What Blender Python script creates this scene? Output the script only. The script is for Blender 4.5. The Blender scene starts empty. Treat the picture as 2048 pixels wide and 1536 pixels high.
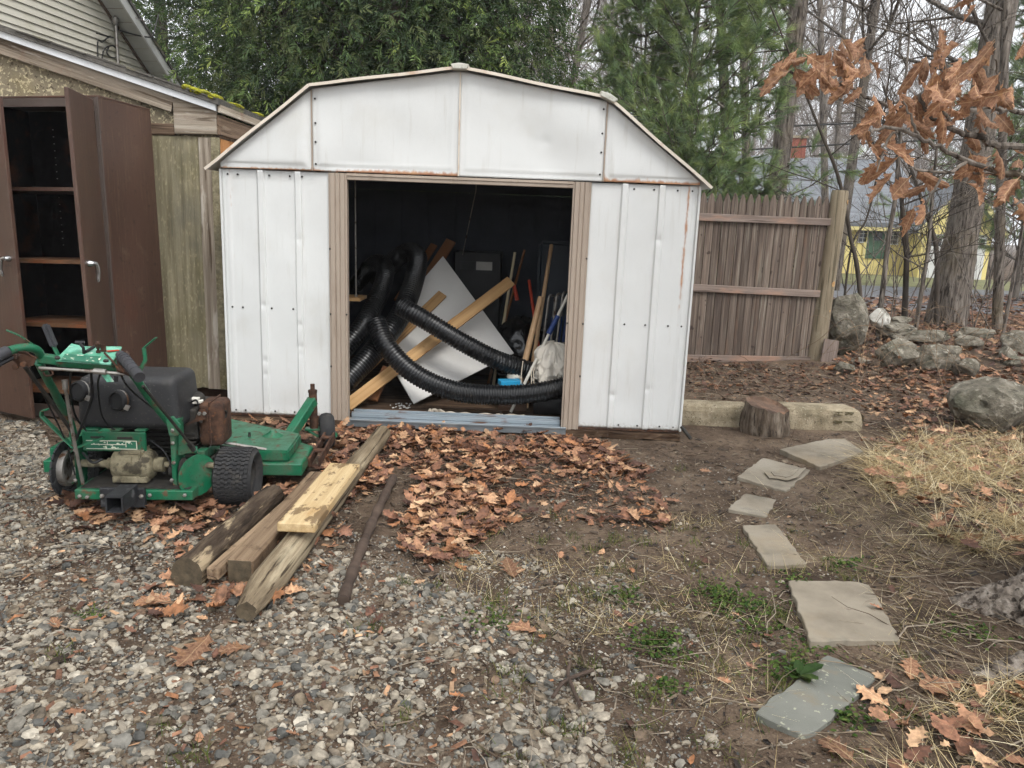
import bpy, bmesh, math, random
import numpy as np
from mathutils import Vector, Matrix, Euler
R = math.radians
random.seed(7)
RNG = np.random.default_rng(11)
SC = bpy.context.scene
COL = SC.collection

# ------------------------------------------------------------------ camera
F, PITCH, ROLL, YAW, H, D = 1538.0, R(11.659), R(2.161), R(-0.514), 1.337, 4.897
_cy, _sy = math.cos(YAW), math.sin(YAW)
_r0 = Vector((_cy, -_sy, 0)); _fh = Vector((_sy, _cy, 0)); _z = Vector((0, 0, 1))
_fw = _fh*math.cos(PITCH) - _z*math.sin(PITCH); _up = _fh*math.sin(PITCH) + _z*math.cos(PITCH)
_cr = _r0*math.cos(ROLL) + _up*math.sin(ROLL); _cu = -_r0*math.sin(ROLL) + _up*math.cos(ROLL)
cam = bpy.data.cameras.new('camera'); cam_o = bpy.data.objects.new('camera', cam); COL.objects.link(cam_o)
cam.sensor_width = 36; cam.lens = F/2048*36; cam.clip_start = .05; cam.clip_end = 2000
m = Matrix.Identity(4)
for i in range(3):
    m[i][0], m[i][1], m[i][2] = _cr[i], _cu[i], -_fw[i]
m.translation = (0, 0, H)
cam_o.matrix_world = m
SC.camera = cam_o

# ------------------------------------------------------------------ overcast sky and soft sun
SUN_EL, SUN_AZ = R(52), R(152)          # high, behind the viewer's right shoulder
w = bpy.data.worlds.new('World'); SC.world = w; w.use_nodes = True
nt = w.node_tree; nt.nodes.clear()
sky = nt.nodes.new('ShaderNodeTexSky'); sky.sky_type = 'NISHITA'; sky.sun_disc = False
sky.sun_elevation = SUN_EL; sky.sun_rotation = SUN_AZ
sky.air_density = 1.0; sky.dust_density = 4.0; sky.ozone_density = 1.0
hs = nt.nodes.new('ShaderNodeHueSaturation'); hs.inputs['Saturation'].default_value = .16
mx = nt.nodes.new('ShaderNodeMix'); mx.data_type = 'RGBA'; mx.inputs[0].default_value = .6
mx.inputs[7].default_value = (10.6, 11.0, 11.5, 1)      # the even cloud layer
bg = nt.nodes.new('ShaderNodeBackground'); bg.inputs['Strength'].default_value = .125
ow = nt.nodes.new('ShaderNodeOutputWorld')
nt.links.new(sky.outputs[0], hs.inputs['Color']); nt.links.new(hs.outputs[0], mx.inputs[6])
nt.links.new(mx.outputs[2], bg.inputs[0]); nt.links.new(bg.outputs[0], ow.inputs[0])
sl = bpy.data.lights.new('sun', 'SUN'); sl.energy = 1.25; sl.angle = R(22); sl.color = (1, .975, .94)
so = bpy.data.objects.new('sun', sl); COL.objects.link(so)
so.rotation_euler = (math.pi/2 - SUN_EL, 0, math.pi - SUN_AZ)
SC.view_settings.view_transform = 'Standard'; SC.view_settings.look = 'None'
SC.view_settings.exposure = 0.70; SC.view_settings.gamma = 1.0
SC.cycles.max_bounces = 5; SC.cycles.diffuse_bounces = 3; SC.cycles.glossy_bounces = 2; SC.cycles.transmission_bounces = 2; SC.cycles.transparent_max_bounces = 4
SC.cycles.use_adaptive_sampling = True; SC.cycles.adaptive_threshold = .04; SC.cycles.volume_bounces = 0

# ------------------------------------------------------------------ helpers
def ray(px, py):
    u0, v0 = px-1024, py-768
    c, s = math.cos(ROLL), math.sin(ROLL)
    return _r0*((u0*c+v0*s)/F) + _up*(-(-u0*s+v0*c)/F) + _fw
def at(px, py, Y):                       # where the line of sight meets the upright plane at distance Y
    r = ray(px, py); t = Y/r.y; return Vector((r.x*t, Y, H+r.z*t))
def gd(px, py, z=0.0):                   # where it meets the level z
    r = ray(px, py); t = (z-H)/r.z; return Vector((r.x*t, r.y*t, z))
def pln(px, py, p0, n):
    r = ray(px, py); o = Vector((0, 0, H)); t = (p0-o).dot(n)/r.dot(n); return o+r*t
def pix(P):                              # numpy points -> picture coordinates (for scatter densities)
    P = np.asarray(P, float) - np.array([0, 0, H])
    a = P@np.array(_cr); b = P@np.array(_cu); c = np.maximum(P@np.array(_fw), .01)
    return 1024+F*a/c, 768-F*b/c

def lin(c):
    if isinstance(c, (int, float)): c = (c, c, c)
    return tuple(((x/255)/12.92 if x/255 <= .04045 else ((x/255+.055)/1.055)**2.4) for x in c[:3]) + (1,)

def vnoise(P, scale=1.0, seed=0, octaves=3):
    P = np.asarray(P, float)*scale; out = np.zeros(len(P)); amp = 1; tot = 0
    for o in range(octaves):
        Q = P*(2**o) + seed*17.31; I = np.floor(Q).astype(np.int64); f = Q-I; f = f*f*(3-2*f)
        def h(i, j, k):
            n = (i*73856093) ^ (j*19349663) ^ (k*83492791) ^ (seed*2654435 + o*97)
            n = (n ^ (n >> 13))*1274126177; n = n ^ (n >> 16)
            return (n & 0xffff)/65535.0
        r = 0
        for dx in (0, 1):
            for dy in (0, 1):
                for dz in (0, 1):
                    wgt = (f[:, 0] if dx else 1-f[:, 0])*(f[:, 1] if dy else 1-f[:, 1])*(f[:, 2] if dz else 1-f[:, 2])
                    r = r + wgt*h(I[:, 0]+dx, I[:, 1]+dy, I[:, 2]+dz)
        out += amp*r; tot += amp; amp *= .5
    return out/tot

MATS = {}
def mat(name, cols, sc=6, mp=(1, 1, 1), det=5, rough=.75, bump=.15, bsc=None, bmp=None, bdist=.01, metal=0, spec=.4,
        rnd=0, layers=(), attr=None, dist=0, kind='noise', pos=None, coat=0, sheen=0, transl=0, lohi=(.3, .7), veins=False):
    ma = bpy.data.materials.new(name); ma.use_nodes = True; t = ma.node_tree; N = t.nodes; L = t.links
    b = N['Principled BSDF']
    b.inputs['Roughness'].default_value = rough; b.inputs['Metallic'].default_value = metal
    b.inputs['Specular IOR Level'].default_value = spec; b.inputs['Coat Weight'].default_value = coat
    tc = N.new('ShaderNodeTexCoord'); oi = N.new('ShaderNodeObjectInfo')
    ad = N.new('ShaderNodeVectorMath'); ad.operation = 'ADD'
    ml_ = N.new('ShaderNodeMath'); ml_.operation = 'MULTIPLY'; ml_.inputs[1].default_value = 37
    L.new(oi.outputs['Random'], ml_.inputs[0]); L.new(tc.outputs['Object'], ad.inputs[0]); L.new(ml_.outputs[0], ad.inputs[1])
    def mapped(s):
        q = N.new('ShaderNodeMapping'); q.inputs['Scale'].default_value = s; L.new(ad.outputs[0], q.inputs[0]); return q.outputs[0]
    def noise(scale, s, detail=6, distortion=0):
        n = N.new('ShaderNodeTexNoise'); n.inputs['Scale'].default_value = scale; n.inputs['Detail'].default_value = detail
        n.inputs['Roughness'].default_value = .6; n.inputs['Distortion'].default_value = distortion
        L.new(mapped(s), n.inputs['Vector']); return n.outputs['Fac']
    def ramp(fac, cs, lo, hi):
        r = N.new('ShaderNodeValToRGB'); e = r.color_ramp.elements
        while len(e) < len(cs): e.new(.5)
        for i, c in enumerate(cs):
            e[i].position = lo+(hi-lo)*i/max(1, len(cs)-1); e[i].color = lin(c)
        L.new(fac, r.inputs[0]); return r.outputs[0]
    if attr:
        at_ = N.new('ShaderNodeAttribute'); at_.attribute_name = attr
        col = at_.outputs['Color']
        if cols:
            q = N.new('ShaderNodeMix'); q.data_type = 'RGBA'; q.blend_type = 'MULTIPLY'; q.inputs[0].default_value = 1
            L.new(col, q.inputs[6]); L.new(ramp(noise(sc, mp, det, dist), cols, *lohi), q.inputs[7]); col = q.outputs[2]
    elif len(cols) == 1:
        q = N.new('ShaderNodeRGB'); q.outputs[0].default_value = lin(cols[0]); col = q.outputs[0]
    else:
        col = ramp(noise(sc, mp, det, dist), cols, *lohi)
    if veins:                             # pale midrib and side veins from the leaf's own flat coordinates
        ax = N.new('ShaderNodeAttribute'); ax.attribute_name = 'lx'; ay = N.new('ShaderNodeAttribute'); ay.attribute_name = 'ly'
        def M_(op, a, b_=None):
            q_ = N.new('ShaderNodeMath'); q_.operation = op
            for i_, v_ in enumerate((a, b_)):
                if v_ is None: continue
                if isinstance(v_, (int, float)): q_.inputs[i_].default_value = v_
                else: L.new(v_, q_.inputs[i_])
            return q_.outputs[0]
        ab = M_('ABSOLUTE', ax.outputs['Fac']); mid = M_('LESS_THAN', ab, .012)
        fr = M_('FRACT', M_('MULTIPLY', M_('SUBTRACT', ay.outputs['Fac'], M_('MULTIPLY', ab, .8)), 8.0)); sv = M_('LESS_THAN', fr, .10)
        vv_ = M_('MULTIPLY', M_('MAXIMUM', mid, M_('MULTIPLY', sv, .6)), .6)
        qv = N.new('ShaderNodeMix'); qv.data_type = 'RGBA'; L.new(vv_, qv.inputs[0]); L.new(col, qv.inputs[6]); qv.inputs[7].default_value = lin((206, 172, 134)); col = qv.outputs[2]
    rsock = None
    for ly in layers:                     # colour patches with a shape of their own: rust, dirt, moss, grain
        f = noise(ly.get('sc', 4), ly.get('mp', (1, 1, 1)), ly.get('det', 4), ly.get('dist', 0))
        mr = N.new('ShaderNodeMapRange'); mr.inputs[1].default_value = ly['lo']; mr.inputs[2].default_value = ly['hi']
        mr.inputs[4].default_value = ly.get('amt', 1); L.new(f, mr.inputs[0]); fac = mr.outputs[0]
        if ly.get('attr'):
            a2 = N.new('ShaderNodeAttribute'); a2.attribute_name = ly['attr']
            # attribute sets how far the stain reaches, the noise its ragged edge
            s_ = N.new('ShaderNodeMath'); s_.operation = 'ADD'; L.new(a2.outputs['Fac'], s_.inputs[0])
            g_ = N.new('ShaderNodeMath'); g_.operation = 'MULTIPLY_ADD'; L.new(f, g_.inputs[0]); g_.inputs[1].default_value = 1.6; g_.inputs[2].default_value = -1.3
            L.new(g_.outputs[0], s_.inputs[1])
            mr2 = N.new('ShaderNodeMapRange'); mr2.inputs[1].default_value = ly['lo']; mr2.inputs[2].default_value = ly['hi']; mr2.inputs[4].default_value = ly.get('amt', 1)
            L.new(s_.outputs[0], mr2.inputs[0]); fac = mr2.outputs[0]
        q = N.new('ShaderNodeMix'); q.data_type = 'RGBA'; L.new(fac, q.inputs[0]); L.new(col, q.inputs[6])
        if len(ly.get('cols', ())) > 1:
            L.new(ramp(noise(ly.get('csc', 30), (1, 1, 1)), ly['cols'], .35, .65), q.inputs[7])
        else: q.inputs[7].default_value = lin(ly['col'])
        col = q.outputs[2]
        if 'rough' in ly:
            q2 = N.new('ShaderNodeMix'); q2.data_type = 'FLOAT'; L.new(fac, q2.inputs[0]); q2.inputs[3].default_value = ly['rough']
            if rsock is None: q2.inputs[2].default_value = rough
            else: L.new(rsock, q2.inputs[2])
            rsock = q2.outputs[0]
    if rnd:
        h = N.new('ShaderNodeHueSaturation'); mr = N.new('ShaderNodeMapRange'); mr.inputs[3].default_value = 1-rnd; mr.inputs[4].default_value = 1+rnd
        L.new(oi.outputs['Random'], mr.inputs[0]); L.new(mr.outputs[0], h.inputs['Value']); L.new(col, h.inputs['Color']); col = h.outputs[0]
    L.new(col, b.inputs['Base Color'])
    if rsock is not None: L.new(rsock, b.inputs['Roughness'])
    if bump:
        bp = N.new('ShaderNodeBump'); bp.inputs['Strength'].default_value = min(1, bump); bp.inputs['Distance'].default_value = bdist
        if kind == 'bark':
            v = N.new('ShaderNodeTexVoronoi'); v.feature = 'DISTANCE_TO_EDGE'; v.inputs['Scale'].default_value = bsc or 20
            nz = N.new('ShaderNodeTexNoise'); nz.inputs['Scale'].default_value = (bsc or 20)*.6; nz.inputs['Detail'].default_value = 5
            vv = mapped(bmp or mp); L.new(vv, nz.inputs['Vector'])
            va = N.new('ShaderNodeVectorMath'); va.operation = 'MULTIPLY_ADD'; L.new(nz.outputs['Color'], va.inputs[0]); va.inputs[1].default_value = (.12, .12, .12); L.new(vv, va.inputs[2])
            L.new(va.outputs[0], v.inputs['Vector'])
            L.new(v.outputs['Distance'], bp.inputs['Height'])
        else:
            L.new(noise(bsc or sc*4, bmp or mp, 5), bp.inputs['Height'])
        L.new(bp.outputs[0], b.inputs['Normal'])
    if transl:
        tb = N.new('ShaderNodeBsdfTranslucent'); ms = N.new('ShaderNodeMixShader'); ms.inputs[0].default_value = transl
        L.new(col, tb.inputs[0]); L.new(b.outputs[0], ms.inputs[1]); L.new(tb.outputs[0], ms.inputs[2])
        L.new(ms.outputs[0], N['Material Output'].inputs[0])
    MATS[name] = ma
    return ma

def basis(d):
    d = d.normalized(); a = Vector((0, 0, 1)) if abs(d.z) < .9 else Vector((0, 1, 0))
    x = a.cross(d).normalized(); return x, d.cross(x)

class MB:
    def __init__(s): s.v = []; s.f = []
    def add(s, V, Fc):
        o = len(s.v); s.v += [tuple(p) for p in V]; s.f += [tuple(i+o for i in q) for q in Fc]; return s
    def box(s, c, sz, M=None):
        c = Vector(c); hx, hy, hz = sz[0]/2, sz[1]/2, sz[2]/2
        V = [Vector((x*hx, y*hy, z*hz)) for x in (-1, 1) for y in (-1, 1) for z in (-1, 1)]
        if M is not None: V = [M@p for p in V]
        return s.add([p+c for p in V], [(0, 1, 3, 2), (4, 6, 7, 5), (0, 4, 5, 1), (2, 3, 7, 6), (0, 2, 6, 4), (1, 5, 7, 3)])
    def b2(s, a, b): # box by two corners
        a, b = Vector(a), Vector(b); return s.box((a+b)/2, [abs(x) for x in (b-a)])
    def bar(s, a, b, wd, ht, upv=(0, 0, 1)):
        a, b = Vector(a), Vector(b); x = (b-a).normalized(); y = Vector(upv).cross(x).normalized(); z = x.cross(y)
        M = Matrix((x, y, z)).transposed(); return s.box((a+b)/2, ((b-a).length, wd, ht), M)
    def tube(s, pts, rad, n=8, cap=True):
        pts = [Vector(p) for p in pts]; k = len(pts)
        if not hasattr(rad, '__len__'): rad = [rad]*k
        o = len(s.v); x = None
        for i, p in enumerate(pts):
            d = (pts[min(i+1, k-1)]-pts[max(i-1, 0)])
            if d.length < 1e-9: d = Vector((0, 0, 1))
            d.normalize()
            if x is None: x, y = basis(d)
            else:
                x = (x-d*x.dot(d))
                x = x.normalized() if x.length > 1e-6 else basis(d)[0]
                y = d.cross(x)
            for j in range(n):
                a = 2*math.pi*j/n; s.v.append(tuple(p+(x*math.cos(a)+y*math.sin(a))*rad[i]))
        for i in range(k-1):
            for j in range(n):
                a = o+i*n+j; b = o+i*n+(j+1) % n; s.f.append((a, b, b+n, a+n))
        if cap:
            s.f.append(tuple(o+j for j in range(n-1, -1, -1))); s.f.append(tuple(o+(k-1)*n+j for j in range(n)))
        return s
    def prism(s, poly, ext):
        poly = [Vector(p) for p in poly]; ext = Vector(ext); n = len(poly)
        return s.add(poly+[p+ext for p in poly], [tuple(range(n-1, -1, -1)), tuple(range(n, 2*n))]+[(i, (i+1) % n, n+(i+1) % n, n+i) for i in range(n)])
    def lathe(s, prof, n=24, c=(0, 0, 0), ax=(0, 0, 1), closed=False):
        ax = Vector(ax).normalized(); x, y = basis(ax); c = Vector(c); o = len(s.v); k = len(prof)
        for r, h in prof:
            for j in range(n):
                a = 2*math.pi*j/n; s.v.append(tuple(c+ax*h+(x*math.cos(a)+y*math.sin(a))*r))
        for i in range(k if closed else k-1):
            for j in range(n):
                a = o+i*n+j; b = o+i*n+(j+1) % n; i2 = o+((i+1) % k)*n
                s.f.append((a, b, i2+(j+1) % n, i2+j))
        if not closed:
            s.f.append(tuple(o+j for j in range(n-1, -1, -1))); s.f.append(tuple(o+(k-1)*n+j for j in range(n)))
        return s

def link(o, parent=None, mw=None):
    COL.objects.link(o)
    if mw is not None: o.matrix_world = mw
    if parent is not None:
        o.parent = parent; o.matrix_parent_inverse = PM[parent.name].inverted()
    PM[o.name] = mw.copy() if mw is not None else Matrix.Identity(4)
    return o
PM = {}
def obj(name, mb, material, parent=None, smooth=False, bevel=0, seg=1, mw=None, ang=30):
    me = bpy.data.meshes.new(name); me.from_pydata(mb.v, [], mb.f)
    bm = bmesh.new(); bm.from_mesh(me)
    bmesh.ops.recalc_face_normals(bm, faces=bm.faces)
    if bevel:
        es = [e for e in bm.edges if len(e.link_faces) == 2 and e.calc_face_angle(0) > R(ang)]
        bmesh.ops.bevel(bm, geom=es, offset=bevel, segments=seg, affect='EDGES', clamp_overlap=True)
    bm.to_mesh(me); bm.free()
    me.materials.append(MATS[material] if isinstance(material, str) else material)
    if smooth:
        me.polygons.foreach_set('use_smooth', [True]*len(me.polygons))
        if smooth != 'all':
            me.set_sharp_from_angle(angle=R(smooth if not isinstance(smooth, bool) else 40))
    return link(bpy.data.objects.new(name, me), parent, mw)
def npmesh(name, V, Fc, material, parent=None, smooth=False, cols=None, mw=None, attrs=None):
    V = np.ascontiguousarray(V, np.float32); Fc = np.ascontiguousarray(Fc, np.int32); k = Fc.shape[1]
    me = bpy.data.meshes.new(name); me.vertices.add(len(V)); me.vertices.foreach_set('co', V.ravel())
    me.loops.add(Fc.size); me.loops.foreach_set('vertex_index', Fc.ravel())
    me.polygons.add(len(Fc)); me.polygons.foreach_set('loop_start', np.arange(0, Fc.size, k, dtype=np.int32))
    me.update(calc_edges=True)
    me.polygons.foreach_set('use_smooth', np.full(len(Fc), bool(smooth)))
    if cols is not None:
        c = np.ones((len(V), 4), np.float32); c[:, :3] = cols
        a = me.color_attributes.new('Col', 'FLOAT_COLOR', 'POINT'); a.data.foreach_set('color', c.ravel())
    for n_, val in (attrs or {}).items():
        a = me.attributes.new(n_, 'FLOAT', 'POINT'); a.data.foreach_set('value', np.asarray(val, np.float32))
    me.materials.append(MATS[material]); me.validate()
    return link(bpy.data.objects.new(name, me), parent, mw)
def empty(name, loc, label=None, cat=None, group=None):
    o = bpy.data.objects.new(name, None); o.empty_display_size = .05
    link(o, None, Matrix.Translation(Vector(loc)))
    return tag(o, label, cat, group) if label else o
def tag(o, label=None, cat=None, group=None, kind=None):
    if label: o['label'] = label
    if cat: o['category'] = cat
    if group: o['group'] = group
    if kind: o['kind'] = kind
    return o
def board(name, a, b, wd, th, material, parent=None, upv=(0, 0, 1), bevel=.002, warp=0, taper=None):
    """a sawn board from a to b: mesh lies along its own X so the grain follows it"""
    a, b = Vector(a), Vector(b); x = (b-a).normalized(); y = Vector(upv).cross(x).normalized(); z = x.cross(y); ln = (b-a).length
    M = Matrix((x, y, z)).transposed().to_4x4(); M.translation = (a+b)/2
    mb = MB(); n = 7; V = []; Fc = []
    for i in range(n):
        t = i/(n-1); X = (t-.5)*ln; w_ = wd/2*(1+(random.random()-.5)*warp); dz = (random.random()-.5)*warp*th; dy = (random.random()-.5)*warp*wd*.3
        V += [(X, -w_+dy, -th/2+dz), (X, w_+dy, -th/2+dz), (X, w_+dy, th/2+dz), (X, -w_+dy, th/2+dz)]
    for i in range(n-1):
        for j in range(4):
            k = i*4; Fc.append((k+j, k+(j+1) % 4, k+4+(j+1) % 4, k+4+j))
    Fc += [(3, 2, 1, 0), tuple((n-1)*4+j for j in range(4))]
    mb.add(V, Fc)
    return obj(name, mb, material, parent, bevel=bevel, mw=M, smooth=30)
def spline(pts, n):
    pts = [Vector(p) for p in pts]; out = []
    P = [pts[0]*2-pts[1]]+pts+[pts[-1]*2-pts[-2]]
    for i in range(1, len(P)-2):
        for j in range(n):
            t = j/n; a, b, c, d = P[i-1], P[i], P[i+1], P[i+2]
            out.append(.5*((2*b)+(c-a)*t+(2*a-5*b+4*c-d)*t*t+(3*b-a-3*c+d)*t**3))
    return out+[pts[-1]]
def grid_surface(nu, nv):
    i, j = np.meshgrid(np.arange(nu-1), np.arange(nv-1), indexing='ij'); a = (i*nv+j).ravel()
    return np.stack([a, a+nv, a+nv+1, a+1], 1)
def scatter(name, bases, pos, rot, scl, cols, material, kind='stuff', smooth=False, which=None, sub=None):
    """many small pieces joined into one mesh; bases: [(V,F tri)], rot: (n,3,3), scl: (n,) or (n,3)"""
    n = len(pos); scl = np.asarray(scl, float); scl = scl[:, None] if scl.ndim == 1 else scl
    which = RNG.integers(0, len(bases), n) if which is None else which
    VV, FF, CC, off = [], [], [], 0
    for b, (bv, bf) in enumerate(bases):
        s = np.nonzero(which == b)[0]
        if not len(s): continue
        v = np.einsum('nij,nkj->nki', rot[s], bv[None]*scl[s][:, None, :]) + pos[s][:, None, :]
        f = bf[None]+(np.arange(len(s))*len(bv))[:, None, None]+off
        VV.append(v.reshape(-1, 3)); FF.append(f.reshape(-1, bf.shape[1])); off += len(s)*len(bv)
        c = np.repeat(cols[s][:, None, :], len(bv), 1)
        CC.append(c.reshape(-1, 3))
    o = npmesh(name, np.concatenate(VV), np.concatenate(FF), material, cols=np.concatenate(CC), smooth=smooth)
    if kind: o['kind'] = kind
    return o
def rots(n, tilt=math.pi, yaw=None):
    """random yaw, then tilt away from upright by up to `tilt`"""
    a = RNG.uniform(0, 2*math.pi, n) if yaw is None else yaw
    b = RNG.normal(0, 1, n)*tilt*.5; c = RNG.normal(0, 1, n)*tilt*.5
    ca, sa, cb, sb, cc, sc_ = np.cos(a), np.sin(a), np.cos(b), np.sin(b), np.cos(c), np.sin(c)
    Z = np.zeros((n, 3, 3)); Z[:, 0, 0] = ca; Z[:, 0, 1] = -sa; Z[:, 1, 0] = sa; Z[:, 1, 1] = ca; Z[:, 2, 2] = 1
    X = np.zeros((n, 3, 3)); X[:, 0, 0] = 1; X[:, 1, 1] = cb; X[:, 1, 2] = -sb; X[:, 2, 1] = sb; X[:, 2, 2] = cb
    Y = np.zeros((n, 3, 3)); Y[:, 1, 1] = 1; Y[:, 0, 0] = cc; Y[:, 0, 2] = sc_; Y[:, 2, 0] = -sc_; Y[:, 2, 2] = cc
    return np.einsum('nij,njk,nkl->nil', X, Y, Z)
def inpoly(x, y, poly):
    x, y = np.asarray(x), np.asarray(y); c = np.zeros(x.shape, bool); n = len(poly); j = n-1
    for i in range(n):
        xi, yi = poly[i]; xj, yj = poly[j]
        c ^= ((yi > y) != (yj > y)) & (x < (xj-xi)*(y-yi)/((yj-yi)+1e-12)+xi); j = i
    return c
def lins(cs): return np.array([lin(c)[:3] for c in cs])

# ------------------------------------------------------------------ materials
RUST = (128, 70, 34)
mat('soil', [(68, 57, 48), (96, 81, 68), (122, 106, 90)], sc=5, det=8, rough=.95, bump=.9, bsc=80, bdist=.02, spec=.12,
    layers=[dict(col=(56, 46, 38), sc=1.3, lo=.52, hi=.68, amt=.8), dict(col=(132, 117, 98), sc=60, det=4, lo=.58, hi=.68, amt=.7), dict(col=(48, 39, 33), sc=24, det=5, lo=.58, hi=.66, amt=.7)])
mat('gravel_bed', [(70, 62, 54), (110, 102, 92)], sc=30, rough=.95, bump=.8, bsc=90, bdist=.015, spec=.2)
mat('asphalt', [(92, 92, 94), (112, 112, 114)], sc=3, rough=.9, bump=.1)
mat('lawn', [(86, 88, 56), (120, 118, 76)], sc=2, rough=.95, bump=.3, bsc=40)
mat('shed_white', [(202, 203, 201), (209, 210, 208)], sc=2, rough=.45, bump=.02, bsc=3, bdist=.02, spec=.45,
    layers=[dict(col=(186, 182, 172), sc=2.6, det=5, lo=.54, hi=.76, amt=.35), dict(col=(176, 172, 162), sc=30, mp=(1, 1, .06), det=4, lo=.58, hi=.70, amt=.28), dict(col=(160, 158, 152), sc=190, det=2, lo=.68, hi=.72, amt=.6),
            dict(attr='Mud', cols=[(120, 104, 84), (150, 136, 114)], csc=40, sc=60, det=5, lo=.0, hi=.5, amt=.6, rough=.9),
            dict(attr='Rust', cols=[(150, 88, 44), (184, 130, 80)], csc=25, sc=38, mp=(1, 1, .35), lo=.0, hi=.5, amt=.85, rough=.85)])
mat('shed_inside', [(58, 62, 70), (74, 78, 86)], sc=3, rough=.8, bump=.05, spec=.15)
mat('trim_tan', [(150, 136, 122), (162, 148, 134)], sc=4, mp=(1, 1, .1), rough=.5, bump=.02,
    layers=[dict(col=(128, 112, 98), sc=14, mp=(1, 1, .15), lo=.56, hi=.7, amt=.5)])
mat('roof_edge', [(200, 188, 172), (216, 206, 192)], sc=8, rough=.55, bump=.03, layers=[dict(col=(176, 132, 100), sc=9, lo=.54, hi=.70, amt=.55, rough=.85)])
mat('roof_metal', [(186, 186, 182), (206, 206, 202)], sc=4, rough=.45, layers=[dict(col=(120, 116, 100), sc=3, lo=.5, hi=.7)])
mat('cap_plastic', [(178, 176, 164), (196, 194, 184)], sc=30, rough=.7, bump=.1, layers=[dict(col=(132, 130, 114), sc=50, lo=.54, hi=.66, amt=.6)])
mat('zinc', [(138, 148, 154), (176, 184, 190)], sc=9, mp=(.15, 1, 1), rough=.38, metal=.75, bump=.05,
    layers=[dict(col=(120, 84, 60), sc=6, mp=(.4, 1, 1), lo=.60, hi=.68, rough=.9)])
mat('screw', [(60, 58, 56)], rough=.45, metal=.8, bump=0)
mat('dark_wood', [(44, 32, 25), (70, 52, 40)], sc=14, mp=(.2, 1, 1), rough=.85, bump=.3, spec=.2)
mat('rotten_wood', [(40, 31, 25), (74, 58, 46), (112, 94, 76)], sc=40, mp=(.05, 1, 1), det=6, rough=.95, bump=.9, bsc=60, bmp=(.06, 1, 1), spec=.1)
mat('rust', [(44, 33, 28), (70, 51, 41), (90, 65, 50)], sc=24, rough=.9, bump=.4, bsc=90, spec=.2, layers=[dict(col=(112, 74, 50), sc=30, lo=.58, hi=.66, amt=.6)])
mat('green_paint', [(10, 84, 56), (17, 100, 68)], sc=9, rough=.4, bump=.05, bsc=80, bdist=.003, spec=.5,
    layers=[dict(col=(62, 88, 66), sc=10, det=6, lo=.46, hi=.64, amt=.6, rough=.8), dict(col=(84, 76, 60), sc=5, det=7, lo=.54, hi=.70, amt=.5, rough=.9), dict(col=(92, 62, 42), sc=20, det=6, lo=.58, hi=.64, amt=.85, rough=.9), dict(col=(48, 46, 34), sc=90, det=3, lo=.61, hi=.67, amt=.7, rough=.9)])
mat('green_faded', [(64, 132, 102), (96, 164, 138), (134, 188, 168)], sc=16, rough=.5, bump=.02,
    layers=[dict(col=(50, 108, 80), sc=12, lo=.53, hi=.62, amt=.8), dict(col=(176, 192, 178), sc=34, lo=.60, hi=.67, amt=.8)])
mat('decal', [(30, 96, 76), (46, 104, 78)], sc=20, rough=.5, bump=0,
    layers=[dict(col=(206, 210, 190), sc=55, mp=(1, 1, 1.4), lo=.60, hi=.63), dict(col=(150, 86, 58), sc=14, lo=.66, hi=.7)])
mat('decal_edge', [(196, 198, 176), (214, 214, 196)], sc=30, rough=.6, bump=0)
mat('tank_plastic', [(34, 34, 36), (44, 44, 45)], sc=7, rough=.55, bump=.1, bsc=220, bdist=.002, spec=.35,
    layers=[dict(col=(84, 80, 74), sc=6, det=6, lo=.54, hi=.74, amt=.35, rough=.8), dict(col=(100, 96, 90), sc=80, det=2, lo=.64, hi=.68, amt=.4)])
mat('black_plastic', [(15, 15, 17), (21, 21, 23)], sc=6, rough=.6, bump=.03)
mat('grip', [(40, 40, 43), (58, 58, 62)], sc=10, rough=.65, bump=.1)
mat('black_paint', [(28, 29, 31), (46, 47, 50)], sc=18, rough=.55, bump=.1, layers=[dict(col=(98, 98, 100), sc=22, lo=.6, hi=.7, amt=.6)])
mat('tyre', [(38, 38, 40), (54, 53, 52)], sc=16, rough=.85, bump=.15, spec=.25, layers=[dict(col=(88, 82, 74), sc=12, lo=.56, hi=.72, amt=.5)])
mat('cast_alu', [(92, 86, 68), (122, 114, 92), (142, 134, 110)], sc=26, rough=.8, metal=.1, bump=.4, bsc=70, layers=[dict(col=(52, 46, 36), sc=16, lo=.52, hi=.62, amt=.85)])
mat('steel', [(132, 128, 122), (160, 156, 150)], sc=20, rough=.45, metal=.7, bump=.05, layers=[dict(col=(96, 72, 54), sc=16, lo=.54, hi=.66, rough=.85)])
mat('engine_dark', [(34, 33, 32), (60, 56, 50)], sc=20, rough=.75, metal=.2, bump=.2)
mat('white_plastic', [(196, 192, 180), (214, 210, 200)], sc=10, rough=.6)
mat('cabinet', [(66, 48, 40), (82, 60, 50)], sc=3, mp=(1, 1, .4), rough=.4, bump=.04, bsc=120, bdist=.003, spec=.4,
    layers=[dict(col=(102, 82, 66), sc=90, mp=(1, 1, .04), det=3, lo=.54, hi=.68, amt=.45), dict(col=(100, 56, 42), sc=2.0, lo=.54, hi=.74, amt=.4, rough=.6), dict(col=(128, 110, 92), sc=9, det=6, lo=.60, hi=.74, amt=.35, rough=.7), dict(col=(46, 34, 29), sc=26, det=4, lo=.62, hi=.68, amt=.6)])
mat('cabinet_edge', [(66, 55, 50), (80, 68, 62)], sc=5, rough=.5, bump=.02)
mat('cabinet_in', [(16, 15, 16), (26, 23, 22)], sc=4, rough=.7, bump=.05, spec=.15, layers=[dict(col=(84, 52, 34), sc=5, lo=.55, hi=.7, amt=.6)])
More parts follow.
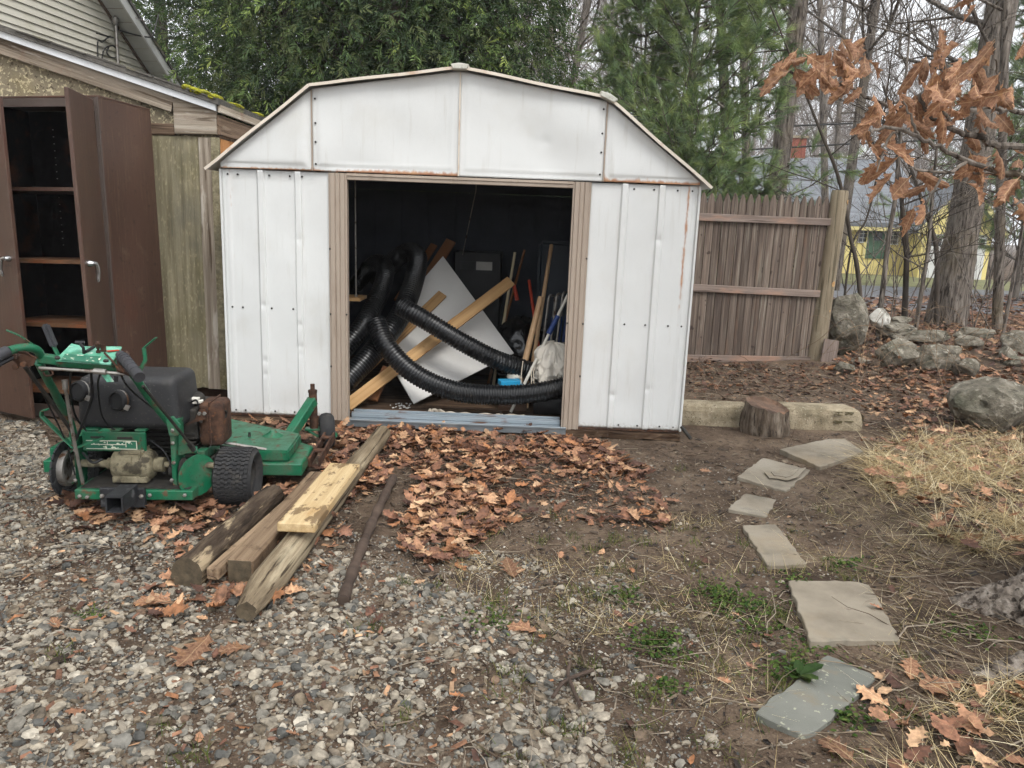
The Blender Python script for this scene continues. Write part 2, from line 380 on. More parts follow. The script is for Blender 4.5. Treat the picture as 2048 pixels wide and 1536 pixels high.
mat('shelf', [(74, 52, 36), (108, 76, 50)], sc=7, rough=.7, layers=[dict(col=(120, 66, 34), sc=4, lo=.5, hi=.7)])
mat('chrome', [(176, 176, 176)], rough=.25, metal=.9, bump=0)
mat('plywood_old', [(106, 99, 79), (132, 124, 101), (150, 142, 118)], sc=30, mp=(1, 1, .05), det=6, rough=.92, bump=.5, bsc=90, bmp=(1, 1, .06), spec=.15,
    layers=[dict(col=(100, 94, 62), sc=1.6, det=4, lo=.48, hi=.68, amt=.7), dict(col=(168, 158, 128), sc=70, mp=(1, 1, .4), det=3, lo=.57, hi=.66, amt=.6), dict(col=(86, 78, 60), sc=22, mp=(1, 1, .03), det=4, lo=.58, hi=.66, amt=.5), dict(col=(92, 90, 82), sc=2.4, mp=(1, 1, .6), lo=.56, hi=.7, amt=.5)])
mat('stucco_old', [(114, 105, 88), (140, 130, 110)], sc=6, det=9, rough=.95, bump=.5, bsc=60, spec=.1,
    layers=[dict(col=(196, 184, 152), sc=46, det=3, lo=.54, hi=.62, amt=.85), dict(col=(72, 64, 52), sc=38, det=3, lo=.60, hi=.66, amt=.85), dict(col=(140, 126, 84), sc=1.6, lo=.54, hi=.7, amt=.4)])
mat('trim_old', [(112, 101, 88), (148, 136, 121), (176, 166, 152)], sc=34, mp=(.035, 1, 1), det=6, rough=.92, bump=.6, bsc=80, bmp=(.03, 1, 1), spec=.15, rnd=.12,
    layers=[dict(col=(84, 70, 57), sc=30, mp=(.06, 1, 1), det=4, lo=.56, hi=.63, amt=.85), dict(col=(196, 188, 176), sc=14, mp=(.15, 1, 1), det=5, lo=.58, hi=.64, amt=.7), dict(col=(118, 84, 68), sc=5, lo=.58, hi=.72, amt=.5)])
mat('trim_brown', [(92, 75, 62), (124, 105, 88)], sc=36, mp=(.03, 1, 1), det=5, rough=.9, bump=.5, bsc=80, bmp=(.03, 1, 1), spec=.15,
    layers=[dict(col=(64, 51, 41), sc=40, mp=(.04, 1, 1), det=3, lo=.55, hi=.63, amt=.85), dict(col=(150, 134, 116), sc=20, mp=(.1, 1, 1), lo=.6, hi=.66, amt=.5)])
mat('drip_edge', [(196, 198, 200), (214, 216, 218)], sc=3, rough=.4, bump=.02)
mat('cedar_siding', [(158, 108, 66), (184, 132, 86)], sc=4, mp=(1, 3, .15), rough=.85, bump=.2, rnd=.15, spec=.2)
mat('shingle_roof', [(74, 72, 68), (104, 100, 94)], sc=18, rough=.95, bump=.6, bsc=40, layers=[dict(col=(120, 116, 84), sc=4, lo=.55, hi=.7)])
mat('moss', [(84, 84, 24), (138, 136, 30), (170, 168, 46)], sc=40, rough=.95, bump=.8, bsc=140)
mat('siding_cream', [(208, 203, 188), (218, 213, 200)], sc=3, rough=.6, bump=.03, rnd=.02, layers=[dict(col=(176, 172, 142), sc=1.6, lo=.5, hi=.75, amt=.6)])
mat('soffit', [(176, 176, 168), (188, 188, 182)], sc=5, rough=.6, bump=.05)
mat('trim_white', [(196, 196, 192), (208, 208, 206)], sc=5, rough=.55)
mat('wire', [(44, 43, 42)], rough=.6, bump=0)
mat('fence_wood', [(72, 61, 55), (98, 86, 77), (124, 112, 101)], sc=34, mp=(.035, 1, 1), det=5, rough=.92, bump=.6, bsc=90, bmp=(.03, 1, 1), rnd=.26, spec=.15, lohi=(.32, .68),
    layers=[dict(col=(56, 48, 45), sc=60, mp=(.02, 1, 1), det=3, lo=.56, hi=.66, amt=.6), dict(col=(138, 106, 86), sc=5, mp=(.22, 1, 1), det=4, lo=.59, hi=.72, amt=.45), dict(col=(146, 140, 126), sc=45, mp=(.03, 1, 1), det=3, lo=.60, hi=.68, amt=.6), dict(col=(52, 42, 38), sc=16, mp=(.7, 1, 1), det=1, lo=.72, hi=.76, amt=.8)])
mat('fence_rail', [(104, 92, 85), (138, 123, 113)], sc=40, mp=(.03, 1, 1), det=5, rough=.92, bump=.5, bsc=100, bmp=(.03, 1, 1), rnd=.08, spec=.15,
    layers=[dict(col=(160, 126, 106), sc=7, mp=(.3, 1, 1), lo=.52, hi=.68, amt=.7), dict(col=(78, 66, 60), sc=50, mp=(.03, 1, 1), det=3, lo=.57, hi=.65, amt=.8)])
mat('post_wood', [(112, 100, 82), (142, 130, 110)], sc=40, mp=(1, 1, .03), det=5, rough=.9, bump=.5, bsc=110, bmp=(1, 1, .03), spec=.15,
    layers=[dict(col=(80, 73, 58), sc=24, mp=(1, 1, .05), det=4, lo=.54, hi=.62, amt=.8), dict(col=(150, 143, 124), sc=5, lo=.58, hi=.7, amt=.5)])
mat('log_grey', [(86, 74, 60), (128, 114, 93), (160, 147, 122)], sc=32, mp=(.04, 1, 1), det=6, rough=.92, bump=1, bsc=60, bmp=(.04, 1, 1), bdist=.012, spec=.15,
    layers=[dict(col=(50, 40, 31), sc=40, mp=(.03, 1, 1), det=4, lo=.57, hi=.63, amt=.9), dict(col=(186, 173, 145), sc=12, mp=(.12, 1, 1), lo=.58, hi=.66, amt=.6), dict(col=(96, 82, 64), sc=5, lo=.52, hi=.68, amt=.5)])
mat('log_bark', [(40, 33, 27), (70, 59, 49), (100, 87, 73)], sc=34, mp=(.14, 1, 1), det=7, rough=.95, bump=1, bsc=40, bmp=(.14, 1, 1), bdist=.02, spec=.12,
    layers=[dict(col=(166, 148, 120), sc=11, mp=(.22, 1, 1), det=5, lo=.56, hi=.61, amt=.9), dict(col=(30, 25, 21), sc=26, mp=(.1, 1, 1), lo=.57, hi=.64, amt=.8)])
mat('beam_wood', [(98, 79, 62), (128, 108, 87), (150, 130, 106)], sc=40, mp=(.03, 1, 1), det=6, rough=.92, bump=.6, bsc=90, bmp=(.03, 1, 1), rnd=.1, spec=.15,
    layers=[dict(col=(64, 51, 40), sc=50, mp=(.03, 1, 1), det=3, lo=.57, hi=.65, amt=.8), dict(col=(70, 55, 43), sc=14, lo=.56, hi=.68, amt=.6)])
mat('end_grain', [(62, 54, 42), (96, 84, 66)], sc=30, rough=.95, bump=.3)
mat('plank_yellow', [(164, 140, 102), (184, 160, 120), (198, 176, 138)], sc=36, mp=(.03, 1, 1), det=5, rough=.8, bump=.2, bsc=100, bmp=(.03, 1, 1), spec=.2,
    layers=[dict(col=(158, 118, 66), sc=5, mp=(.4, 1, 1), lo=.54, hi=.7, amt=.6), dict(col=(150, 112, 66), sc=30, mp=(.02, 1, 1), det=3, lo=.57, hi=.64, amt=.6), dict(col=(92, 70, 48), sc=16, det=10, mp=(.5, 1, 1), lo=.55, hi=.60, amt=.75)])
mat('stick_dark', [(58, 48, 42), (90, 76, 66)], sc=9, mp=(.2, 1, 1), rough=.9, bump=.5, spec=.2)
mat('lumber', [(160, 123, 80), (188, 152, 106)], sc=40, mp=(.025, 1, 1), det=5, rough=.75, bump=.1, bsc=90, bmp=(.03, 1, 1), rnd=.06, spec=.25,
    layers=[dict(col=(136, 98, 60), sc=34, mp=(.018, 1, 1), det=3, lo=.55, hi=.63, amt=.75), dict(col=(120, 80, 46), sc=14, mp=(.6, 1, 1), det=1, lo=.71, hi=.75, amt=.8)])
mat('lumber_red', [(112, 72, 46), (138, 94, 62)], sc=7, mp=(.07, 1.5, 1), rough=.8, bump=.1, spec=.2)
mat('handle_wood', [(170, 136, 100), (190, 158, 122)], sc=9, mp=(.1, 1, 1), rough=.6, bump=.05)
mat('plasterboard', [(204, 202, 196), (214, 212, 208)], sc=3, rough=.7, bump=.02, layers=[dict(col=(176, 170, 160), sc=3, lo=.6, hi=.8, amt=.4)])
mat('hose', [(14, 15, 17), (19, 20, 22)], sc=9, rough=.34, bump=.02, spec=.5, layers=[dict(col=(84, 78, 68), sc=5, lo=.58, hi=.8, amt=.25, rough=.7)])
mat('bag', [(12, 12, 13)], rough=.22, bump=.3, bsc=25, bdist=.02, spec=.6)
mat('canvas', [(204, 196, 182), (216, 209, 197)], sc=7, rough=.9, bump=.1, bsc=60, layers=[dict(col=(160, 146, 126), sc=5, lo=.57, hi=.7, amt=.6)])
mat('blue_card', [(30, 140, 186), (40, 152, 196)], sc=9, rough=.5)
mat('blue_grip', [(34, 58, 112), (44, 68, 124)], sc=9, rough=.5)
mat('red_paint', [(168, 50, 26), (184, 62, 34)], sc=9, rough=.5)
mat('navy_plastic', [(40, 48, 58), (48, 56, 66)], sc=4, rough=.5)
mat('pale_grille', [(150, 148, 142), (168, 166, 160)], sc=9, rough=.6)
mat('rope', [(176, 164, 146), (198, 188, 172)], sc=60, rough=.95, bump=.4)
mat('concrete', [(124, 112, 92), (146, 134, 112), (164, 152, 130)], sc=14, det=8, rough=.95, bump=.7, bsc=90, spec=.15,
    layers=[dict(col=(88, 80, 62), sc=4, lo=.50, hi=.66, amt=.7), dict(col=(62, 56, 45), sc=90, det=3, lo=.60, hi=.66, amt=.8), dict(col=(178, 170, 148), sc=60, det=3, lo=.62, hi=.67, amt=.7)])
mat('concrete_cut', [(84, 76, 54)], rough=.95, bump=.1)
mat('stump_bark', [(58, 49, 42), (94, 83, 72), (130, 119, 106)], sc=30, mp=(1, 1, .2), det=7, rough=.95, bump=1, bsc=40, bmp=(1, 1, .15), bdist=.015, spec=.1,
    layers=[dict(col=(44, 36, 30), sc=34, mp=(1, 1, .12), det=4, lo=.55, hi=.62, amt=.85)])
mat('stump_top', [(70, 54, 44), (96, 76, 62), (122, 92, 72)], sc=9, rough=.95, bump=.4, layers=[dict(col=(60, 46, 36), sc=5, lo=.5, hi=.64)])
mat('flagstone', [(112, 103, 90), (135, 126, 111), (146, 138, 124)], sc=4, det=8, rough=.85, bump=.25, bsc=24, rnd=.07, spec=.25,
    layers=[dict(col=(132, 116, 92), sc=2.4, lo=.54, hi=.72, amt=.7), dict(col=(90, 88, 80), sc=5, lo=.58, hi=.7, amt=.5)])
mat('bluestone', [(100, 101, 94), (120, 120, 112)], sc=5, det=8, rough=.85, bump=.25, bsc=30, spec=.25,
    layers=[dict(col=(168, 168, 146), sc=42, det=3, lo=.63, hi=.68, amt=.7), dict(col=(84, 86, 82), sc=3, lo=.55, hi=.7, amt=.6), dict(col=(120, 108, 88), sc=9, det=6, lo=.56, hi=.68, amt=.5)])
mat('boulder', [(76, 72, 63), (112, 106, 94), (142, 135, 122)], sc=11, det=8, rough=.95, bump=.9, bsc=34, bdist=.02, spec=.15, rnd=.1,
    layers=[dict(col=(88, 90, 74), sc=3, lo=.52, hi=.68, amt=.5), dict(col=(164, 158, 144), sc=17, det=4, lo=.59, hi=.65, amt=.7), dict(col=(54, 50, 45), sc=15, det=6, lo=.59, hi=.66, amt=.7)])
mat('boulder_white', [(172, 168, 158), (206, 202, 194)], sc=5, det=9, rough=.95, bump=.5, layers=[dict(col=(104, 100, 92), sc=6, lo=.54, hi=.62, amt=.85)])
mat('gravel', [(150, 150, 150), (255, 255, 255)], sc=40, attr='Col', rough=.85, bump=.3, bsc=150, bdist=.004, spec=.3)
mat('litter', [(150, 150, 150), (255, 255, 255)], sc=50, attr='Col', rough=.7, bump=.3, bsc=120, bdist=.004, spec=.35)
mat('oak_leaf', [(112, 78, 60), (150, 110, 84), (182, 142, 112)], veins=True, sc=11, det=8, rough=.68, bump=.35, bsc=60, bdist=.006, rnd=.30, spec=.4, transl=.35,
    layers=[dict(col=(182, 136, 88), sc=5, lo=.54, hi=.70, amt=.55), dict(col=(86, 58, 44), sc=12, lo=.60, hi=.7, amt=.6)])
mat('blade', [(190, 190, 190), (255, 255, 255)], sc=30, attr='Col', rough=.8, bump=0, spec=.2, transl=.25)
mat('foliage', [(170, 170, 170), (255, 255, 255)], sc=3, attr='Col', rough=.7, bump=0, spec=.25, transl=.2)
mat('twig', [(180, 180, 180), (255, 255, 255)], sc=30, attr='Col', rough=.9, bump=.2, spec=.15)
mat('bark_grey', [(78, 71, 65), (110, 102, 94), (136, 128, 119)], sc=26, mp=(1, 1, .16), det=6, rough=.95, bump=1, bsc=14, bmp=(1, 1, .16), bdist=.03, spec=.1, rnd=.1, kind='bark',
    layers=[dict(col=(48, 42, 37), sc=30, mp=(1, 1, .13), det=4, lo=.54, hi=.61, amt=.9), dict(col=(112, 100, 76), sc=1.5, lo=.56, hi=.7, amt=.4)])
mat('bark_dark', [(58, 52, 47), (86, 78, 70)], sc=9, mp=(1, 1, .3), rough=.95, bump=.7, bsc=20, bmp=(1, 1, .2), spec=.1, rnd=.15)
mat('bark_root', [(84, 76, 69), (120, 111, 102), (150, 142, 132)], sc=26, det=7, rough=.95, bump=1, bsc=50, bdist=.015, spec=.1,
    layers=[dict(col=(50, 43, 38), sc=30, det=5, lo=.53, hi=.60, amt=.9)])
mat('far_twigs', [(122, 114, 108), (146, 138, 132)], sc=.6, rough=.95, bump=0, spec=.05)
mat('house_yellow', [(214, 196, 124), (224, 208, 140)], sc=1.5, rough=.7, bump=.6, bsc=7, bmp=(.01, .01, 1), bdist=.03)
mat('house_trim', [(206, 192, 132)], rough=.7, bump=0)
mat('roof_grey', [(88, 91, 95), (110, 113, 117), (126, 129, 133)], sc=6, mp=(.12, 1.4, 1.4), det=6, rough=.9, bump=.2)
mat('brick', [(122, 66, 52), (146, 86, 70)], sc=20, rough=.9, bump=.2)
mat('window_dark', [(40, 44, 50)], rough=.15, bump=0, spec=.6)
mat('door_green', [(58, 88, 66), (68, 98, 76)], sc=3, rough=.6)
mat('wood_handle_pale', [(186, 172, 140)], rough=.6, bump=0)
# ================================================================== GROUND
def gz(x, y):
    """height of the ground (numpy)"""
    P = np.stack([np.asarray(x, float).ravel(), np.asarray(y, float).ravel(), np.zeros(np.size(x))], 1)
    n = (vnoise(P, 1.3, 3, 3)-.5)*.03 + (vnoise(P, 7, 5, 3)-.5)*.018
    r = np.sqrt(P[:, 0]**2+(P[:, 1]-5)**2); far = np.clip((r-9)/12, 0, 1)
    rise = np.clip((P[:, 0]-2.2)/3.0, 0, 1)*np.clip((P[:, 1]-5.2)/2.5, 0, 1)*np.clip((11-P[:, 1])/2, 0, 1)*.06
    return (n*(1-far)+rise).reshape(np.shape(x))
def gz1(x, y): return float(gz(np.array([x]), np.array([y]))[0])
def axis_vals(a, b, fine, lo, hi):
    v = list(np.arange(a, b, fine)); s = fine; x = a
    while x > lo: s *= 1.35; x -= s; v.insert(0, x)
    s = fine; x = v[-1]
    while x < hi: s *= 1.35; x += s; v.append(x)
    return np.array(v)
gx = axis_vals(-4.2, 5.2, .05, -600, 600); gy = axis_vals(.6, 9.2, .05, -300, 900)
X, Y = np.meshgrid(gx, gy, indexing='ij')
Zg = gz(X, Y)
ground = npmesh('ground', np.stack([X.ravel(), Y.ravel(), Zg.ravel()], 1), grid_surface(len(gx), len(gy)), 'soil', smooth=True)
tag(ground, 'dark brown soil of the yard under gravel, leaves and grass', kind='structure')
def sheet(name, poly, z, m, label):
    mb = MB(); mb.add([(x, y, z) for x, y in poly], [tuple(range(len(poly)))])
    return tag(obj(name, mb, m), label, kind='structure')
sheet('driveway', [(4.6, 15.2), (40, 13.4), (60, 27.2), (7.3, 28.0)], .008, 'asphalt', 'grey asphalt driveway in front of the yellow house')
sheet('lawn', [(9.5, 22.5), (16.6, 22.6), (17.6, 29.3), (8, 29.3)], .013, 'lawn', 'thin green lawn strip before the yellow house')

# ================================================================== METAL SHED
SX0, SX1, SZ0, SZ1, SYB = -1.889, 1.061, .06, 1.613, 7.25
shed = empty('metal_shed', (-.41, D, 0), 'white metal garden shed with barn roof and open tan-framed doorway', 'shed')
def panel(name, x0, x1, zlo, zhi, prof, rust, dent=.004, seed=1, step=.012, Yp=D, par=shed, material='shed_white', dings=()):
    """a pressed-steel sheet: zlo/zhi are functions of x, prof(x,z) pushes it towards the viewer"""
    nu = max(2, int((x1-x0)/step)+1); nv = max(2, int((max(zhi(x0), zhi(x1), zhi((x0+x1)/2))-zlo(x0))/step)+1)
    u = np.linspace(x0, x1, nu); u = np.unique(np.concatenate([u]+[np.clip(np.array([c_-.022, c_-.019, c_-.016, c_-.013, c_+.013, c_+.016, c_+.019, c_+.022]), x0, x1) for c_ in RIBX if x0 < c_ < x1])) if RIBX else u; nu = len(u); P = []
    xs = np.repeat(u, nv); t = np.tile(np.linspace(0, 1, nv), nu)
    lo = np.array([zlo(x) for x in u]).repeat(nv); hi = np.array([zhi(x) for x in u]).repeat(nv); zs = lo+(hi-lo)*t
    y = Yp - prof(xs, zs)
    Q = np.stack([xs, zs, np.full_like(xs, seed)], 1)
    edge = np.minimum(np.minimum(xs-x0, x1-xs), np.minimum(zs-lo, hi-zs)); fade = np.clip(edge/.06, 0, 1)
    y += (vnoise(Q, 2.6, seed, 2)-.5)*dent*5*fade
    for (dx, dz, rr, dd) in dings:
        y += .62*dd*np.exp(-((xs-dx)**2+(zs-dz)**2)/rr**2)
    ru = rust(xs, zs)
    V = np.stack([xs, y, zs], 1)
    o = npmesh(name, V, grid_surface(nu, nv), material, par, smooth=True, attrs={'Rust': ru, 'Mud': .85*np.exp(-(zs-SZ0)/.05)*(zs < 1)})
    md = o.modifiers.new('sheet', 'SOLIDIFY'); md.thickness = .0015; md.offset = 0
    return o
RIBX = []
def trap(x, c, wd, hgt, sl=.006):
    return hgt*np.clip((wd/2-np.abs(x-c))/sl+.5, 0, 1)
JL0, JL1, JR0, JR1 = -1.223, -1.109, .287, .399       # the door jambs
ribs_l = [at(527, 560, D).x, at(600, 560, D).x]; ribs_r = [at(1236, 600, D).x, at(1308, 600, D).x]
RIBX = ribs_l+ribs_r
def prof_l(x, z): return trap(x, ribs_l[0], .038, .016)+trap(x, ribs_l[1], .038, .016)+trap(x, SX0+.035, .016, .006)
def prof_r(x, z): return trap(x, ribs_r[0], .038, .016)+trap(x, ribs_r[1], .038, .016)+trap(x, SX1-.04, .02, .007)
rust_l = lambda x, z: .95*np.exp(-np.abs(x-SX0-.055)/.010)*np.clip((z-.6)/.9, 0, 1)+.55*np.exp(-(z-SZ0)/.012)
rust_r = lambda x, z: 1.15*np.exp(-np.abs(x-SX1+.062)/.011)*np.clip((z-.55)/.5, .25, 1)+.7*np.exp(-(SX1-x)/.012)*np.clip((z-1.2)/.4, 0, 1)+.5*np.exp(-(z-SZ0)/.012)
dl = [(ribs_l[0]+.0, .42, .02, .012), (ribs_l[0], .33, .018, .010), (ribs_l[0], .78, .02, .012), (ribs_l[1], .66, .02, .010), (ribs_l[1], .52, .02, .012), (ribs_l[1], .47, .018, .008), (ribs_l[1], 1.2, .02, .008), (-1.7, .95, .13, .008), (-1.30, .5, .12, .009)]
dr = [(ribs_r[1], .95+.33, .022, .012), (ribs_r[0], .28, .022, .014), (ribs_r[1], .33, .02, .012), (.5, .45, .14, .009), (.72, .22, .11, .010), (.9, .8, .15, .007)]
panel('wall_panel', SX0, JL0+.004, lambda x: SZ0, lambda x: SZ1, prof_l, rust_l, seed=2, dings=dl)
panel('wall_panel', JR1-.004, SX1, lambda x: SZ0, lambda x: SZ1, prof_r, rust_r, seed=5, dings=dr)
RIBX = []
# gable sheets, each with pressed margins
KL, PK, KR, EL, ER = Vector((-1.318, 0, 2.108)), Vector((-.421, 0, 2.238)), Vector((.467, 0, 2.097)), Vector((-1.962, 0, 1.602)), Vector((1.122, 0, 1.600))
def roofz(x):
    pts = [EL, KL, PK, KR, ER]
    for a, b in zip(pts, pts[1:]):
        if x <= b.x: return a.z+(b.z-a.z)*(x-a.x)/(b.x-a.x)-.012
    return ER.z-.012
GB = SZ1+.006
def gable(x0, x1, seed, rust, dings=()):
    def pf(x, z):
        m_ = np.minimum(np.minimum(x-x0, x1-x), z-GB)
        return .022+.006*np.clip((m_-.03)/.012, 0, 1)
    panel('gable_panel', x0+.001, x1-.001, lambda x: GB-.006*(x > 5), lambda x: max(roofz(x), GB+.004), pf, rust, dent=.006, seed=seed, dings=dings)
rb = lambda k: (lambda x, z: k*np.exp(-(z-GB)/.012))
gable(SX0, KL.x, 11, lambda x, z: 1.2*np.exp(-(z-GB)/.013)+.8*np.exp(-(KL.x-x)/.008)*(z < 2.0))
gable(KL.x, PK.x, 12, lambda x, z: 1.6*np.exp(-(z-GB)/.018)*np.clip((x+1.3)/.3, .6, 1.1)+.55*np.exp(-(x-KL.x)/.007), dings=[(-.75, 1.82, .2, .016)])
gable(PK.x, KR.x, 13, lambda x, z: .2*np.exp(-(z-GB)/.01)+.8*np.exp(-(KR.x-x)/.008), dings=[(.06, 1.80, .17, .022), (.2, 2.0, .2, -.012), (.10, 1.84, .03, .006)])
gable(KR.x, SX1, 14, lambda x, z: 1.6*np.exp(-(z-GB)/.018)+.9*np.exp(-(x-KR.x)/.008))
# seam strips
for k, x in enumerate((KL.x, PK.x, KR.x)):
    obj('seam', MB().b2((x-.004, D-.032, GB), (x+.004, D-.024, roofz(x)-.006)), 'trim_tan' if k != 1 else 'roof_edge', shed)
# doorway: jambs with ribs, head, threshold track
for (a, b) in ((JL0, JL1), (JR0, JR1)):
    mb = MB(); n = 24; prof = []
    wd = b-a
    for i in range(n+1):
        x = a+wd*i/n; q = .030 if .12 < (i/n) < .88 else .018
        if i in (9, 15): q -= .006
        prof.append((x, D-q))
    ztop = SZ1-.001 if a < 0 else SZ1-.001
    V = [(x, y, SZ0-.02) for x, y in prof]+[(x, y, ztop) for x, y in prof]
    mb.add(V, [(i, i+1, n+2+i, n+1+i) for i in range(n)])
    mb.b2((a, D-.016, SZ0-.02), (b, D+.03, ztop))
    j = obj('door_jamb', mb, 'trim_tan', shed, smooth=25)
mb = MB(); mb.b2((JL1+.001, D-.022, 1.574), (JR0-.001, D+.03, SZ1)); mb.b2((JL1+.001, D-.028, 1.596), (JR0-.001, D-.022, 1.604))
obj('door_head', mb, 'trim_tan', shed, bevel=.002)
mb = MB(); mb.b2((JL1-.005, D-.055, .012), (JR0+.03, D+.03, .055)); mb.b2((JL1-.005, D-.062, .050), (JR0+.03, D-.05, .064))
obj('threshold', mb, 'zinc', shed, bevel=.002)
mb = MB(); mb.b2((JL1+.01, D+.034, .055), (JR0-.005, D+.115, .078)); mb.b2((JL1+.01, D+.105, .078), (JR0-.005, D+.113, .092)); mb.b2((JL1+.01, D+.04, .078), (JR0-.005, D+.047, .088))
obj('floor_track', mb, 'zinc', shed, bevel=.001)
# screws
def screw(x, z, y=D-.004):
    mb = MB(); mb.lathe([(.0062, 0), (.0062, .003), (.003, .0045)], 8, (x, y, z), (0, -1, 0)); obj('screw', mb, 'screw', shed)
for x in (SX0+.038, SX0+.10, ribs_l[0]+.055, ribs_l[1]-.05, SX0+.5): 
    screw(x, SZ1-.03); screw(x, SZ0+.022)
for x in (SX0+.038, SX0+.105, ribs_l[0]+.05, ribs_l[1]-.045): screw(x, .76)
for x in (SX1-.04, SX1-.13, ribs_r[0]+.055, ribs_r[1]-.05): screw(x, SZ1-.03); screw(x, SZ0+.022)
for x in (SX1-.04, SX1-.125, ribs_r[0]+.05, ribs_r[1]-.045): screw(x, .745)
for z in (1.15, .74, .40): screw(JL0+.006, z, D-.020); screw(JR1-.006, z, D-.020)
for z in (.74,): screw(JL1-.006, z, D-.020); screw(JR0+.006, z, D-.020)
for z in (1.66, 1.79, 1.90, 2.04): screw(KL.x+.022, z, D-.028); screw(KR.x-.022, z, D-.028)
# back, sides, roof, floor
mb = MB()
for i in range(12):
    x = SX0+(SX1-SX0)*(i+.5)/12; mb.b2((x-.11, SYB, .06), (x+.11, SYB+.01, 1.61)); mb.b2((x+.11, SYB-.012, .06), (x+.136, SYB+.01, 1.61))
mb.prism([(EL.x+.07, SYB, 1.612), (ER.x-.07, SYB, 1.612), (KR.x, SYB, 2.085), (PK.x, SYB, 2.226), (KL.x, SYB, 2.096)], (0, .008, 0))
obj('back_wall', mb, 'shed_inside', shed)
for x, nm in ((SX0, -1), (SX1, 1)):
    mb = MB(); mb.b2((x-.004, D+.02, .06), (x+.004, SYB, 1.61))
    for i in range(6):
        y = D+.2+i*.38; mb.b2((x-.014, y, .06), (x+.014, y+.03, 1.608))
    obj('side_wall', mb, 'shed_white' if nm > 0 else 'shed_white', shed)
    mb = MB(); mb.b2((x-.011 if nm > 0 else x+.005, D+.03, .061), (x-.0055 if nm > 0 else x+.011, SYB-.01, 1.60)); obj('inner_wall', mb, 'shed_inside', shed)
    # corner upright
    obj('corner_trim', MB().b2((x-.012 if nm < 0 else x-.001, D-.016, .055), (x+.001 if nm < 0 else x+.012, D+.03, 1.612)), 'shed_white', shed, bevel=.002)
pts = [EL, KL, PK, KR, ER]
for a, b in zip(pts, pts[1:]):
    A, B = Vector((a.x, D-.075, a.z)), Vector((b.x, D-.075, b.z)); dn = (B-A).normalized(); nn = Vector((-dn.z, 0, dn.x))
    if nn.z < 0: nn = -nn
    mb = MB(); L_ = SYB+.08-A.y
    mb.prism([A+nn*.002, B+nn*.002, B+nn*.008, A+nn*.008], (0, L_, 0))
    for i in range(5):
        c = A+(B-A)*((i+.5)/5); mb.prism([Vector((0, .3, 0))+q_ for q_ in (c-dn*.02+nn*.008, c-dn*.014+nn*.016, c+dn*.014+nn*.016, c+dn*.02+nn*.008)], (0, L_-.3, 0))
    r_ = obj('roof_panel', mb, 'roof_metal', shed)
    # folded front edge trim, slightly bowed
    mb = MB(); n = 9; V = []; Fc = []
    for i in range(n):
        t = i/(n-1); c = A+(B-A)*t+nn*(.004*math.sin(t*9+a.x)*(.6 if i not in (0, n-1) else 0))
        c = c+Vector((0, -.006, 0))
        for (du, dy) in ((-.007, 0), (.010, 0), (.010, .055), (.008, .055), (.008, .003), (-.007, .003)):
            V.append(c+nn*du+Vector((0, dy, 0)))
    for i in range(n-1):
        for j in range(6): Fc.append((i*6+j, i*6+(j+1) % 6, i*6+6+(j+1) % 6, i*6+6+j))
    Fc += [(5, 4, 3, 2, 1, 0), tuple((n-1)*6+j for j in range(6))]
    mb.add(V, Fc); obj('edge_trim', mb, 'roof_edge', r_)
for c, ang, wd in ((PK, 0, .105), (KR, R(23), .11)):
    mb = MB(); M = Matrix.Rotation(ang, 4, 'Y'); c3 = Vector((c.x, D-.07, c.z+.012))
    poly = [(-wd*.40, 0, -.022), (wd*.40, 0, -.022), (wd*.52, 0, .004), (wd*.1, 0, .011), (-wd*.1, 0, .011), (-wd*.52, 0, .004)]
    mb.prism([c3+M@Vector(p)+Vector((0, -.022, 0)) for p in poly], (0, .10, 0)); obj('ridge_cap', mb, 'cap_plastic', shed, bevel=.003)
obj('floor', MB().b2((SX0+.01, D+.12, .01), (SX1-.01, SYB-.005, .058)), 'dark_wood', shed)
obj('floor_sheet', MB().b2((SX0+.02, D+.118, .0585), (SX1-.02, SYB-.01, .066)), 'rotten_wood', shed)
for (x0, x1) in ((SX0-.01, JL1-.02), (JR0+.02, SX1+.0)):     # rotting sill boards under the front
    mb = MB(); n = 14; V = []; Fc = []
    for i in range(n):
        x = x0+(x1-x0)*i/(n-1); t1 = .045+random.uniform(-.006, .004); b1 = -.005+random.uniform(-.004, .012)
        V += [(x, D-.035-random.uniform(0, .018), b1), (x, D-.03-random.uniform(0, .02), t1), (x, D+.06, t1), (x, D+.06, b1)]
    for i in range(n-1):
        for j in range(4): Fc.append((i*4+j, i*4+(j+1) % 4, i*4+4+(j+1) % 4, i*4+4+j))
    Fc += [(3, 2, 1, 0), tuple((n-1)*4+j for j in range(4))]
    mb.add(V, Fc); obj('sill_board', mb, 'rotten_wood', shed)
    obj('base_rail', MB().b2((x0+.012, D-.012, .047), (x1-.005, D+.02, .0585)), 'rust', shed)
p = at(1362, 862, D-.06); obj('anchor_pipe', MB().tube([p+Vector((0, 0, .03)), p+Vector((.055, -.05, -.035))], .012, 10), 'engine_dark', shed, smooth=True)

